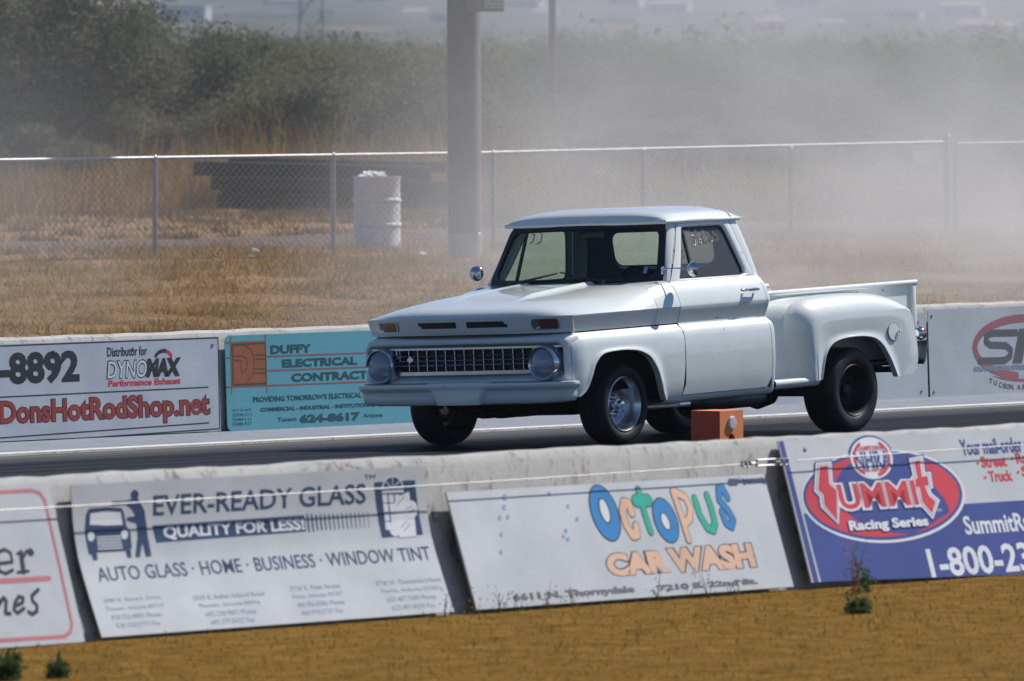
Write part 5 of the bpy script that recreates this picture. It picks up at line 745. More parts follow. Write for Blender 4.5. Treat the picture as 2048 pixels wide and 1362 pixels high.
for s in (-1, 1):
    mb = MB(); side_panel(mb, s, D0, D1, 0.342, BELT, 10)
    rows = []
    for t, dy in ((0, 0), (0.25, 0.004), (0.6, 0.004), (0.85, 0.0), (1.0, -0.012), (1.0, -0.03)):
        rows.append([(lerp(a[0], b[0], t), s*(yin(lerp(a[1], b[1], t))+dy), lerp(a[1], b[1], t)) for a, b in zip(DOUT, WIN)])
    mb.grid(rows, True)
    door = body(mb, 'door', 'paint', solid=0.006, sharp=40)
    # glass and its black frame
    mb = MB(); c = [(sum(p[0] for p in WIN)/len(WIN), sum(p[1] for p in WIN)/len(WIN))]
    wi = [(lerp(c[0][0], p[0], 0.955), lerp(c[0][1], p[1], 0.945)) for p in WIN]
    f = lambda d: (lambda x, z: (x, s*(yin(z)+d), z))
    mb.grid([[f(-0.012)(*p) for p in WIN], [f(-0.010)(*p) for p in wi], [f(-0.026)(*p) for p in wi]], True)
    mb.prism([(1.045,1.225),(1.068,1.225),(1.087,1.590),(1.066,1.590)], f(-0.008), f(-0.028))
    body(mb, 'window_frame', 'gasket', door, sharp=40)
    mb = MB(); mb.prism(wi, f(-0.020), f(-0.0235)); gl_ = body(mb, 'window_glass', 'side glass' if s < 0 else 'clear glass', door, sharp=30)
    # numbers daubed on the glass
    mb = MB()
    if s < 0:
        def word(t, x0, x1, z0, z1, slant, mi):
            gv, gf = glyphs(t, 0.012); hx = [p[0] for p in gv]; hy = [p[1] for p in gv]; mb.cur = mi
            mb.add([f(-0.0185+0.0003*mi)(lerp(x0, x1, (x-min(hx))/(max(hx)-min(hx)))+slant*(y-min(hy)), lerp(z0, z1, (y-min(hy))/(max(hy)-min(hy)))) for x, y in gv], gf)
        word('3255', 1.17, 1.52, 1.475, 1.575, 0.0, 0)
        mb.cur = 1
        for st in ([(1.175,1.530),(1.205,1.532),(1.210,1.49),(1.19,1.455),(1.165,1.465)], [(1.265,1.505),(1.25,1.475),(1.275,1.468),(1.285,1.495),(1.265,1.505)], [(1.32,1.515),(1.318,1.465),(1.335,1.495),(1.345,1.465)], [(1.40,1.51),(1.40,1.478),(1.43,1.475),(1.435,1.512)]):
            mb.tube([f(-0.0185)(*p) for p in st], 0.0065, 5)
        mb.build_mats = ['dark lettering', 'shoe polish']
    else:
        def daub(pts): mb.tube([f(-0.027)(*p) for p in pts], 0.004, 4)
        daub([(1.13,1.585),(1.17,1.58),(1.165,1.53),(1.13,1.51)]); daub([(1.24,1.585),(1.27,1.575),(1.265,1.52),(1.22,1.505)]); daub([(1.34,1.59),(1.42,1.592)])
        mb.build_mats = ['dark lettering']
    body(mb, 'window_writing', mb.build_mats, door, sharp=0, fixn=False)
    # door handle: chrome bar over a dished escutcheon
    mb = MB()
    mb.tube([(1.545, s*0.968, 1.095), (1.55, s*0.992, 1.097), (1.62, s*0.996, 1.097), (1.70, s*0.992, 1.095)], [0.010, 0.012, 0.012, 0.008], 8)
    mb.box(1.53, 1.725, s*0.947-0.004, s*0.947+0.008, 1.087, 1.108, 0.003)
    mb.lathe([(0.0, 0), (0.011, 0), (0.013, 0.012), (0.0, 0.022)], 12, 'y', (1.695, s*0.985, 1.095))
    body(mb, 'door_handle', 'chrome', door, sharp=40)
    mb = MB(); el = [(1.62+0.085*math.cos(2*math.pi*k/24), 1.062+0.035*math.sin(2*math.pi*k/24)) for k in range(24)]
    mb.grid([[(x, s*(ys(z)+0.0045), z) for x, z in el], [(lerp(1.62, x, 0.6), s*(ys(z)-0.002), lerp(1.062, z, 0.6)) for x, z in el], [(lerp(1.62, x, 0.05), s*(ys(1.062)-0.006), lerp(1.062, z, 0.05)) for x, z in el]], True)
    body(mb, 'handle_dish', 'paint', door, sharp=60)
    # round mirror
    mb = MB(); mx, my, mz = (0.775, s*1.045, 1.290) if s < 0 else (0.80, s*1.035, 1.300)
    mb.lathe([(0.0, -0.036), (0.025, -0.033), (0.045, -0.020), (0.056, -0.004), (0.0585, 0.006), (0.054, 0.009), (0.0, 0.010)], 32, 'x', (0, 0, 0))
    mb.xf(Matrix.Translation((mx, my, mz)) @ Matrix.Rotation(s*0.30, 4, 'Z'))
    mb.tube([(mx-0.03, my-s*0.01, mz+0.005), (0.70, s*0.94, mz+0.012), (0.64, s*0.868, mz+0.012)], 0.0055, 8)
    mb.box(0.622, 0.645, s*0.865-0.008, s*0.865+0.008, mz-0.03, mz+0.03, 0.004)
    body(mb, 'side_mirror', 'chrome', truck, sharp=45)

# windshield frame lines
def wsl(t, s):
    """side edge of the windshield opening from the base (t=0) to the roof (t=1)"""
    return Vector((lerp(0.692, 0.895, t), s*lerp(0.822, 0.722, t), lerp(1.205, 1.640, t)))
def roof_z(x, y):
    u = (x-1.235)/0.475; v = y/0.762
    p = (abs(u)**4.2+abs(v)**3.4)
    return 1.662+0.105*max(0, 1-p)**0.62
mb = MB()
def roof_edge(y, front): return (0.785+0.055*(abs(y)/0.76)**2.2) if front else (1.835-0.030*(abs(y)/0.76)**3)
RY = [-0.762+1.524*i/40 for i in range(41)]
RTT = [0,.01,.025,.05,.09,.15,.22,.3,.4,.5,.6,.7,.8,.87,.92,.96,.985,1]
def rp(y, t):
    x = lerp(roof_edge(y, True), roof_edge(y, False), t)
    u = 2*t-1; v = y/0.762
    p = abs(u)**5+abs(v)**3.6-abs(u)**5*abs(v)**3.6
    return (x, y, 1.660+0.104*max(0, 1-p)**0.50-0.012*t+0.006)
mb.grid([[rp(y, t) for y in RY] for t in RTT])
# rolled edge, drip gutter and the soffit under the visor
edge = [rp(y, 0) for y in RY]+[rp(RY[-1], t) for t in RTT[1:]]+[rp(y, 1) for y in RY[::-1][1:]]+[rp(RY[0], t) for t in RTT[::-1][1:-1]]
cx_, cy0 = 1.25, 0.0
def shr(p, d, dz):
    v = Vector((p[0]-cx_, p[1]*1.0, 0)); v.normalize(); return (p[0]-v.x*d, p[1]-v.y*d, p[2]+dz)
mb.grid([edge, [shr(p, -0.007, -0.004) for p in edge], [shr(p, -0.009, -0.016) for p in edge], [shr(p, -0.003, -0.027) for p in edge], [shr(p, 0.014, -0.030) for p in edge], [shr(p, 0.085, -0.032) for p in edge]], True)
roof = body(mb, 'roof', 'paint', sharp=50)
mb = MB(); mb.tube([(lerp(1.69, 1.725, (1-abs(y)/0.76)), y, rp(y, 0.90)[2]+0.003) for y in RY], 0.007, 6)
body(mb, 'roof_seam', 'paint', roof, sharp=80)

mb = MB()
for s in (-1, 1):
    # A pillar
    TP = [0,.15,.3,.45,.6,.75,.9,1]
    def dfront(t): return (lerp(0.715, 1.0, t), lerp(1.20, 1.655, t))
    rows = []
    for t in TP:
        a = wsl(t, s); dx, dz = dfront(t); b = Vector((dx, s*yin(dz), dz)); m = a.lerp(b, 0.45)+Vector((-0.006, s*0.010, 0))
        rows.append([a, m, b, b+Vector((0, -s*0.04, 0))])
    mb.grid(rows)
    # header above the door and the rear corner post
    mb.grid([[(x, s*(yin(1.66)), 1.660), (x, s*yin(1.66), 1.675)] for x in (0.95, 1.2, 1.5, 1.76)])
    def prear(z): return interp(z, [(0.30,1.872),(0.34,1.882),(0.6,1.893),(0.80,1.895),(0.84,1.886),(0.866,1.868),(0.88,1.862),(0.90,1.866),(0.95,1.876),(1.01,1.885),(1.08,1.888),(1.15,1.886),(1.25,1.884),(1.35,1.872),(1.45,1.855),(1.55,1.829),(1.62,1.803),(1.655,1.788)])
    def dr(z): return interp(z, [(0.30,1.828),(1.15,1.828),(1.20,1.812),(1.24,1.800),(1.36,1.763),(1.47,1.728),(1.56,1.700),(1.655,1.672)])
    zz = [0.30]+zsplit(0.34, BELT)+[1.25,1.3,1.35,1.4,1.45,1.5,1.55,1.6,1.64,1.655]
    def yy(z): return ys(z) if z < BELT else yin(z)
    rows = []
    for z in zz:
        a, b = dr(z), prear(z); w = b-a; r_ = 0.055
        rows.append([(a, s*yy(z), z), (a+w*.35, s*(yy(z)+0.002), z), (a+w*.65, s*(yy(z)-0.002), z), (a+w*.85, s*(yy(z)-0.012), z), (a+w*.96, s*(yy(z)-0.03), z), (b, s*(yy(z)-r_), z), (b+0.002, s*(yy(z)-0.12), z)])
    mb.grid(rows)
    # sill under the door
    mb.grid([[(lerp(0.46, 1.875, i/10), s*y, z) for i in range(11)] for y, z in ((0.964,0.337),(0.958,0.318),(0.945,0.300),(0.915,0.285),(0.80,0.29))])
# back wall with the window opening
bo = even([(y, z) for y, z in [(-0.75,0.45),(0.75,0.45),(0.79,1.2),(0.70,1.655),(-0.70,1.655),(-0.79,1.2),(-0.75,0.45)]] and [Vector((y, z, 0)) for y, z in [(0,0.45),(0.75,0.45),(0.79,1.2),(0.70,1.655),(0,1.655),(-0.70,1.655),(-0.79,1.2),(-0.75,0.45),(0,0.45)]], 73)[:-1]
wb = rrect(-0.49, 0.49, 1.292, 1.565, 0.075, 8)
wb = even([Vector((0, 1.292, 0))]+[Vector((p[0], p[1], 0)) for p in (wb[27:]+wb[:27])]+[Vector((0, 1.292, 0))], 73)[:-1]
def bxx(z): return interp(z, [(0.3,1.882),(1.15,1.888),(1.25,1.886),(1.35,1.874),(1.45,1.857),(1.55,1.831),(1.62,1.805),(1.655,1.790)])
rows = [[(bxx(lerp(a.y, b.y, t))+0.002, lerp(a.x, b.x, t), lerp(a.y, b.y, t)) for a, b in zip(bo, wb)] for t in (0, .25, .5, .75, 1)]
mb.grid(rows, True)
# firewall, floor and inner door cards close the cab
body(mb, 'cab', 'paint', solid=0.006, sharp=40)
mb = MB()
mb.grid([[(bxx(lerp(a.y, b.y, t))-0.016, lerp(a.x, b.x, t)*0.985, lerp(a.y, b.y, t)) for a, b in zip(bo, wb)] for t in (0, .25, .5, .75, .97)], True)
for s in (-1, 1):
    mb.grid([[(0.73, s*0.80, z), (1.80, s*0.80, z)] for z in (0.40, 1.19)])
mb.grid([[(0.62, -0.80, 0.40), (1.86, -0.80, 0.40)], [(0.62, 0.80, 0.40), (1.86, 0.80, 0.40)]])
mb.grid([[(0.60, -0.86, 0.35), (0.60, 0.86, 0.35)], [(0.60, -0.86, 1.12), (0.60, 0.86, 1.12)]])
mb.grid([[(0.90, -0.70, 1.640), (1.69, -0.68, 1.636)], [(0.90, 0.70, 1.640), (1.69, 0.68, 1.636)]])
body(mb, 'cab_lining', 'interior', sharp=30)
mb = MB()
rows = []
for y in [-0.80+1.6*i/20 for i in range(21)]:
    b = ws_base(y)+0.035
    rows.append([(b, y, 1.19), (b+0.12, y, 1.225), (b+0.24, y, 1.222), (b+0.27, y, 1.19), (b+0.25, y, 1.02)])
mb.grid(rows); dash = body(mb, 'dashboard', 'dash black', sharp=50)
mb = MB()
mb.box(1.30, 1.72, -0.70, 0.70, 0.66, 0.80, 0.05); mb.box(1.62, 1.78, -0.70, 0.70, 0.78, 1.20, 0.05)
body(mb, 'bench_seat', 'dash black', sharp=40)
mb = MB()
ring = [Vector((0, 0.19*math.cos(2*math.pi*k/36), 0.19*math.sin(2*math.pi*k/36))) for k in range(37)]
mb.tube(ring, 0.014, 8, False)
for a in (20, 160, 270): mb.tube([(0, 0, 0), (0, 0.19*math.cos(R(a)), 0.19*math.sin(R(a)))], 0.010, 6)
mb.lathe([(0.0, -0.03), (0.05, -0.02), (0.05, 0.02), (0, 0.03)], 16, 'x')
mb.tube([(0, 0, 0), (-0.40, 0, -0.02)], 0.03, 8)
mb.xf(Matrix.Translation((1.10, -0.36, 1.17)) @ Matrix.Rotation(-0.75, 4, 'Y'))
body(mb, 'steering_wheel', 'dash black', sharp=50)
mb = MB(); mb.box(0.925, 0.94, -0.115, 0.115, 1.545, 1.60, 0.012); mb.tube([(0.935, 0, 1.60), (0.93, 0, 1.645)], 0.008, 6)
body(mb, 'rear_view_mirror', 'pipe steel', sharp=40)

# windshield glass in a black rubber gasket, gently wrapped
def wsp(y, t):
    k = abs(y)
    e0 = 0.822; e1 = 0.722; w = lerp(e0, e1, t); yy_ = y*w
    x = lerp(0.52, 0.795, t)+lerp(0.172, 0.100, t)*k**2.4
    return Vector((x, yy_, lerp(1.203, 1.640, t)+0.012*(1-k**2)*(1 if t > .5 else 0)))
def wsn(y, t, d): return wsp(y, t)+Vector((d*-0.85, 0, d*0.5))
def loop(m):
    """rounded outline in (y,t), inset m"""
    ts = []
    a = 1-m; b0, b1 = m*1.55, 1-m*1.6; r1, r2 = 0.10, 0.17
    for cyy, ct, a0 in ((a-r1, b1-r2, 0), (-a+r1, b1-r2, 90), (-a+r1, b0+r2, 180), (a-r1, b0+r2, 270)):
        for k in range(8):
            an = R(a0+90*k/7); ts.append((cyy+r1*math.cos(an), ct+r2*math.sin(an)))
    out = []
    n = len(ts)
    for i in range(n):
        p, q_ = ts[i], ts[(i+1) % n]; d = 12 if i % 8 == 7 else 1
        out += [(lerp(p[0], q_[0], j/d), lerp(p[1], q_[1], j/d)) for j in range(d)]
    return out
def sq(m):
    """straight-cornered outline with as many points, for the outer rim"""
    o = []
    for (y, t) in loop(m):
        o.append((y, t))
    return o
mb = MB(); lo, li = loop(-0.012), loop(0.055)
mb.grid([[wsn(y, t, -0.01) for y, t in lo], [wsn(y, t, 0.010) for y, t in lo], [wsn(y, t, 0.010) for y, t in li], [wsn(y, t, -0.02) for y, t in li]], True)
gas = body(mb, 'windshield_gasket', 'gasket', sharp=40)
mb = MB()
mb.grid([[wsn(y, t, -0.003) for y in [-0.97+1.94*i/24 for i in range(25)]] for t in [0.05+0.90*i/8 for i in range(9)]])
body(mb, 'windshield', 'windshield glass', sharp=0 or 80)
mb = MB(); mb.box(0.0, 0.002, -0.017, 0.017, -0.025, 0.025); P = wsn(-0.84, 0.20, 0.006)
mb.xf(Matrix.Translation(P) @ Matrix.Rotation(0.45, 4, 'Y')); body(mb, 'inspection_sticker', 'blue sticker', sharp=30)
for a, b in (((0.60, 0.0), (0.12, 0.17)), ((-0.50, 0.0), (0.03, 0.185))):
    mb = MB(); p0 = wsn(a[0]/1, 0.0, 0.035)+Vector((-0.03, 0, -0.004)); p1 = wsn(b[0], b[1], 0.02)
    mb.tube([p0, p0.lerp(p1, .35)+Vector((-0.008, 0, 0.004)), p1], [0.008, 0.0065, 0.005], 6); mb.tube([p0.lerp(p1, .25)+Vector((0.01,0,-0.004)), p1+(p1-p0)*0.06], 0.006, 5)
    mb.lathe([(0.0, 0.02), (0.014, 0.016), (0.016, -0.02)], 10, 'z', p0)
    body(mb, 'wiper', 'pipe steel', sharp=40)
mb = MB(); mb.grid([[(bxx(z)-0.004, y, z) for y in (-0.48, -0.2, 0.2, 0.48)] for z in (1.30, 1.37, 1.44, 1.51, 1.56)])
rw = body(mb, 'rear_window', 'clear glass', sharp=80)
mb = MB()                                     # decal on the outside, so it reads backwards through the cab
for t, z0, z1 in (('MUFFLER', 1.385, 1.415), ('L-7760', 1.340, 1.370)):
    gv, gf = glyphs(t, 0.01); hx = [p[0] for p in gv]; hy = [p[1] for p in gv]
    mb.add([(bxx(z0)+0.004, lerp(-0.16, 0.05, (x-min(hx))/(max(hx)-min(hx))), lerp(z0, z1, (y-min(hy))/(max(hy)-min(hy)))) for x, y in gv], gf)
body(mb, 'window_writing', 'dark lettering', rw, sharp=0, fixn=False)
mb = MB(); w2 = [(lerp(0, p.x, 1.03), lerp(1.43, p.y, 1.06)) for p in wb]; w3 = [(p.x*0.965, lerp(1.43, p.y, 0.93)) for p in wb]
mb.grid([[(bxx(z)+0.010, y, z) for y, z in w2], [(bxx(z)-0.02, y, z) for y, z in w3]], True); body(mb, 'rear_window_gasket', 'gasket', sharp=60)

# --- cargo bed
mb = MB()
X0, X1 = 1.985, 4.14
for s in (-1, 1):
    mb.box(X0, X1, s*0.700-0.012, s*0.700+0.012, 0.42, 1.040)
    mb.tube([(X0, s*0.718, 1.040), (X1+0.055, s*0.718, 1.036)], 0.024, 12)
    mb.box(X1-0.01, X1+0.035, min(s*0.66, s*0.735), max(s*0.66, s*0.735), 0.42, 1.018, 0.008)
    mb.box(X0-0.01, X0+0.035, min(s*0.66, s*0.735), max(s*0.66, s*0.735), 0.42, 1.018, 0.008)
mb.box(X0-0.012, X0+0.012, -0.69, 0.69, 0.42, 1.02); mb.tube([(X0, -0.70, 1.022), (X0, 0.70, 1.022)], 0.018, 8)
mb.box(X0, X1, -0.69, 0.69, 0.50, 0.52)
bed = body(mb, 'cargo_bed', 'paint', sharp=40)
mb = MB(); mb.box(X1+0.004, X1+0.03, -0.655, 0.655, 0.46, 0.985, 0.006); body(mb, 'tailgate', 'paint', sharp=40)
for x in (2.35, 2.60, 2.86, 3.12, 3.40, 3.75):
    mb = MB(); mb.lathe([(0.007, -0.714), (0.007, -0.710)], 8, 'y', (x, 0, 0.995), True)
    body(mb, 'bolt', 'gasket', bed)
# stepside rear fenders: opening lip, flat side, crease, dome, join to the bed
A_ = smooth_path([(2.478,0,0.355),(2.50,0,0.42),(2.535,0,0.52),(2.585,0,0.590),(2.66,0,0.636),(2.78,0,0.660),(2.95,0,0.668),(3.10,0,0.662),(3.22,0,0.640),(3.31,0,0.590),(3.385,0,0.510),(3.445,0,0.425),(3.50,0,0.325)], 40)
B_ = smooth_path([(2.42,0,0.352),(2.415,0,0.50),(2.415,0,0.66),(2.425,0,0.80),(2.50,0,0.848),(2.75,0,0.856),(3.05,0,0.858),(3.35,0,0.856),(3.58,0,0.852),(3.70,0,0.838),(3.745,0,0.76),(3.775,0,0.62),(3.790,0,0.48),(3.765,0,0.385),(3.72,0,0.345)], 120)
C_ = smooth_path([(2.24,0,0.352),(2.22,0,0.55),(2.22,0,0.75),(2.26,0,0.90),(2.42,0,0.982),(2.75,0,1.000),(3.05,0,1.002),(3.32,0,0.988),(3.56,0,0.945),(3.72,0,0.872),(3.80,0,0.76),(3.83,0,0.62),(3.845,0,0.48),(3.82,0,0.385),(3.75,0,0.350)], 120)
E_ = smooth_path([(2.02,0,0.352),(2.00,0,0.55),(2.00,0,0.75),(2.03,0,0.90),(2.20,0,0.985),(2.55,0,1.004),(3.0,0,1.006),(3.30,0,0.996),(3.56,0,0.955),(3.73,0,0.885),(3.82,0,0.77),(3.85,0,0.62),(3.86,0,0.48),(3.83,0,0.39),(3.76,0,0.35)], 120)
nA = len(A_)
pick = lambda Lk: [Lk[int(round(i/(nA-1)*(len(Lk)-1)))] for i in range(nA)]
Bp, Cp, Ep = pick(B_), pick(C_), pick(E_)
for s in (-1, 1):
    mb = MB(); rows = []
    rows.append([(p.x, s*0.95, p.z) for p in A_])
    for t in (0, .03, .08, .16, .28, .42, .56, .70, .82, .92, 1.0):
        rows.append([((a.lerp(b, t)).x, s*(0.984+0.016*math.sin(math.pi*min(1, t*1.0)*.5)+0.016*math.exp(-(t/.08)**2)-0.004*(t > .9)), (a.lerp(b, t)).z) for a, b in zip(A_, Bp)])
    # the dome: quarter-round from the crease to the bed
    for k in range(1, 9):
        u = k/9
        row = []
        for i, (b, c, e) in enumerate(zip(Bp, Cp, Ep)):
            f = i/(nA-1)
            w = max(0, min(1, (f-0.0)/0.30)); front = 1-w*w*(3-2*w)              # front part sweeps in gently
            p1 = b.lerp(c, math.sin(u*math.pi/2)**0.8)
            y1 = 0.998-0.15*(0.75*u+0.25*(1-math.cos(u*math.pi/2)))
            sg = u*u*(3-2*u); p2 = b.lerp(c, u); y2 = 0.998-0.165*sg
            p = p1.lerp(p2, front); y = lerp(y1, y2, front)
            row.append((p.x, s*y, p.z))
        rows.append(row)
    for u in (.0, .35, .7, 1.0):
        rows.append([(c.lerp(e, u).x, s*(0.998-lerp(0.165 if i/(nA-1) < .3 else 0.15, 0.285, u)), c.lerp(e, u).z) for i, (c, e) in enumerate(zip(Cp, Ep))])
    mb.grid(rows)
    fe = body(mb, 'rear_fender', 'paint', sharp=22)
    md = fe.modifiers.new('smooth', 'SMOOTH'); md.iterations = 1; md.factor = 0.12
    if s < 0:
        mb = MB(); cx1, cz1 = 3.465, 0.682
        ci = lambda r, y: [(cx1+r*1.05*math.cos(2*math.pi*k/32), s*y, cz1+r*math.sin(2*math.pi*k/32)) for k in range(32)]
        mb.grid([ci(0.070, 0.998), ci(0.070, 1.0005), ci(0.001, 1.0006)], True)
        fd = body(mb, 'fuel_door', 'paint', fe, sharp=30)
        mb = MB(); mb.grid([ci(0.0735, 1.0022), ci(0.0708, 1.0025)], True); body(mb, 'gap', 'gasket', fe)
        mb = MB(); mb.box(cx1+0.052, cx1+0.075, s*1.012-0.006, s*1.012+0.006, cz1-0.012, cz1+0.012, 0.003); body(mb, 'latch', 'paint', fe)
    # step between cab and fender
    mb = MB()
    pr = [(0.70,0.385),(0.93,0.385),(0.958,0.380),(0.970,0.365),(0.968,0.345),(0.955,0.322),(0.93,0.310),(0.70,0.306)]
    mb.grid([[(x, s*y, z) for y, z in pr] for x in (1.90, 2.0, 2.2, 2.4, 2.485)])
    mb.grid([[(x, s*(y-0.02), z-0.0) for y, z in pr] for x in (2.485, 2.50)])
    body(mb, 'running_board', 'paint', sharp=60)
    # tail lamp on its bracket
    mb = MB(); mb.tube([(3.80, s*0.83, 0.60), (3.98, s*0.83, 0.585), (4.02, s*0.83, 0.62)], 0.014, 8)
    mb.lathe([(0.0, -0.045), (0.03, -0.042), (0.048, -0.02), (0.05, 0.02)], 24, 'x', (4.05, s*0.83, 0.640))
    tl = body(mb, 'tail_light', 'chrome', sharp=45)
    mb = MB(); mb.lathe([(0.052, 0.016), (0.053, 0.034), (0.04, 0.048), (0.0, 0.052)], 24, 'x', (4.05, s*0.83, 0.640)); body(mb, 'lens', 'red lens', tl, sharp=50)
mb = MB(); rows = []
for y in [-0.90+1.80*i/30 for i in range(31)]:
    c = 0.05*max(0, (abs(y)-0.79)/0.11)**2
    rows.append([(4.03-c, y, 0.585), (4.10-c, y, 0.585), (4.115-c, y, 0.57), (4.095-c, y, 0.50), (4.075-c, y, 0.43), (4.05-c, y, 0.40)])
mb.grid(rows); body(mb, 'rear_bumper', 'dull chrome', solid=0.006, sharp=50)

# --- chassis, axles, exhaust
mb = MB()
for s in (-1, 1):
    mb.box(-0.70, 4.05, s*0.43-0.035, s*0.43+0.035, 0.37, 0.50)
mb.box(-0.75, -0.70, -0.85, 0.85, 0.36, 0.50); mb.box(-0.15, 0.15, -0.55, 0.55, 0.24, 0.36, 0.03)
mb.box(-0.35, 0.75, -0.22, 0.22, 0.24, 0.70, 0.05); mb.box(0.7, 1.3, -0.17, 0.17, 0.26, 0.48, 0.05)
mb.box(-0.60, 0.62, -0.86, -0.84, 0.42, 0.86); mb.box(-0.60, 0.62, 0.84, 0.86, 0.42, 0.86); mb.box(-0.62, 0.62, -0.84, 0.84, 0.80, 0.83)
mb.box(0.60, 0.62, -0.90, 0.90, 0.33, 0.86)
mb.box(0.62, 1.88, -0.88, 0.88, 0.315, 0.335); mb.box(2.30, 3.75, -0.72, 0.72, 0.44, 0.46)
mb.box(-0.62, -0.60, -0.84, 0.84, 0.48, 0.86)
for s in (-1, 1): mb.box(2.46, 3.70, s*0.90-0.005 if s > 0 else s*0.90-0.005, s*0.90+0.005, 0.74, 0.84); mb.box(3.52, 3.80, min(s*0.72, s*0.94), max(s*0.72, s*0.94), 0.36, 0.40)
mb.box(3.85, 4.06, -0.80, 0.80, 0.40, 0.46)
for y in (0.22, 0.05, -0.1): mb.box(-0.50, -0.30, y-0.05, y+0.05, 0.24, 0.30, 0.02)
body(mb, 'chassis', 'underbody', sharp=40)
mb = MB(); mb.tube([(2.985, -0.78, 0.335), (2.985, 0.78, 0.335)], 0.05, 12); mb.lathe([(0.0, -0.16), (0.11, -0.13), (0.15, 0.0), (0.11, 0.13), (0.0, 0.16)], 20, 'y', (2.985, 0, 0.335))
mb.tube([(1.3, 0, 0.34), (2.85, 0, 0.335)], 0.04, 10); mb.build('rear_axle', 'underbody', truck, sharp=40)
mb = MB(); mb.tube([(0, -0.75, 0.31), (0, 0.75, 0.31)], 0.04, 10); mb.build('front_axle', 'underbody', truck, sharp=40)
mb = MB()
mb.tube([(0.6, -0.40, 0.32), (1.0, -0.55, 0.27), (1.35, -0.62, 0.255), (1.95, -0.66, 0.255)], 0.038, 12)
mb.tube([(1.35, -0.62, 0.255), (1.42, -0.625, 0.255), (2.05, -0.67, 0.255), (2.12, -0.675, 0.255)], [0.045, 0.075, 0.075, 0.05], 14)
body(mb, 'exhaust_pipe', 'pipe steel', sharp=40)
mb = MB(); mb.tube([(0.66, -0.93, 0.268), (0.80, -0.93, 0.268)], 0.022, 10); mb.tube([(0.30, -0.8, 0.27), (0.66, -0.93, 0.268)], 0.02, 8); body(mb, 'side_outlet', 'aluminium', sharp=40)

# --- wheels
def wheel(name, loc, s, r, w, rim_r, dish, chrome):
    rim = MB(); o = -1                              # built for the left side: outside is -y
    h = w/2
    if chrome:
        rim.lathe([(rim_r*1.06, -h+0.012), (rim_r*1.07, -h+0.002), (rim_r*1.03, -h-0.004), (rim_r*0.985, -h+0.008), (rim_r*0.955, -h+0.03), (rim_r*0.90, -h+0.045), (rim_r*0.885, -h+0.075), (rim_r*0.86, -h+dish-0.02), (rim_r*0.80, -h+dish), (rim_r*0.62, -h+dish+0.002), (rim_r*0.50, -h+dish-0.012), (rim_r*0.40, -h+dish+0.006), (rim_r*0.2, -h+dish+0.01), (0.001, -h+dish+0.01)], 56)
    else:
        rim.lathe([(rim_r*1.05, -h+0.012), (rim_r*1.06, -h+0.004), (rim_r*1.03, -h), (rim_r*0.98, -h+0.012), (rim_r*0.94, -h+0.04), (rim_r*0.90, -h+dish*.7), (rim_r*0.80, -h+dish), (rim_r*0.55, -h+dish-0.01), (rim_r*0.42, -h+dish+0.01), (rim_r*0.25, -h+dish), (0.001, -h+dish)], 56)
    if chrome:
        for k in range(16):
            a = 2*math.pi*k/16; rim.lathe([(0.007, -h+dish+0.002), (0.007, -h+dish-0.006), (0.001, -h+dish-0.008)], 6, 'y', (rim_r*0.72*math.cos(a), 0, rim_r*0.72*math.sin(a)))
    rim.lathe([(rim_r*0.9, h-0.05), (rim_r*1.05, h-0.01), (rim_r*1.06, h-0.004)], 40)
    wo_ = rim.build('wheel', 'aluminium' if chrome else 'black steel', truck, loc, 0 if s < 0 else math.pi, sharp=35)
    t = MB(); rr = rim_r*1.055
    pf = [(rr, -h+0.010), (rr+0.012, -h-0.002), (lerp(rr, r, .3), -h-0.010), (lerp(rr, r, .55), -h-0.012), (lerp(rr, r, .78), -h-0.004), (r-0.014, -h+0.014), (r-0.004, -h+0.030), (r, -h+0.05)]
    pf = pf+[(r_, -y_) for r_, y_ in pf[::-1]]
    t.lathe(pf, 64)
    for q_ in (0.30, 0.62): pass
    t.build('tyre', 'rubber' if chrome else 'burnt rubber', wo_, sharp=60)
    hb = MB()
    if chrome:
        hb.lathe([(0.046, -h+dish-0.005), (0.046, -h+dish-0.045), (0.040, -h+dish-0.052), (0.030, -h+dish-0.054), (0.030, -h+dish-0.075), (0.024, -h+dish-0.085), (0.001, -h+dish-0.088)], 24)
    else:
        hb.lathe([(0.05, -h+dish), (0.048, -h+dish-0.04), (0.03, -h+dish-0.05), (0.001, -h+dish-0.05)], 20)
    for k in range(5):
        a = 2*math.pi*k/5+0.3; hb.lathe([(0.011, -h+dish+0.004), (0.011, -h+dish-0.022), (0.006, -h+dish-0.026), (0.001, -h+dish-0.026)], 8, 'y', (0.070*math.cos(a), 0, 0.070*math.sin(a)))
    hb.build('hub_cap', 'chrome' if chrome else 'black steel', wo_, sharp=40)
    return wo_
for s in (-1, 1):
    wheel('wheel', (0.0, s*0.800, 0.309), s, 0.309, 0.215, 0.196, 0.105, True)
    wheel('wheel', (2.985, s*0.795, 0.334), s, 0.334, 0.27, 0.192, 0.115, False)
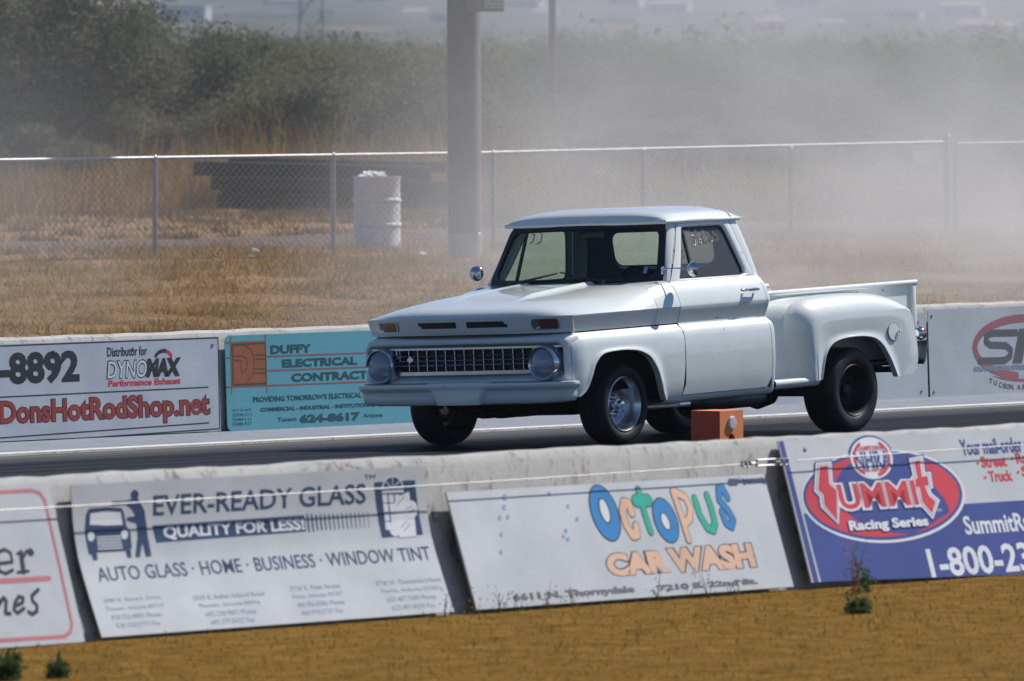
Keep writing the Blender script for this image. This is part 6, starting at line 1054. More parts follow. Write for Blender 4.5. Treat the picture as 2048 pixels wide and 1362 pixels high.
# ------------------------------------------------------------------ the strip, its walls and the ground
def road_z(y):
    return -CROWN*(y+0.9) if y > -6.2 else CROWN*(y+11.5) if y < -6.2 else 0.093
def ground_z(x, y):
    """natural ground: flat lawn on the camera side, a low bank behind the far wall, then the rising desert plain"""
    if y < -14.3: return -0.032
    if y < 4.1: return -0.40
    z = interp(y, [(4.1,0.30),(9,0.44),(20,0.64),(28,0.715),(50,0.70),(120,0.80),(420,1.8),(900,3.0),(1500,9.0),(3000,48),(4000,110),(4800,230),(5200,330)])
    if y > 5:
        z += 0.05*math.sin(x*0.35+y*0.21)*math.sin(y*0.5-x*0.13)
    if y > 900:
        z += (y-900)*0.006*math.sin(x*0.0021+1)*math.sin(y*0.0013+x*0.0007)
    return z
def soil():
    m, nt, b = nodes('ground soil')
    tc = N(nt, 'ShaderNodeTexCoord')
    sx = N(nt, 'ShaderNodeSeparateXYZ'); L(nt, tc.outputs['Object'], sx.inputs[0])
    n1 = N(nt, 'ShaderNodeTexNoise', Scale=0.35, Detail=8.0, Roughness=0.65); L(nt, tc.outputs['Object'], n1.inputs['Vector'])
    n2 = N(nt, 'ShaderNodeTexNoise', Scale=5.0, Detail=8.0, Roughness=0.7); L(nt, tc.outputs['Object'], n2.inputs['Vector'])
    dirt = ramp(nt, [(0.28, (0.13, 0.073, 0.036)), (0.5, (0.26, 0.16, 0.084)), (0.72, (0.37, 0.25, 0.145))]); L(nt, n2.outputs['Fac'], dirt.inputs[0])
    dry = ramp(nt, [(0.3, (0.14, 0.085, 0.036)), (0.7, (0.30, 0.19, 0.085))]); L(nt, n2.outputs['Fac'], dry.inputs[0])
    k = ramp(nt, [(0.42, (0, 0, 0)), (0.60, (1, 1, 1))]); L(nt, n1.outputs['Fac'], k.inputs[0])
    mx = N(nt, 'ShaderNodeMix', data_type='RGBA'); L(nt, k.outputs[0], mx.inputs['Factor']); L(nt, dirt.outputs[0], mx.inputs['A']); L(nt, dry.outputs[0], mx.inputs['B'])
    # gravel lane behind the fence
    vo = N(nt, 'ShaderNodeTexVoronoi', Scale=6.0); L(nt, tc.outputs['Object'], vo.inputs['Vector'])
    gr = ramp(nt, [(0.0, (0.36, 0.29, 0.26)), (0.5, (0.13, 0.095, 0.085))]); L(nt, vo.outputs['Distance'], gr.inputs[0])
    gm = ramp(nt, [(0.0, (0, 0, 0)), (0.35, (1, 1, 1)), (0.65, (1, 1, 1)), (1.0, (0, 0, 0))])
    mr = N(nt, 'ShaderNodeMapRange'); mr.inputs['From Min'].default_value = 29.5; mr.inputs['From Max'].default_value = 40.0; L(nt, sx.outputs['Y'], mr.inputs['Value']); L(nt, mr.outputs[0], gm.inputs[0])
    m2 = N(nt, 'ShaderNodeMix', data_type='RGBA'); L(nt, gm.outputs[0], m2.inputs['Factor']); L(nt, mx.outputs['Result'], m2.inputs['A']); L(nt, gr.outputs[0], m2.inputs['B'])
    # desert far away: tan soil speckled with dark scrub
    nf = N(nt, 'ShaderNodeTexNoise', Scale=0.022, Detail=9.0, Roughness=0.72); L(nt, tc.outputs['Object'], nf.inputs['Vector'])
    far = ramp(nt, [(0.36, (0.030, 0.036, 0.026)), (0.50, (0.070, 0.066, 0.048)), (0.62, (0.20, 0.16, 0.13))]); L(nt, nf.outputs['Fac'], far.inputs[0])
    fm = N(nt, 'ShaderNodeMapRange'); fm.inputs['From Min'].default_value = 90; fm.inputs['From Max'].default_value = 260; L(nt, sx.outputs['Y'], fm.inputs['Value'])
    m3 = N(nt, 'ShaderNodeMix', data_type='RGBA'); L(nt, fm.outputs[0], m3.inputs['Factor']); L(nt, m2.outputs['Result'], m3.inputs['A']); L(nt, far.outputs[0], m3.inputs['B'])
    # near lawn, golden bermuda
    lw = ramp(nt, [(0.3, (0.095, 0.056, 0.016)), (0.55, (0.21, 0.118, 0.030)), (0.75, (0.31, 0.19, 0.065))]); L(nt, n2.outputs['Fac'], lw.inputs[0])
    lm = N(nt, 'ShaderNodeMath', operation='LESS_THAN'); lm.inputs[1].default_value = -14.0; L(nt, sx.outputs['Y'], lm.inputs[0])
    m4 = N(nt, 'ShaderNodeMix', data_type='RGBA'); L(nt, lm.outputs[0], m4.inputs['Factor']); L(nt, m3.outputs['Result'], m4.inputs['A']); L(nt, lw.outputs[0], m4.inputs['B'])
    L(nt, m4.outputs['Result'], b.inputs['Base Color'])
    b.inputs['Roughness'].default_value = 0.95; b.inputs['Specular IOR Level'].default_value = 0.0
    bp = N(nt, 'ShaderNodeBump', Strength=0.9, Distance=0.06); L(nt, n2.outputs['Fac'], bp.inputs['Height']); L(nt, bp.outputs[0], b.inputs['Normal'])
    MATS['soil'] = m
soil()
def asphalt():
    m, nt, b = nodes('rubbered asphalt')
    tc = N(nt, 'ShaderNodeTexCoord'); sx = N(nt, 'ShaderNodeSeparateXYZ'); L(nt, tc.outputs['Object'], sx.inputs[0])
    mp = N(nt, 'ShaderNodeMapping'); mp.inputs['Scale'].default_value = (0.035, 3.2, 1); L(nt, tc.outputs['Object'], mp.inputs['Vector'])
    st = N(nt, 'ShaderNodeTexNoise', Scale=1.0, Detail=6.0, Roughness=0.6); L(nt, mp.outputs[0], st.inputs['Vector'])
    ng = N(nt, 'ShaderNodeTexNoise', Scale=60.0, Detail=4.0); L(nt, tc.outputs['Object'], ng.inputs['Vector'])
    # rubber laid in each lane: strongest along the wheel tracks
    pr = ramp(nt, [(0.0, (.12,)*3), (0.20, (.30,)*3), (0.30, (.75,)*3), (0.42, (.22,)*3), (0.50, (.10,)*3), (0.62, (.25,)*3), (0.70, (.8,)*3), (0.76, (1,)*3), (0.83, (.90,)*3), (0.90, (.95,)*3), (0.935, (.35,)*3), (0.97, (.10,)*3), (1.0, (.05,)*3)])
    mr = N(nt, 'ShaderNodeMapRange'); mr.inputs['From Min'].default_value = -14.0; mr.inputs['From Max'].default_value = 3.2; L(nt, sx.outputs['Y'], mr.inputs['Value']); L(nt, mr.outputs[0], pr.inputs[0])
    sm = N(nt, 'ShaderNodeMapRange'); sm.inputs['From Min'].default_value = 0.3; sm.inputs['From Max'].default_value = 0.7; sm.inputs['To Min'].default_value = -0.35; sm.inputs['To Max'].default_value = 0.35; L(nt, st.outputs['Fac'], sm.inputs['Value'])
    ad = N(nt, 'ShaderNodeMath', operation='ADD', use_clamp=True); L(nt, pr.outputs[0], ad.inputs[0]); L(nt, sm.outputs[0], ad.inputs[1])
    base = ramp(nt, [(0.0, (0.125, 0.120, 0.118)), (0.45, (0.060, 0.060, 0.065)), (1.0, (0.010, 0.011, 0.014))]); L(nt, ad.outputs[0], base.inputs[0])
    g = N(nt, 'ShaderNodeMix', data_type='RGBA', blend_type='MULTIPLY'); g.inputs['Factor'].default_value = 0.5
    gg = ramp(nt, [(0.3, (.6,)*3), (0.7, (1.25,)*3)]); L(nt, ng.outputs['Fac'], gg.inputs[0]); L(nt, base.outputs[0], g.inputs['A']); L(nt, gg.outputs[0], g.inputs['B'])
    L(nt, g.outputs['Result'], b.inputs['Base Color'])
    rr = N(nt, 'ShaderNodeMapRange'); rr.inputs['To Min'].default_value = 0.9; rr.inputs['To Max'].default_value = 0.55; L(nt, ad.outputs[0], rr.inputs['Value']); L(nt, rr.outputs[0], b.inputs['Roughness'])
    b.inputs['Specular IOR Level'].default_value = 0.03
    bp = N(nt, 'ShaderNodeBump', Strength=0.35, Distance=0.01); L(nt, ng.outputs['Fac'], bp.inputs['Height']); L(nt, bp.outputs[0], b.inputs['Normal'])
    MATS['asphalt'] = m
asphalt()
def concrete(name, c0, c1, stain, sscale=1.2):
    m, nt, b = nodes(name)
    tc = N(nt, 'ShaderNodeTexCoord')
    n1 = N(nt, 'ShaderNodeTexNoise', Scale=2.5, Detail=8.0, Roughness=0.7); L(nt, tc.outputs['Object'], n1.inputs['Vector'])
    rp = ramp(nt, [(0.3, c0), (0.7, c1)]); L(nt, n1.outputs['Fac'], rp.inputs[0])
    mp = N(nt, 'ShaderNodeMapping'); mp.inputs['Scale'].default_value = (1, 1, 0.55); L(nt, tc.outputs['Object'], mp.inputs['Vector'])
    n2 = N(nt, 'ShaderNodeTexNoise', Scale=9.0*sscale, Detail=7.0, Roughness=0.75, Distortion=0.6); L(nt, mp.outputs[0], n2.inputs['Vector'])
    r2 = ramp(nt, [(0.54, (0, 0, 0)), (0.64, (.9,)*3)]); L(nt, n2.outputs['Fac'], r2.inputs[0])
    mx = N(nt, 'ShaderNodeMix', data_type='RGBA'); L(nt, r2.outputs[0], mx.inputs['Factor']); L(nt, rp.outputs[0], mx.inputs['A']); mx.inputs['B'].default_value = (*stain, 1)
    L(nt, mx.outputs['Result'], b.inputs['Base Color']); b.inputs['Roughness'].default_value = 0.85
    bp = N(nt, 'ShaderNodeBump', Strength=0.5, Distance=0.015); L(nt, n2.outputs['Fac'], bp.inputs['Height']); L(nt, bp.outputs[0], b.inputs['Normal'])
    MATS[name] = m
concrete('white concrete', (0.34, 0.33, 0.315), (0.45, 0.44, 0.42), (0.15, 0.13, 0.11))
concrete('gutter concrete', (0.165, 0.18, 0.215), (0.22, 0.24, 0.28), (0.15, 0.15, 0.17))
concrete('edge paint', (0.50, 0.48, 0.44), (0.64, 0.62, 0.58), (0.3, 0.28, 0.25))
concrete('pole concrete', (0.135, 0.135, 0.13), (0.18, 0.18, 0.175), (0.12, 0.118, 0.115))

# ground: one sheet out to the far hills
gx_ = [-900,-600,-300,-160,-90]+list(range(-60, 100, 3))+[110,130,160,200,260,340,450,600,800,1100,1500,2000,2700,3500,4500,5400,6200,7000,7800]
gy_ = [-600,-200,-90,-60,-45,-30,-22,-18,-15.5,-14.31,-14.29,-6,0,4.09,4.11,5,6.5,8,10,12,14,17,20,23,26,29,32,36,40,45,50,56,64,74,86,100,120,150,190,240,300,380,480,600,750,900,1050,1200,1350,1500,1700,1950,2200,2500,2800,3100,3500,4000,4600,5200]
mb = MB(); mb.grid([[(x, y, ground_z(x, y)) for x in gx_] for y in gy_])
g = mb.build('ground', 'soil', sharp=40); tag(g, kind='structure')
mb = MB(); mb.grid([[(x, y, road_z(y)) for x in [-260+i*10 for i in range(70)]] for y in (-14.05, -12, -9, -6.2, -3.5, -0.9, 1.0, 2.4, 3.02)])
tag(mb.build('drag_strip', 'asphalt', sharp=0), kind='structure')
mb = MB()
mb.grid([[(x, y, z) for x in (-260, -60, 0, 60, 430)] for y, z in ((2.95, road_z(2.95)-0.10), (2.955, road_z(2.95)+0.018), (3.06, road_z(2.95)+0.024))]); 
tag(mb.build('edge_line', 'edge paint', sharp=30), kind='structure')
mb = MB(); mb.grid([[(x, y, z) for x in (-260, -60, 0, 60, 430)] for y, z in ((3.06, -0.053), (3.5, -0.045), (3.93, -0.018), (4.05, -0.010))])
tag(mb.build('gutter', 'gutter concrete', sharp=30), kind='structure')

# walls
mb = MB()
nearp = [(-14.355,-0.10),(-14.355,0.02),(-14.240,0.30),(-14.205,0.47),(-14.187,0.735),(-14.150,0.785),(-14.05,0.790),(-14.005,0.740),(-13.97,0.47),(-13.92,0.30),(-13.78,0.05),(-13.78,-0.20)]
xs = [-60]+[-30+0.18*i for i in range(130)]+[0, 40, 120]
def wob(x, k): return 0.002*math.sin(x*3.1+k)+0.0025*math.sin(x*7.7+2*k)+0.003*math.sin(x*17.0+k*1.3)+0.002*math.sin(x*31+k)
mb.grid([[(x, y+(wob(x, 1)*.5 if 0.6 < z else 0), z+(wob(x, 2) if z > 0.72 else 0)) for x in xs] for y, z in nearp])
o = mb.build('concrete_barrier', 'white concrete', sharp=40); tag(o, 'chipped white concrete barrier in the foreground carrying leaning advertising boards', 'barrier')
mb = MB()
farp = [(4.02,-0.12),(4.0,0.0),(4.02,0.70),(4.05,0.765),(4.12,0.785),(4.22,0.775),(4.26,0.70),(4.30,-0.12)]
xs = [-120,-40]+[-8+0.25*i for i in range(110)]+[30, 80, 300]
mb.grid([[(x, y, z+(wob(x, 3)*.7 if z > 0.72 else 0)) for x in xs] for y, z in farp])
o = mb.build('concrete_barrier', 'white concrete', sharp=40); tag(o, 'long white concrete barrier along the far edge of the strip behind the truck', 'barrier')

# ------------------------------------------------------------------ advertising boards with their printing
flat('board white', (0.50, 0.515, 0.525), 0.42, noise=0.09, nscale=1.8, coat=0.15, bump=0.35, bscale=2.2)
flat('board grey', (0.44, 0.46, 0.475), 0.45, noise=0.10, nscale=1.8, coat=0.15, bump=0.35, bscale=2.2)
flat('board cool white', (0.43, 0.465, 0.52), 0.45, noise=0.09, nscale=1.8, bump=0.3, bscale=2.2)
flat('board turquoise', (0.10, 0.33, 0.40), 0.45, noise=0.06, nscale=2)
flat('galvanised', (0.36, 0.37, 0.38), 0.45, 0.55, noise=0.15, nscale=12)
class Panel:
    def __init__(s, prof):
        s.P = PROF[prof]; s.cum = [0]
        for (ya, za), (yb, zb) in zip(s.P[:-1], s.P[1:]): s.cum.append(s.cum[-1]+math.hypot(yb-ya, zb-za))
    def at(s, u, v, off):
        k = 0
        while k < len(s.P)-2 and v > s.cum[k+1]: k += 1
        (ya, za), (yb, zb) = s.P[k], s.P[k+1]; l = s.cum[k+1]-s.cum[k]; t = (v-s.cum[k])/l
        dy, dz = (yb-ya)/l, (zb-za)/l
        return (u, ya+(yb-ya)*t-dz*off, za+(zb-za)*t+dy*off)
def bisect_to(pan, verts, faces):
    """cut a flat (u,v) mesh where the board bends"""
    bm = bmesh.new(); bv = [bm.verts.new((u, v, w)) for u, v, w in verts]
    for f in faces:
        try: bm.faces.new([bv[i] for i in f])
        except ValueError: pass
    for c in pan.cum[1:-1]:
        bmesh.ops.bisect_plane(bm, geom=bm.verts[:]+bm.edges[:]+bm.faces[:], plane_co=(0, c, 0), plane_no=(0, 1, 0), dist=1e-6)
    bm.verts.index_update()
    r = [tuple(v.co) for v in bm.verts], [tuple(v.index for v in f.verts) for f in bm.faces]; bm.free(); return r
def printing(items, pan, parent, bend, base):
    mats = []; mb = MB(); cnt = 0
    for it in items:
        kind = it[0]
        col = it[4] if kind == 't' else it[3] if kind == 'l' else it[2]
        lay = it[5] if kind == 't' else it[4] if kind == 'l' else it[3]
        cnt += 1; off = base+0.0004*lay+cnt*0.000008
        mn = 'ink '+col
        if mn not in mats: mats.append(mn)
        mb.cur = mats.index(mn)
        vs, fs = [], []
        if kind == 't':
            _, s, (u0, v0), (u1, v1), col, lay, bold, shear = it
            h = v1-v0
            gv, gf = glyphs(s, 0.0)
            hx = [p[0] for p in gv]; hy = [p[1] for p in gv]; hh = max(hy)-min(hy)
            b = bold/h*hh if bold else 0.0                      # emboldening in metres to font units
            gv, gf = glyphs(s, round(b, 4))
            hx = [p[0] for p in gv]; hy = [p[1] for p in gv]; a0, a1, b0, b1 = min(hx), max(hx), min(hy), max(hy)
            for x, y in gv:
                fy = (y-b0)/(b1-b0); vs.append((u0+(u1-u0)*(x-a0)/(a1-a0)*(1-0*shear)+shear*(fy-0.5)*h, v0+h*fy, off))
            fs = gf
        elif kind == 'p':
            vs = [(u, v, off) for u, v in it[1]]; fs = [tuple(range(len(vs)))]
        else:
            _, pts, w, col, lay, closed = it
            pts = [Vector(p) for p in pts]
            if closed: pts = pts+[pts[0]]
            n = len(pts)
            if w > 0.05 or True:
                sm = []
                k = 0
                for i in range(n-1):
                    a, b = pts[i], pts[i+1]; d = (b-a)
                    if d.length < 1e-6: continue
                    d.normalize(); nn = Vector((-d.y, d.x))*w/2; k += 1; of = off+k*0.000012
                    o = len(vs); vs += [(*(a+nn), of), (*(a-nn), of), (*(b-nn), of), (*(b+nn), of)]; fs.append((o, o+1, o+2, o+3))
                for i, p in enumerate(pts):
                    if w < 0.012 and i in (0, n-1): continue
                    k += 1; of = off+k*0.000012; o = len(vs); m_ = 20
                    vs += [(p.x+w/2*math.cos(2*math.pi*j/m_), p.y+w/2*math.sin(2*math.pi*j/m_), of) for j in range(m_)]; fs.append(tuple(range(o, o+m_)))
        if bend: vs, fs = bisect_to(pan, vs, fs)
        mb.add([pan.at(*p) for p in vs], fs)
    return mb.build('lettering', mats, parent, sharp=0, fixn=False)
def board(key, prof, u0, u1, v0, v1, mat, label, items=None, r=0.0, bend=False, edge='white concrete', th=0.006, bulge=0.0):
    pan = Panel(prof)
    mb = MB(); nu = max(2, int((u1-u0)/0.12)); vv = sorted(set([v0, v1]+[c for c in pan.cum if v0 < c < v1]+[lerp(v0, v1, i/10) for i in range(11)]))
    us = [lerp(u0, u1, i/nu) for i in range(nu+1)]
    def cut(u, v):
        """rounded corners"""
        if r <= 0: return u
        e = 0
        dv = min(v-v0, v1-v)
        if dv < r: e = r-math.sqrt(max(0, r*r-(r-dv)**2))
        return max(u0+e, min(u1-e, u))
    if r > 0: vv = sorted(set(vv+[v0+r*k for k in (.03,.1,.2,.35,.6,1)]+[v1-r*k for k in (.03,.1,.2,.35,.6,1)]))
    if bend:
        # a bent sheet follows the barrier through smooth curves: offset the break lines a touch
        pass
    mb.grid([[pan.at(cut(u, v), v, 0.0) for u in us] for v in vv])
    o = mb.build('advertising_board', mat, sharp=30, solid=th)
    tag(o, label, 'advertising board')
    if items: printing(items, pan, o, bend, th/2+0.0008)
    return o, pan
def screws(pan, parent, pts):
    for u, v in pts:
        mb = MB(); c = pan.at(u, v, 0.006); mb.lathe([(0.013, 0.002), (0.013, -0.003), (0.007, -0.006), (0.001, -0.006)], 10, 'y', c, True)
        mb.build('screw', 'galvanised', parent, sharp=40)
o, p = board('A', 'lean', -26.4, -22.955, 0.003, 0.822, 'board white', 'grey white board with rounded red frame line and black brush lettering on the near barrier', SIGNS['A'])
board('B', 'curve', -22.79, -19.885, 0.018, 0.806, 'board white', 'pale curved board with navy lettering about glass and a car and repairman emblem', SIGNS['B'], bend=True)
board('O', 'octo', -19.72, -16.86, 0.02, 0.662, 'board white', 'white car wash board with bubbly blue, green and tan lettering', SIGNS['O'], th=0.012)
o, p = board('M', 'lean', -16.683, -13.0, 0.035, 0.836, 'board white', 'blue and white racing series board with a red and blue oval emblem', SIGNS['M'], th=0.010)
screws(p, o, [(-16.45, 0.78), (-14.3, 0.70), (-14.25, 0.39)])
o, p = board('D', 'far', -5.2, 1.212, 0.012, 0.758, 'board cool white', 'white board with black phone number and dark red web address on the far barrier', SIGNS['D'])
screws(p, o, [(-0.83, 0.69), (0.14, 0.69), (1.14, 0.695)])
o, p = board('U', 'far', 1.297, 3.93, 0.004, 0.762, 'board turquoise', 'turquoise board with dark green lettering and a brown square monogram on the far barrier', SIGNS['U'], r=0.06)
o, p = board('H', 'far', 7.6, 11.05, 0.0, 0.735, 'board grey', 'plain pale grey board on the far barrier just behind the truck tail')
screws(p, o, [(10.93, 0.66), (10.95, 0.06)])
o, p = board('R', 'far', 11.08, 14.9, 0.0, 0.764, 'board grey', 'grey white board with a faded red ring and charcoal italic letters on the far barrier', SIGNS['R'])
screws(p, o, [(11.14, 0.71), (11.14, 0.05), (12.9, 0.74)])
# bright toe flashing under the boards
# steel cable strung along the near barrier with its turnbuckle
cab_ = empty('steel_cable', (-17.0, -14.26, 0.70)); tag(cab_, 'thin steel cable with a turnbuckle stretched along the near barrier', 'cable')
flat('cable steel', (0.55, 0.54, 0.52), 0.35, 0.7)
mb = MB()
def cz(x): return 0.665+0.004*(x+17)-0.008*math.sin((x+22.5)*0.55)
mb.tube([(x+17.0, -14.262+14.26+ -0.018*0, cz(x)-0.70) for x in [-27+0.5*i for i in range(20)]+[-17.12]], 0.0032, 6)
mb.tube([(x+17.0, 0, cz(x)-0.70) for x in [-16.60, -16.2, -15.5, -14.5, -13.5, -12.5]], 0.0032, 6)
mb.xf(Matrix.Translation((0, -0.020, 0))); mb.build('wire', 'cable steel', cab_, sharp=80)
mb = MB(); zc_ = cz(-16.86)-0.70
for s in (-1, 1):
    mb.tube([(0.02, 0, zc_+s*0.016), (0.20, 0, zc_+s*0.016)], 0.005, 6)
    for c in ((-0.06, 0) , (-0.10, 0), (0.24, 0), (0.29, 0)):
        ring = [(c[0]+0.022*math.cos(2*math.pi*k/14), s*0.004, zc_+0.018*math.sin(2*math.pi*k/14)) for k in range(15)]
        mb.tube(ring, 0.0045, 5, False)
for x in (0.02, 0.20): mb.tube([(x, 0, zc_-0.02), (x, 0, zc_+0.02)], 0.008, 6)
mb.tube([(-0.03, 0, zc_), (0.03, 0, zc_)], 0.006, 6); mb.tube([(0.19, 0, zc_), (0.26, 0, zc_)], 0.006, 6)
mb.xf(Matrix.Translation((0, -0.020, 0))); mb.build('turnbuckle', 'galvanised', cab_, sharp=40)

# timing-light box on the track beside the near barrier
bx_ = empty('timing_sensor_box', (-14.95, -12.1, road_z(-12.1))); tag(bx_, 'small orange box with a white disc and a round hole standing on the strip', 'box')
vd = Vector((math.cos(PHI), math.sin(PHI), 0)); vr = Vector((math.sin(PHI), -math.cos(PHI), 0))
def cpt(px, D, z):
    """a spot given by lateral offset (m), depth (m) in front of the camera and height"""
    return Vector((CAM.x, CAM.y, 0))+vd*D+vr*px+Vector((0, 0, z))
# box: foam block with holes
flat('orange shaded', (0.46, 0.062, 0.030), 0.8, noise=0.08, nscale=9)  # darker copy: shade put into the left face and the hole
flat('orange lit', (0.74, 0.23, 0.075), 0.8, noise=0.08, nscale=9)  # paler copy: fading and sunlight both put into the other faces
bx_.location = (-5.15, -5.5, road_z(-5.5))
mb = MB(); H_ = 0.475-road_z(-5.5)
W_, D_ = 0.275, 0.245
# side facing the camera has a round hole: ring between the rim and the square
hole = [(0.5*W_+0.0+0.038*math.cos(2*math.pi*k/24)+0.0, H_-0.205+0.045*math.sin(2*math.pi*k/24)) for k in range(24)]
def sqp(k):
    a = 2*math.pi*k/24; c, s_ = math.cos(a), math.sin(a); m_ = max(abs(c), abs(s_))
    return c/m_, s_/m_
sqo = [(0.5*W_+0.5*W_*sqp(k)[0], H_-0.205+(0.205 if sqp(k)[1] > 0 else H_-0.205)*sqp(k)[1]) for k in range(24)]
mb.grid([[(x, 0, z) for x, z in sqo], [(x, 0, z) for x, z in hole], [(x, 0.09, z) for x, z in hole], [(lerp(0.5*W_, x, .02), 0.09, lerp(H_-0.205, z, .02)) for x, z in hole]], True)
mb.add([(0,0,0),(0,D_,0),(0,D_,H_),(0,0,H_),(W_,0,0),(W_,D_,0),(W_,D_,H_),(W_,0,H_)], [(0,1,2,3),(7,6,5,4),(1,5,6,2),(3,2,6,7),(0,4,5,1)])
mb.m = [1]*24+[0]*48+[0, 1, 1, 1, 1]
mb.build('block', ['orange shaded', 'orange lit'], bx_, sharp=30)
mb = MB(); mb.lathe([(0.0, -0.014), (0.040, -0.012), (0.046, -0.004), (0.046, 0.004)], 28, 'y', (0.5*W_, -0.004, H_-0.085)); mb.build('reflector_disc', 'board white', bx_, sharp=40)

# ------------------------------------------------------------------ chain-link fence behind the strip
FY = 27.93
def gz(x, y): return ground_z(x, y)
flat('fence wire', (0.10, 0.095, 0.09), 0.6, 0.2, noise=0.1)
flat('fence pipe', (0.30, 0.31, 0.32), 0.38, 0.7, noise=0.12, nscale=15)
fence = empty('chain_link_fence', (36, FY, 0.70)); tag(fence, 'long chain link fence with steel posts and top rail behind the strip', 'fence')
posts = [20.0, 23.3, 26.75, 30.08, 33.42, 36.55, 39.60, 42.73]
for x in posts:
    mb = MB(); z0 = gz(x, FY)-0.1; mb.tube([(x, FY, z0), (x, FY, 1.875)], 0.032, 10); mb.lathe([(0.038, 1.86), (0.038, 1.88), (0.02, 1.905), (0.001, 1.912)], 10, 'z', (x, FY, 0))
    mb.xf(Matrix.Translation((-36, -FY, -0.70))); mb.build('post', 'fence pipe', fence, sharp=40)
for x in (46.17, 46.36):
    mb = MB(); mb.tube([(x, FY, 0.5), (x, FY, 2.00 if x < 46.3 else 1.9)], 0.045 if x < 46.3 else 0.028, 12); mb.lathe([(0.052, 1.98), (0.052, 2.0), (0.02, 2.03), (0.001, 2.035)], 10, 'z', (46.17, FY, 0))
    mb.xf(Matrix.Translation((-36, -FY, -0.70))); mb.build('post', 'fence pipe', fence, sharp=40)
mb = MB()
mb.tube([(15, FY, 1.87), (36, FY, 1.872), (46.15, FY, 1.925)], 0.022, 8); 
for i in range(38):
    x = 18.0+i*0.78+rnd.uniform(-.1, .1); mb.tube([(x, FY, 1.872+max(0, x-36)*0.0052-0.026), (x+0.004, FY, 1.872+max(0, x-36)*0.0052+0.027)], 0.006, 5)
mb.tube([(46.4, FY, 1.905), (49, FY, 1.90), (56, FY, 1.90)], 0.017, 8)
mb.xf(Matrix.Translation((-36, -FY, -0.70))); mb.build('top_rail', 'fence pipe', fence, sharp=60)
# woven wire: zig-zag strands, two directions, bent at the fence line
mb = MB(); pitch = 0.118; zb, zt = 0.66, 1.865; span = zt-zb
def wirebar(a, b, off):
    d = (Vector(b)-Vector(a)).normalized(); n = Vector((-d.z, 0, d.x))*0.0030
    A, B_v = Vector(a), Vector(b); A.y += off; B_v.y += off
    o = len(mb.v); mb.v += [tuple(A+n), tuple(A-n), tuple(B_v-n), tuple(B_v+n), tuple(A+Vector((0, -0.0025, 0))), tuple(B_v+Vector((0, -0.0025, 0)))]
    mb.f += [(o, o+4, o+5, o+3), (o+4, o+1, o+2, o+5), (o, o+3, o+2, o+1)]; mb.m += [0, 0, 0]
x = 21.5
while x < 53:
    sl = span*1.32
    wirebar((x, FY-0.024, zb), (x+sl, FY-0.024, zt), 0.0); wirebar((x+sl, FY-0.024, zb), (x, FY-0.024, zt), -0.003)
    x += pitch
mb.xf(Matrix.Translation((-36, -FY, -0.70))); mb.build('wire_mesh', 'fence wire', fence, sharp=0, fixn=False)
mb = MB(); mb.box(-0.22, 0.22, -0.004, 0.004, -0.10, 0.10)
tag(mb.build('fence_sign', 'galvanised', None, (45.55, FY-0.05, 1.72)), 'small blank grey plate wired to the fence beside its gate post', 'sign')

# ------------------------------------------------------------------ lighting pole
PX, PY = cpt(-0.546, 121.3, 0)[:2]
pole = empty('light_pole', (PX, PY, gz(PX, PY))); tag(pole, 'thick grey floodlight pole standing at the chain link fence', 'light pole')
mb = MB(); mb.lathe([(0.200, -0.2), (0.200, 0.30), (0.198, 0.302), (0.196, 3.2), (0.190, 6), (0.155, 13), (0.13, 16), (0.001, 16.02)], 40, 'z'); mb.build('shaft', 'pole concrete', pole, sharp=30)
mb = MB(); mb.lathe([(0.204, -0.2), (0.206, 0.02), (0.206, 0.285), (0.2, 0.292)], 40, 'z'); mb.build('base_sleeve', 'galvanised', pole, sharp=30)
mb = MB()
def pbox(mb, r0, r1, d0, d1, z0, z1, bev=0):
    k = MB(); k.box(r0, r1, d0, d1, z0, z1, bev); k.xf(Matrix(((vr.x, vd.x, 0, 0), (vr.y, vd.y, 0, 0), (0, 0, 1, 0), (0, 0, 0, 1)))); mb.add(k.v, k.f, mb.cur)
pbox(mb, 0.03, 0.475, -0.30, -0.12, 2.88, 3.75, 0.012)
eb = mb.build('equipment_box', 'ballast grey' if 'ballast grey' in MATS else flat('ballast grey', (0.16, 0.165, 0.17), 0.5), pole, sharp=30)
# maker's plate on the box: white framed word
mb = MB(); mb.cur = 0
X0m, X1m, Z0m, Z1m = 0.255, 0.465, 2.925, 3.02
def pm(r, z, d): p = vr*r+vd*d; return (p.x, p.y, z)
dd = -0.3035
for r0, r1, z0, z1 in ((X0m, X1m, Z0m, Z0m+.010), (X0m, X1m, Z1m-.010, Z1m), (X0m, X0m+.010, Z0m+.010, Z1m-.010), (X1m-.010, X1m, Z0m+.010, Z1m-.010)):
    mb.add([pm(r0, z0, dd), pm(r1, z0, dd), pm(r1, z1, dd), pm(r0, z1, dd)], [(0, 1, 2, 3)])
gv, gf = glyphs('musco', 0.02); hx = [p[0] for p in gv]; hy = [p[1] for p in gv]
mb.add([pm(lerp(X0m+.022, X1m-.022, (x-min(hx))/(max(hx)-min(hx))), lerp(Z0m+.024, Z1m-.024, (y-min(hy))/(max(hy)-min(hy))), dd-0.001) for x, y in gv], gf)
mb.build('lettering', 'ink white', eb, sharp=0, fixn=False)
mb = MB(); pbox(mb, 0.11, 0.155, -0.205, -0.165, 0.20, 0.36); mb.build('tag_plate', 'fence pipe', pole)
mb = MB()
for k in range(3):
    pbox(mb, -2.2, 2.2, -0.12, 0.0, 13.2+k*1.0, 13.3+k*1.0)
cr = mb.build('crossarm', 'galvanised', pole, sharp=30)
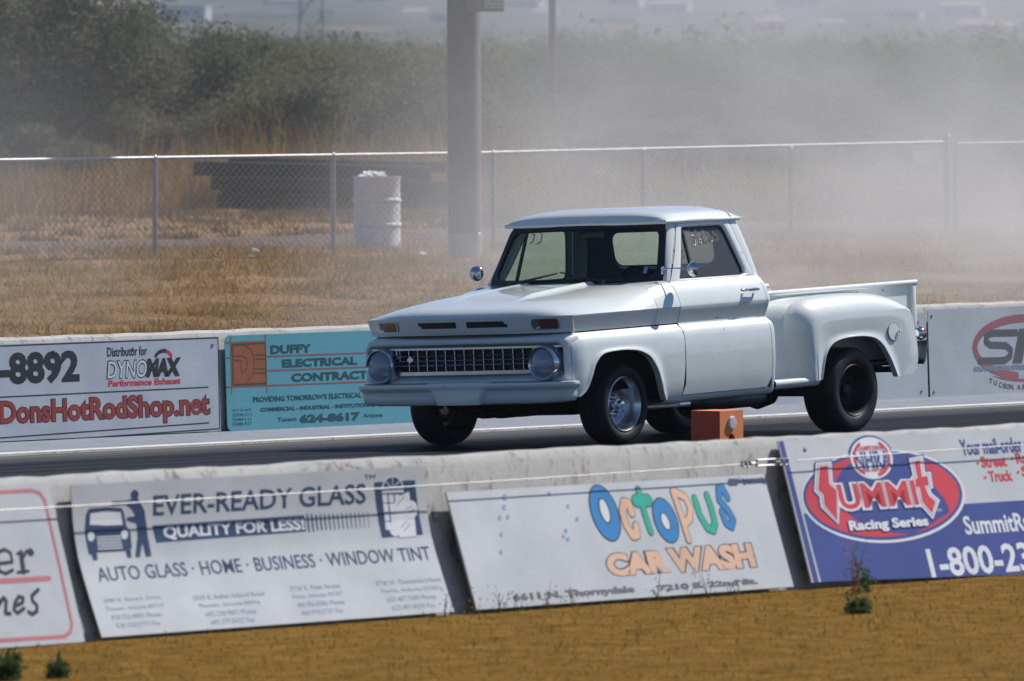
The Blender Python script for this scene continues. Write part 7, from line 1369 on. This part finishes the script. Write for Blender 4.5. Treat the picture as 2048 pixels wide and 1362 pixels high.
for k in range(3):
    for j in range(4):
        mb = MB(); mb.lathe([(0.02, 0.25), (0.16, 0.18), (0.28, 0.0), (0.30, -0.12), (0.001, -0.11)], 16, 'y', (0, 0, 0)); mb.xf(Matrix.Rotation(0.5, 4, 'X'))
        mb.build('floodlight', 'aluminium', cr, tuple(vr*(-1.8+j*1.2)+vd*(-0.35)+Vector((0, 0, 13.0+k*1.0))), PHI-math.pi/2, sharp=40)

# ------------------------------------------------------------------ drum, timber, poles
DR = cpt(-1.64, 126.5, 0); DR.z = gz(DR.x, DR.y)
flat('drum white', (0.60, 0.61, 0.60), 0.5, noise=0.12, nscale=5, coat=0.2)
drum = empty('steel_drum', DR); tag(drum, 'white steel drum with crumpled white rubbish on top behind the fence', 'drum')
mb = MB(); pr = [(0.278, 0.0), (0.292, 0.012), (0.287, 0.03)]
for z in (0.29, 0.59): pr += [(0.285, z-0.03), (0.298, z-0.012), (0.300, z), (0.298, z+0.012), (0.285, z+0.03)]
pr += [(0.285, 0.85), (0.295, 0.868), (0.295, 0.885), (0.28, 0.885), (0.275, 0.84), (0.001, 0.83)]
mb.lathe(pr, 48, 'z'); mb.build('barrel', 'drum white', drum, sharp=30)
bm = bmesh.new(); bmesh.ops.create_icosphere(bm, subdivisions=3, radius=1)
for v in bm.verts:
    k = 1+0.28*math.sin(v.co.x*9+v.co.y*5)*math.sin(v.co.z*8+v.co.x*4)+rnd.uniform(-.10, .10); v.co = Vector((v.co.x*0.20*k, v.co.y*0.16*k, 0.86+v.co.z*0.085*k))
mb = MB(); mb.from_bm(bm); o = mb.build('rubbish_bag', 'ink white', None, tuple(DR+Vector((-0.06, 0.02, 0.0))), sharp=25)
tag(o, 'crumpled white plastic bag lying on the lid of the drum', 'bag')
def wood(name, c0, c1):
    m, nt, b = nodes(name); tc = N(nt, 'ShaderNodeTexCoord'); mp = N(nt, 'ShaderNodeMapping'); mp.inputs['Scale'].default_value = (1.2, 14, 14); L(nt, tc.outputs['Object'], mp.inputs['Vector'])
    n = N(nt, 'ShaderNodeTexNoise', Scale=1.5, Detail=6.0); L(nt, mp.outputs[0], n.inputs['Vector']); r = ramp(nt, [(0.3, c0), (0.7, c1)]); L(nt, n.outputs['Fac'], r.inputs[0]); L(nt, r.outputs[0], b.inputs['Base Color']); b.inputs['Roughness'].default_value = 0.9
    bp = N(nt, 'ShaderNodeBump', Strength=0.6, Distance=0.02); L(nt, n.outputs['Fac'], bp.inputs['Height']); L(nt, bp.outputs[0], b.inputs['Normal']); MATS[name] = m
wood('dark timber', (0.008, 0.007, 0.0065), (0.026, 0.022, 0.019)); wood('pole wood', (0.10, 0.07, 0.05), (0.19, 0.14, 0.10))
def beam(lat0, lat1, D0_, D1_, z, tilt, h, w, label):
    a = cpt(lat0, D0_, z); b = cpt(lat1, D1_, z+tilt); d = (b-a); Ln = d.length
    mb = MB(); mb.box(0, Ln, -w/2, w/2, -h/2, h/2, 0.015)
    for i, v in enumerate(mb.v): mb.v[i] = (v[0], v[1]+rnd.uniform(-.008, .008), v[2]+rnd.uniform(-.012, .012))
    o = mb.build('timber_beam', 'dark timber', None, tuple(a), sharp=30)
    o.rotation_mode = 'QUATERNION'; o.rotation_quaternion = d.to_track_quat('X', 'Z')
    tag(o, label, 'timber beam', 'timber beams stacked behind the fence'); return o
gzt = 0.72
kk = 163.0
beam(-4.97, -1.25, kk-1, kk-1, gzt+0.66, -0.10, 0.22, 0.25, 'shortest-looking dark beam jutting left from the top of the timber stack')
beam(-4.45, -1.02, kk+0.2, kk+0.2, gzt+0.75, -0.10, 0.16, 0.25, 'topmost thin dark beam at the back of the timber stack')
beam(-4.68, -1.00, kk-1.4, kk-1.4, gzt+0.44, -0.10, 0.20, 0.24, 'dark beam in the middle layer of the timber stack')
beam(-4.55, -0.95, kk-0.6, kk-0.6, gzt+0.36, -0.08, 0.19, 0.24, 'rear dark beam of the middle layer of the timber stack')
beam(-4.60, -0.90, kk-1.5, kk-1.5, gzt+0.16, -0.04, 0.22, 0.24, 'dark beam lying on the ground at the front of the timber stack')
beam(-4.40, -0.90, kk-0.5, kk-0.5, gzt+0.14, -0.03, 0.22, 0.24, 'dark beam lying on the ground at the back of the timber stack')

P0 = cpt(0.80, 197, 0); z0 = gz(P0.x, P0.y)
mb = MB(); mb.lathe([(0.075, -0.5), (0.07, 2), (0.06, 9), (0.001, 9.02)], 16, 'z'); o = mb.build('utility_pole', 'pole wood', None, (P0.x, P0.y, z0), sharp=40)
tag(o, 'tall brown wooden utility pole rising from the scrub beyond the fence', 'utility pole')
TW = cpt(-17.3, 900, 0); z0 = gz(TW.x, TW.y); flat('tower steel', (0.12, 0.11, 0.11), 0.6, 0.3)
tower = empty('lattice_tower', (TW.x, TW.y, z0)); tag(tower, 'distant lattice steel tower rising above the scrub', 'tower')
def legp(sx, sy, z): w = 1.15-0.028*z if z < 25 else 0.45; p = vr*(sx*w)+vd*(sy*w); return Vector((p.x, p.y, z))
for sx, sy in ((-1, -1), (1, -1), (1, 1), (-1, 1)):
    mb = MB(); mb.tube([legp(sx, sy, z) for z in (-0.5, 10, 25, 34)], 0.06, 6); mb.build('leg', 'tower steel', tower, sharp=60)
mb = MB()
zz = 1.0; i = 0
while zz < 33:
    h = 2.6
    for (a, b) in (((-1,-1),(1,-1)), ((1,-1),(1,1)), ((1,1),(-1,1)), ((-1,1),(-1,-1))):
        mb.tube([legp(*a, zz), legp(*b, zz+h)], 0.035, 4); mb.tube([legp(*b, zz), legp(*a, zz+h)], 0.035, 4)
    zz += h
mb.build('bracing', 'tower steel', tower, sharp=60)

# ------------------------------------------------------------------ vegetation
def leafmat(name, cols, trans=0.35, patch=0.0, pscale=0.9):
    m, nt, b = nodes(name)
    gi = N(nt, 'ShaderNodeNewGeometry'); r = ramp(nt, [(i/(len(cols)-1), c) for i, c in enumerate(cols)]); L(nt, gi.outputs['Random Per Island'], r.inputs[0])
    if patch:                                   # worn and greener patches
        tc = N(nt, 'ShaderNodeTexCoord'); nz = N(nt, 'ShaderNodeTexNoise', Scale=pscale, Detail=5.0, Roughness=0.7); L(nt, tc.outputs['Object'], nz.inputs['Vector'])
        pr = ramp(nt, [(0.32, (1-patch, 1-patch*.8, 1-patch*.7)), (0.5, (.85, .88, .85)), (0.68, (1.12, 1.08, 1.05))]); L(nt, nz.outputs['Fac'], pr.inputs[0])
        mm = N(nt, 'ShaderNodeMix', data_type='RGBA', blend_type='MULTIPLY'); mm.inputs['Factor'].default_value = 1.0
        L(nt, r.outputs[0], mm.inputs['A']); L(nt, pr.outputs[0], mm.inputs['B'])
        class _W: outputs = [mm.outputs['Result']]
        r = _W
    L(nt, r.outputs[0], b.inputs['Base Color']); b.inputs['Roughness'].default_value = 0.8; b.inputs['Specular IOR Level'].default_value = 0.05
    tl = N(nt, 'ShaderNodeBsdfTranslucent'); L(nt, r.outputs[0], tl.inputs[0]); mx = N(nt, 'ShaderNodeMixShader'); mx.inputs[0].default_value = trans
    L(nt, b.outputs[0], mx.inputs[1]); L(nt, tl.outputs[0], mx.inputs[2]); L(nt, mx.outputs[0], nt.nodes['Material Output'].inputs['Surface']); MATS[name] = m
leafmat('leaf olive', [(0.075, 0.084, 0.044), (0.125, 0.132, 0.068), (0.175, 0.172, 0.095), (0.23, 0.215, 0.13)])
leafmat('leaf dark', [(0.080, 0.088, 0.054), (0.125, 0.132, 0.080), (0.175, 0.175, 0.11)])
leafmat('leaf grey', [(0.10, 0.10, 0.068), (0.15, 0.14, 0.10), (0.20, 0.18, 0.13)])
leafmat('leaf silver', [(0.16, 0.17, 0.12), (0.26, 0.26, 0.19), (0.33, 0.32, 0.24)])
leafmat('dry blade', [(0.20, 0.105, 0.030), (0.34, 0.185, 0.055), (0.45, 0.275, 0.10), (0.52, 0.37, 0.175)], 0.3, 0.45)
leafmat('dry dark blade', [(0.085, 0.050, 0.024), (0.16, 0.095, 0.042), (0.25, 0.16, 0.075)])
leafmat('straw blade', [(0.15, 0.092, 0.043), (0.33, 0.215, 0.10), (0.50, 0.37, 0.20)], 0.3, 0.5)
leafmat('lawn blade', [(0.14, 0.078, 0.016), (0.285, 0.158, 0.032), (0.45, 0.295, 0.095), (0.19, 0.160, 0.035)], 0.35, 0.55, 2.6)
leafmat('weed green', [(0.045, 0.080, 0.022), (0.085, 0.13, 0.040), (0.13, 0.165, 0.065)], 0.3)
flat('bark', (0.045, 0.037, 0.031), 0.9, noise=0.3, nscale=8); flat('bark pale', (0.16, 0.145, 0.13), 0.9, noise=0.3, nscale=8)
rng = np.random.default_rng(11)
def quads(P, D, W, name, mat, parent=None, loc=(0,0,0)):
    """many leaf blades at once: start points P, vectors D (length included), half-width vectors W -> tapered quads"""
    n = len(P); V = np.empty((n, 4, 3), np.float32)
    V[:, 0] = P-W; V[:, 1] = P+W; V[:, 2] = P+D+W*0.35; V[:, 3] = P+D-W*0.35
    me = bpy.data.meshes.new(name); me.vertices.add(n*4); me.loops.add(n*4); me.polygons.add(n)
    me.vertices.foreach_set('co', V.reshape(-1)); me.loops.foreach_set('vertex_index', np.arange(n*4, dtype=np.int32))
    me.polygons.foreach_set('loop_start', np.arange(0, n*4, 4, dtype=np.int32)); me.polygons.foreach_set('loop_total', np.full(n, 4, np.int32))
    me.update(); me.materials.append(MATS[mat]); o = bpy.data.objects.new(name, me); COL.objects.link(o); o.location = loc
    if parent is not None: o.parent = parent
    return o
def unit(a): return a/np.maximum(1e-6, np.linalg.norm(a, axis=-1, keepdims=True))
def leaves(C_, n_each, spread, size, name, mat, parent=None, loc=(0,0,0), droop=0.0):
    C_ = np.repeat(np.asarray(C_, float), n_each, axis=0); n = len(C_)
    P = C_+rng.normal(0, 1, (n, 3))*spread
    D = unit(rng.normal(0, 1, (n, 3))+np.array([0, 0, 0.2-droop]))*size*rng.uniform(.6, 1.5, (n, 1))
    W = unit(np.cross(D, rng.normal(0, 1, (n, 3))))*size*0.30*rng.uniform(.6, 1.3, (n, 1))
    return quads(P, D, W, name, mat, parent, loc)
def branch_tree(seed, h, spread, nstem, depth=4):
    """forking limbs of a desert tree: returns (tube mesh, twig end points)"""
    r = random.Random(seed); mb = MB(); ends = []
    def grow(p, d, l, rad, lev):
        pts = [p]; rr = [rad]; q_ = p.copy(); dd = d.copy()
        for i in range(4):
            dd = (dd+Vector((r.uniform(-1, 1), r.uniform(-1, 1), r.uniform(-.5, .8)))*0.22).normalized(); q_ = q_+dd*l/4; pts.append(q_.copy()); rr.append(rad*(1-0.13*(i+1)))
            if lev >= 1 and i > 0: ends.append(q_.copy())
        mb.tube(pts, rr, 6 if lev < 2 else 4, False)
        if lev >= depth: ends.append(q_.copy()); return
        for k in range(r.choice((2, 3, 3))):
            a = r.uniform(0, 2*math.pi); ax = Vector((math.cos(a), math.sin(a), r.uniform(-.1, .7)))
            grow(q_, (dd*0.7+ax*0.75).normalized(), l*r.uniform(.58, .8), rad*0.55, lev+1)
    for k in range(nstem):
        a = 2*math.pi*k/nstem+r.uniform(-.5, .5); grow(Vector((r.uniform(-.15, .15), r.uniform(-.15, .15), -0.1)), Vector((math.cos(a)*spread, math.sin(a)*spread, 1)).normalized(), h*0.36, h*0.020, 0)
    return mb, ends
PROTO = []
def make_tree(seed, h, spread, nstem, leaf, bark, per, lsize, name='desert_tree', droop=0.1):
    t = empty(name, (0, 0, 0)); mb, ends = branch_tree(seed, h, spread, nstem)
    mb.build('trunk', bark, t, sharp=80, fixn=False)
    leaves([tuple(e) for e in ends], per, 0.052*h, lsize, 'crown', leaf, t, droop=droop); return t
def copy_thing(o):
    c = o.copy(); COL.objects.link(c)
    for ch in o.children:
        d = ch.copy(); COL.objects.link(d); d.parent = c
    return c
protos = [make_tree(1, 4.4, 0.75, 4, 'leaf olive', 'bark', 20, 0.085), make_tree(2, 4.2, 0.85, 5, 'leaf olive', 'bark pale', 16, 0.085),
          make_tree(3, 3.6, 0.95, 4, 'leaf grey', 'bark', 18, 0.085), make_tree(4, 5.6, 0.60, 4, 'leaf dark', 'bark', 34, 0.10), make_tree(5, 2.6, 1.1, 6, 'leaf olive', 'bark', 24, 0.075)]
used = set()
# lateral, depth, prototype, scale, turn, label (trees one can tell apart get their own words)
GEN = 'grey green desert tree merging into the scrub thicket beyond the fence'
trees = [(-9.3, 180, 3, 1.12, 0.3, 'tall dark tree at the upper left, standing over the scrub'), (-7.6, 186, 3, 0.98, 2.0, 'second tall dark tree, just right of the one at the upper left'), (-6.1, 190, 3, 0.82, 1.1, 'lower dark tree on the right shoulder of the two tall ones at the left'),
 (-2.25, 178, 0, 0.95, 0.0, 'olive tree with dark forking stems showing above the timber stack'), (-0.9, 183, 0, 0.90, 2.4, 'olive tree with leaning limbs between the timber stack and the floodlight pole'), (-3.3, 176, 1, 0.86, 4.0, 'olive tree with pale bare limbs left of the forked one above the timber stack'),
 (3.0, 196, 2, 0.95, 0.5, 'greyish tree seen faintly through the smoke right of the floodlight pole'), (8.2, 188, 1, 0.9, 1.9, 'olive tree at the far right edge behind the smoke')]
rr2 = random.Random(5)
for row, (D_, n_, sc_) in enumerate(((188, 11, .74), (200, 13, .84), (214, 15, .92), (234, 16, 1.0), (258, 18, 1.0))):
    for k in range(n_):
        half = D_*0.0535+1.5
        trees.append((lerp(-half, half, (k+.5)/n_)+rr2.uniform(-.6, .6), D_+rr2.uniform(-8, 8), rr2.choice((0, 1, 2, 0, 1, 4)), sc_*rr2.uniform(.78, 1.12), rr2.uniform(0, 6.28), GEN))
for i in range(10):
    trees.append((lerp(-9.2, 9.6, (i+.5)/10)+rr2.uniform(-.5, .5), rr2.uniform(179, 184), 4, rr2.uniform(.55, .95), rr2.uniform(0, 6.28), 'low olive shrub at the front of the scrub just behind the fence grass'))
trees = [t for t in trees if not ('low olive' in t[5] and -5.6 < t[0] < 0.2)]
trees = [t for t in trees if not (t[1] < 199 and -1.2 < t[0]-0.80 < 1.4)]
for lat, D_, pi_, sc_, rz_, lab in trees:
    o = protos[pi_] if pi_ not in used else copy_thing(protos[pi_]); used.add(pi_)
    p = cpt(lat, D_, 0); o.location = (p.x, p.y, gz(p.x, p.y)-0.05); o.rotation_euler = (0, 0, rz_); o.scale = (sc_*0.85, sc_*0.85, sc_*0.66)
    tag(o, lab, 'shrub' if 'shrub' in lab else 'tree', 'scrub trees beyond the fence' if lab == GEN else 'low shrubs behind the fence' if 'shrub' in lab else None)
# cholla-like pale bush
p = cpt(5.55, 222, 0)
ch = empty('cholla_cactus', (p.x, p.y, gz(p.x, p.y))); tag(ch, 'pale silvery cactus bush standing out in the scrub at the right', 'cactus')
mb, ends = branch_tree(21, 2.6, 0.35, 2, 3); mb.build('trunk', 'bark', ch, sharp=80, fixn=False)
leaves([tuple(e) for e in ends if e.z > 1.3], 60, 0.10, 0.055, 'crown', 'leaf silver', ch)
# the thicket beyond, which nobody could count
cen = []; rs = np.random.default_rng(3)
for D_ in np.linspace(285, 760, 26):
    half = D_*0.056+3; n_ = int(half*2/1.7)
    for k in range(n_):
        lat = -half+2*half*(k+rs.uniform(.1, .9))/n_; d = D_+rs.uniform(-9, 9); p = cpt(lat, d, 0); h = rs.uniform(1.7, 3.2)*(1.25 if rs.uniform() < .12 else 1)
        z = gz(p.x, p.y); m_ = 16
        a = rs.uniform(0, 2*np.pi, m_); q_ = np.sqrt(rs.uniform(0, 1, m_)); zz = rs.uniform(0.12, 1, m_)*h
        w = h*0.75*np.sqrt(np.clip(1-((zz/h-0.55)/0.62)**2, 0.05, 1))
        cen.append(np.stack([p.x+np.cos(a)*q_*w, p.y+np.sin(a)*q_*w, z+zz], 1))
cen = np.concatenate(cen)
o = leaves(cen, 20, 0.27, 0.20, 'thicket', 'leaf olive'); tag(o, 'far desert scrub thicket fading into the dust', 'scrub', kind='stuff')

def tufts(n, xr, yr, h, wid, name, mat, keep=None, lean=0.5, clump=0, zoff=0.0):
    x = rng.uniform(*xr, n); y = rng.uniform(*yr, n)
    if clump:
        cx = rng.uniform(*xr, clump); cy2 = rng.uniform(*yr, clump); j = rng.integers(0, clump, n); s = rng.uniform(.08, .35, clump)[j]
        x = cx[j]+rng.normal(0, 1, n)*s; y = cy2[j]+rng.normal(0, 1, n)*s
    # only what the photograph's surroundings can show
    dx, dy = x-CAM.x, y-CAM.y; d = dx*vd.x+dy*vd.y; l = dx*vr.x+dy*vr.y
    m = np.abs(l) < d*0.066+1.5
    if keep is not None: m &= keep(x, y)
    x, y = x[m], y[m]; n = len(x)
    z = np.array([ground_z(a, b) for a, b in zip(x, y)])+zoff
    P = np.stack([x, y, z-0.01], 1); D = np.stack([rng.normal(0, lean, n), rng.normal(0, lean, n), np.ones(n)], 1); D = unit(D)*(h*rng.lognormal(0, .32, (n, 1)))
    W = np.stack([np.full(n, vr.x), np.full(n, vr.y), np.zeros(n)], 1)*rng.choice([-1, 1], (n, 1))*wid*rng.uniform(.6, 1.4, (n, 1)); W = W+rng.normal(0, .3, (n, 3))*wid
    return quads(P, D, W, name, mat)
tag(tufts(260000, (-45, 20), (-26, -14.40), 0.026, 0.0026, 'lawn_grass', 'lawn blade', lean=0.9), 'golden brown mown grass in front of the near barrier', 'grass', kind='stuff')
tag(tufts(260000, (-12, 62), (4.4, 27.5), 0.055, 0.0034, 'dry_grass', 'straw blade', lean=1.3, clump=5200), 'trampled dry straw on the bank behind the far barrier', 'grass', kind='stuff')
tag(tufts(90000, (-12, 62), (7, 25), 0.085, 0.0032, 'dry_grass', 'dry blade', lean=1.1, clump=420), 'bunches of dry orange grass scattered over the bank', 'grass', kind='stuff')
tag(tufts(90000, (-12, 70), (18, 31), 0.10, 0.0045, 'dry_grass', 'dry blade', lean=1.0, clump=1500), 'dry orange grass along the foot of the fence', 'grass', kind='stuff')
tag(tufts(80000, (10, 110), (37, 64), 0.13, 0.006, 'dry_grass', 'dry dark blade', lean=0.7, clump=1500), 'low withered brown grass beyond the fence lane', 'grass', kind='stuff')
def gk(x, y):
    dx, dy = x-CAM.x, y-CAM.y; d = dx*vd.x+dy*vd.y; l = dx*vr.x+dy*vr.y
    return (np.sin(x*0.42+0.6)+np.sin(y*.31+x*0.17)+0.9*np.sin(l*1.3+.5)+rng.normal(0, .8, len(x)) > -0.6) & ~((l > -5.3) & (l < -0.55) & (d < 165.5)) & (d > 148) & (d < 178)
gk2 = lambda x, y: (lambda d, l: (d > 165.5) & (d < 175) & (l > -6.5) & (l < 0.8))((x-CAM.x)*vd.x+(y-CAM.y)*vd.y, (x-CAM.x)*vr.x+(y-CAM.y)*vr.y)
tag(tufts(120000, (60, 95), (46, 66), 0.66, 0.008, 'tall_dry_grass', 'dry blade', keep=gk2, lean=0.25, clump=1200), 'tall dry grass standing behind the timber stack', 'grass', kind='stuff')
tag(tufts(330000, (10, 120), (43, 76), 0.42, 0.008, 'tall_dry_grass', 'dry blade', keep=gk, lean=0.34, clump=3000), 'tall dry orange grass between the fence lane and the scrub', 'grass', kind='stuff')
# weeds growing at the foot of the near barrier
def weed(loc, h, n, spread, mat, label, leafn=22, lsize=0.03, group=None):
    w = empty('weed', loc); tag(w, label, 'weed', group); r = random.Random(int(abs(loc[0]*1000))); mb = MB(); pts = []
    for k in range(n):
        a = r.uniform(0, 6.28); d = Vector((math.cos(a)*spread, math.sin(a)*spread*0.6, 1)).normalized(); q_ = Vector((r.uniform(-.02, .02), r.uniform(-.02, .02), -0.01)); P_ = [q_.copy()]; hh = h*r.uniform(.5, 1.1)
        for i in range(5):
            d = (d+Vector((r.uniform(-1, 1), r.uniform(-1, 1), 0.2))*0.16).normalized(); q_ = q_+d*hh/5; P_.append(q_.copy()); pts.append(tuple(q_))
        mb.tube(P_, [0.003, 0.0027, 0.0023, 0.002, 0.0015, 0.001], 4, False)
    mb.build('stem', mat, w, sharp=80, fixn=False)
    if leafn: leaves(pts, leafn, 0.022, lsize, 'foliage', mat, w)
LZ = -0.032
leafmat('weed straw', [(0.17, 0.11, 0.05), (0.28, 0.19, 0.09), (0.20, 0.16, 0.06)], 0.3)
weed((-18.62, -16.10, LZ), 0.085, 10, 0.8, 'weed green', 'bushy green weed on the lawn below the blue racing board', 14, 0.024)
weed((-17.00, -14.95, LZ), 0.27, 7, 0.30, 'weed straw', 'tall thin dry weed in front of the blue racing board', 3, 0.02)
weed((-16.86, -14.90, LZ), 0.16, 4, 0.30, 'weed green', 'slender green weed just right of the dry one at the blue racing board', 6, 0.025)
weed((-25.62, -16.15, LZ), 0.12, 12, 0.6, 'weed green', 'dark green weed at the lower left corner of the lawn', 16, 0.026)
weed((-25.36, -16.25, LZ), 0.075, 8, 0.6, 'weed green', 'small green weed a little right of the corner one at the lower left', 12, 0.022)
for i, (x, h) in enumerate(((-20.05, .22), (-19.85, .16), (-19.62, .24), (-19.45, .14), (-19.18, .20), (-18.95, .17), (-18.2, .22), (-17.75, .20), (-17.5, .13))):
    weed((x, -14.50, LZ), h*.75, 3, 0.35, 'weed straw' if i % 3 else 'weed green', 'thin weed stem at the foot of the car wash board', 2, 0.014, 'thin weeds below the car wash board')
# scraps lying about by the fence
for i, (lat, D_, s_, lab) in enumerate(((-3.02, 121, .06, 'white scrap of paper on the grass left of the drum by the fence'), (-1.05, 121.5, .05, 'white scrap on the ground below the drum'), (-0.55, 122, .05, 'pale scrap on the ground between drum and floodlight pole'), (-5.5, 104, .04, 'pale stone on the bank at the left, above the phone number board'))):
    bm = bmesh.new(); bmesh.ops.create_icosphere(bm, subdivisions=2, radius=s_)
    for v in bm.verts: v.co = Vector((v.co.x*1.5, v.co.y, v.co.z*0.7))*(1+0.3*math.sin(v.co.x*70+i)*math.sin(v.co.y*60))
    mb = MB(); mb.from_bm(bm); p = cpt(lat, D_, 0)
    tag(mb.build('scrap' if 'scrap' in lab else 'stone', 'board white', None, (p.x, p.y, gz(p.x, p.y)+s_*.4), sharp=30), lab, 'litter' if 'scrap' in lab else 'stone')

# ------------------------------------------------------------------ far town on the slope
flat('stucco', (0.38, 0.36, 0.335), 0.9, noise=0.08); flat('stucco tan', (0.27, 0.22, 0.185), 0.9, noise=0.1); flat('roof tile', (0.26, 0.18, 0.15), 0.9); flat('window dark', (0.05, 0.05, 0.06), 0.3)
def house(w, d, h, wallm, gable):
    t = empty('house', (0, 0, 0)); mb = MB(); mb.box(-w/2, w/2, -d/2, d/2, -1, h); mb.build('wall', wallm, t)
    mb = MB()
    if gable: mb.add([(-w/2-.4,-d/2-.4,h),(w/2+.4,-d/2-.4,h),(w/2+.4,d/2+.4,h),(-w/2-.4,d/2+.4,h),(-w/2+1.5,0,h+1.6),(w/2-1.5,0,h+1.6)], [(0,1,5,4),(2,3,4,5),(1,2,5),(3,0,4),(3,2,1,0)])
    else: mb.box(-w/2-.2, w/2+.2, -d/2-.2, d/2+.2, h+.01, h+0.5)
    mb.build('roof', 'roof tile' if gable else wallm, t)
    for x in (-w*.3, w*.05, w*.32):
        mb = MB(); mb.box(x-.6, x+.6, -d/2-.06, -d/2+.02, 1.0, 2.2); mb.build('window', 'window dark', t)
    return t
hp = [house(14, 9, 3.4, 'stucco', False), house(11, 8, 3.2, 'stucco tan', True), house(18, 9, 4.2, 'stucco', True)]
hs = [(-92, 4250, 2), (-74, 3900, 0), (-128, 4300, 1), (-20, 3600, 0), (-37, 4050, 1), (-103, 3300, 0), (14, 4100, 1), (38, 3700, 0), (66, 4300, 2), (98, 4050, 0), (118, 3800, 1), (125, 4500, 2), (160, 4200, 0), (176, 3700, 1), (-60, 4400, 0), (5, 4350, 2), (86, 3450, 1), (50, 4450, 0), (-150, 3950, 2), (150, 3350, 1), (190, 4350, 2), (-112, 4480, 1)]
hu = set()
for lat, D_, k in hs:
    o = hp[k] if k not in hu else copy_thing(hp[k]); hu.add(k)
    p = cpt(lat, D_, 0); o.location = (p.x, p.y, gz(p.x, p.y)); o.rotation_euler = (0, 0, PHI-math.pi/2+rr2.uniform(-.4, .4))
    tag(o, 'far pale house among the desert trees on the hazy slope', 'house', 'houses of the town on the far slope')

# ------------------------------------------------------------------ air: haze over the whole plain, and tyre smoke drifting over the bank
mb = MB(); mb.box(-950, 7900, -620, 5260, -8, 420)
haze = mb.build('haze', [], None, sharp=0); tag(haze, 'thin pale haze over the desert plain', 'haze', kind='stuff')
m = bpy.data.materials.new('haze air'); m.use_nodes = True; nt = m.node_tree
for n in list(nt.nodes): nt.nodes.remove(n)
mo = nt.nodes.new('ShaderNodeOutputMaterial'); pv = nt.nodes.new('ShaderNodeVolumePrincipled')
pv.inputs['Color'].default_value = (0.66, 0.80, 1.0, 1); pv.inputs['Density'].default_value = HAZE_D; pv.inputs['Anisotropy'].default_value = 0.25
L(nt, pv.outputs[0], mo.inputs['Volume']); haze.data.materials.append(m)

def smoke(name, label, x0, x1, y0, y1, z0, z1, build):
    mb = MB(); mb.box(x0, x1, y0, y1, z0, z1); o = mb.build(name, [], None, sharp=0); tag(o, label, 'smoke', kind='stuff')
    m = bpy.data.materials.new(name); m.use_nodes = True; nt = m.node_tree
    for n in list(nt.nodes): nt.nodes.remove(n)
    mo = nt.nodes.new('ShaderNodeOutputMaterial'); pv = nt.nodes.new('ShaderNodeVolumePrincipled')
    pv.inputs['Color'].default_value = (0.84, 0.845, 0.85, 1); pv.inputs['Anisotropy'].default_value = 0.2
    tc = N(nt, 'ShaderNodeTexCoord'); build(nt, tc, pv); L(nt, pv.outputs[0], mo.inputs['Volume']); o.data.materials.append(m)
    try: m.cycles.homogeneous_volume = False
    except Exception: pass
    return o
def mrange(nt, src, a, b, c, d, sm=True):
    n = N(nt, 'ShaderNodeMapRange', interpolation_type='SMOOTHSTEP' if sm else 'LINEAR')
    for k, v in zip(('From Min', 'From Max', 'To Min', 'To Max'), (a, b, c, d)): n.inputs[k].default_value = v
    L(nt, src, n.inputs['Value']); return n.outputs[0]
def mul(nt, *srcs):
    o = srcs[0]
    for s in srcs[1:]:
        n = N(nt, 'ShaderNodeMath', operation='MULTIPLY'); L(nt, o, n.inputs[0])
        if isinstance(s, (int, float)): n.inputs[1].default_value = s
        else: L(nt, s, n.inputs[1])
        o = n.outputs[0]
    return o
def drift(nt, tc, pv):
    sx = N(nt, 'ShaderNodeSeparateXYZ'); L(nt, tc.outputs['Object'], sx.inputs[0])
    n1 = N(nt, 'ShaderNodeTexNoise', Scale=0.20, Detail=6.0, Roughness=0.58, Distortion=0.8); L(nt, tc.outputs['Object'], n1.inputs['Vector'])
    n2 = N(nt, 'ShaderNodeTexNoise', Scale=0.55, Detail=3.0, Roughness=0.5); L(nt, tc.outputs['Object'], n2.inputs['Vector'])
    # denser towards +X-Y (the right of the picture): coordinate across the line of sight
    la = N(nt, 'ShaderNodeVectorMath', operation='DOT_PRODUCT'); la.inputs[1].default_value = (0.60, -0.80, 0); L(nt, tc.outputs['Object'], la.inputs[0])
    across = la.outputs['Value']
    a = mrange(nt, across, ACR0, ACR1, 0.09, 1.0)
    b = mrange(nt, n1.outputs['Fac'], 0.43, 0.63, 0.10, 1.7)
    c = mrange(nt, n2.outputs['Fac'], 0.30, 0.70, 0.55, 1.3)
    low = mrange(nt, sx.outputs['Z'], 0.6, 3.6, 1.0, 0.30)
    ey = mrange(nt, sx.outputs['Y'], 4.6, 9.0, 0.0, 1.0); ey2 = mrange(nt, sx.outputs['Y'], 14.0, 24.0, 1.0, 0.22); ey3 = mrange(nt, sx.outputs['Y'], 30.0, 52.0, 1.0, 0.0)
    top = mrange(nt, sx.outputs['Z'], 5.5, 8.8, 1.0, 0.0)
    L(nt, mul(nt, a, b, c, low, ey, ey2, ey3, top, SMOKE_D), pv.inputs['Density'])
smoke('tyre_smoke', 'grey tyre smoke drifting over the bank and fence behind the truck', 0, 78, 4.45, 54, 0.0, 9.0, drift)
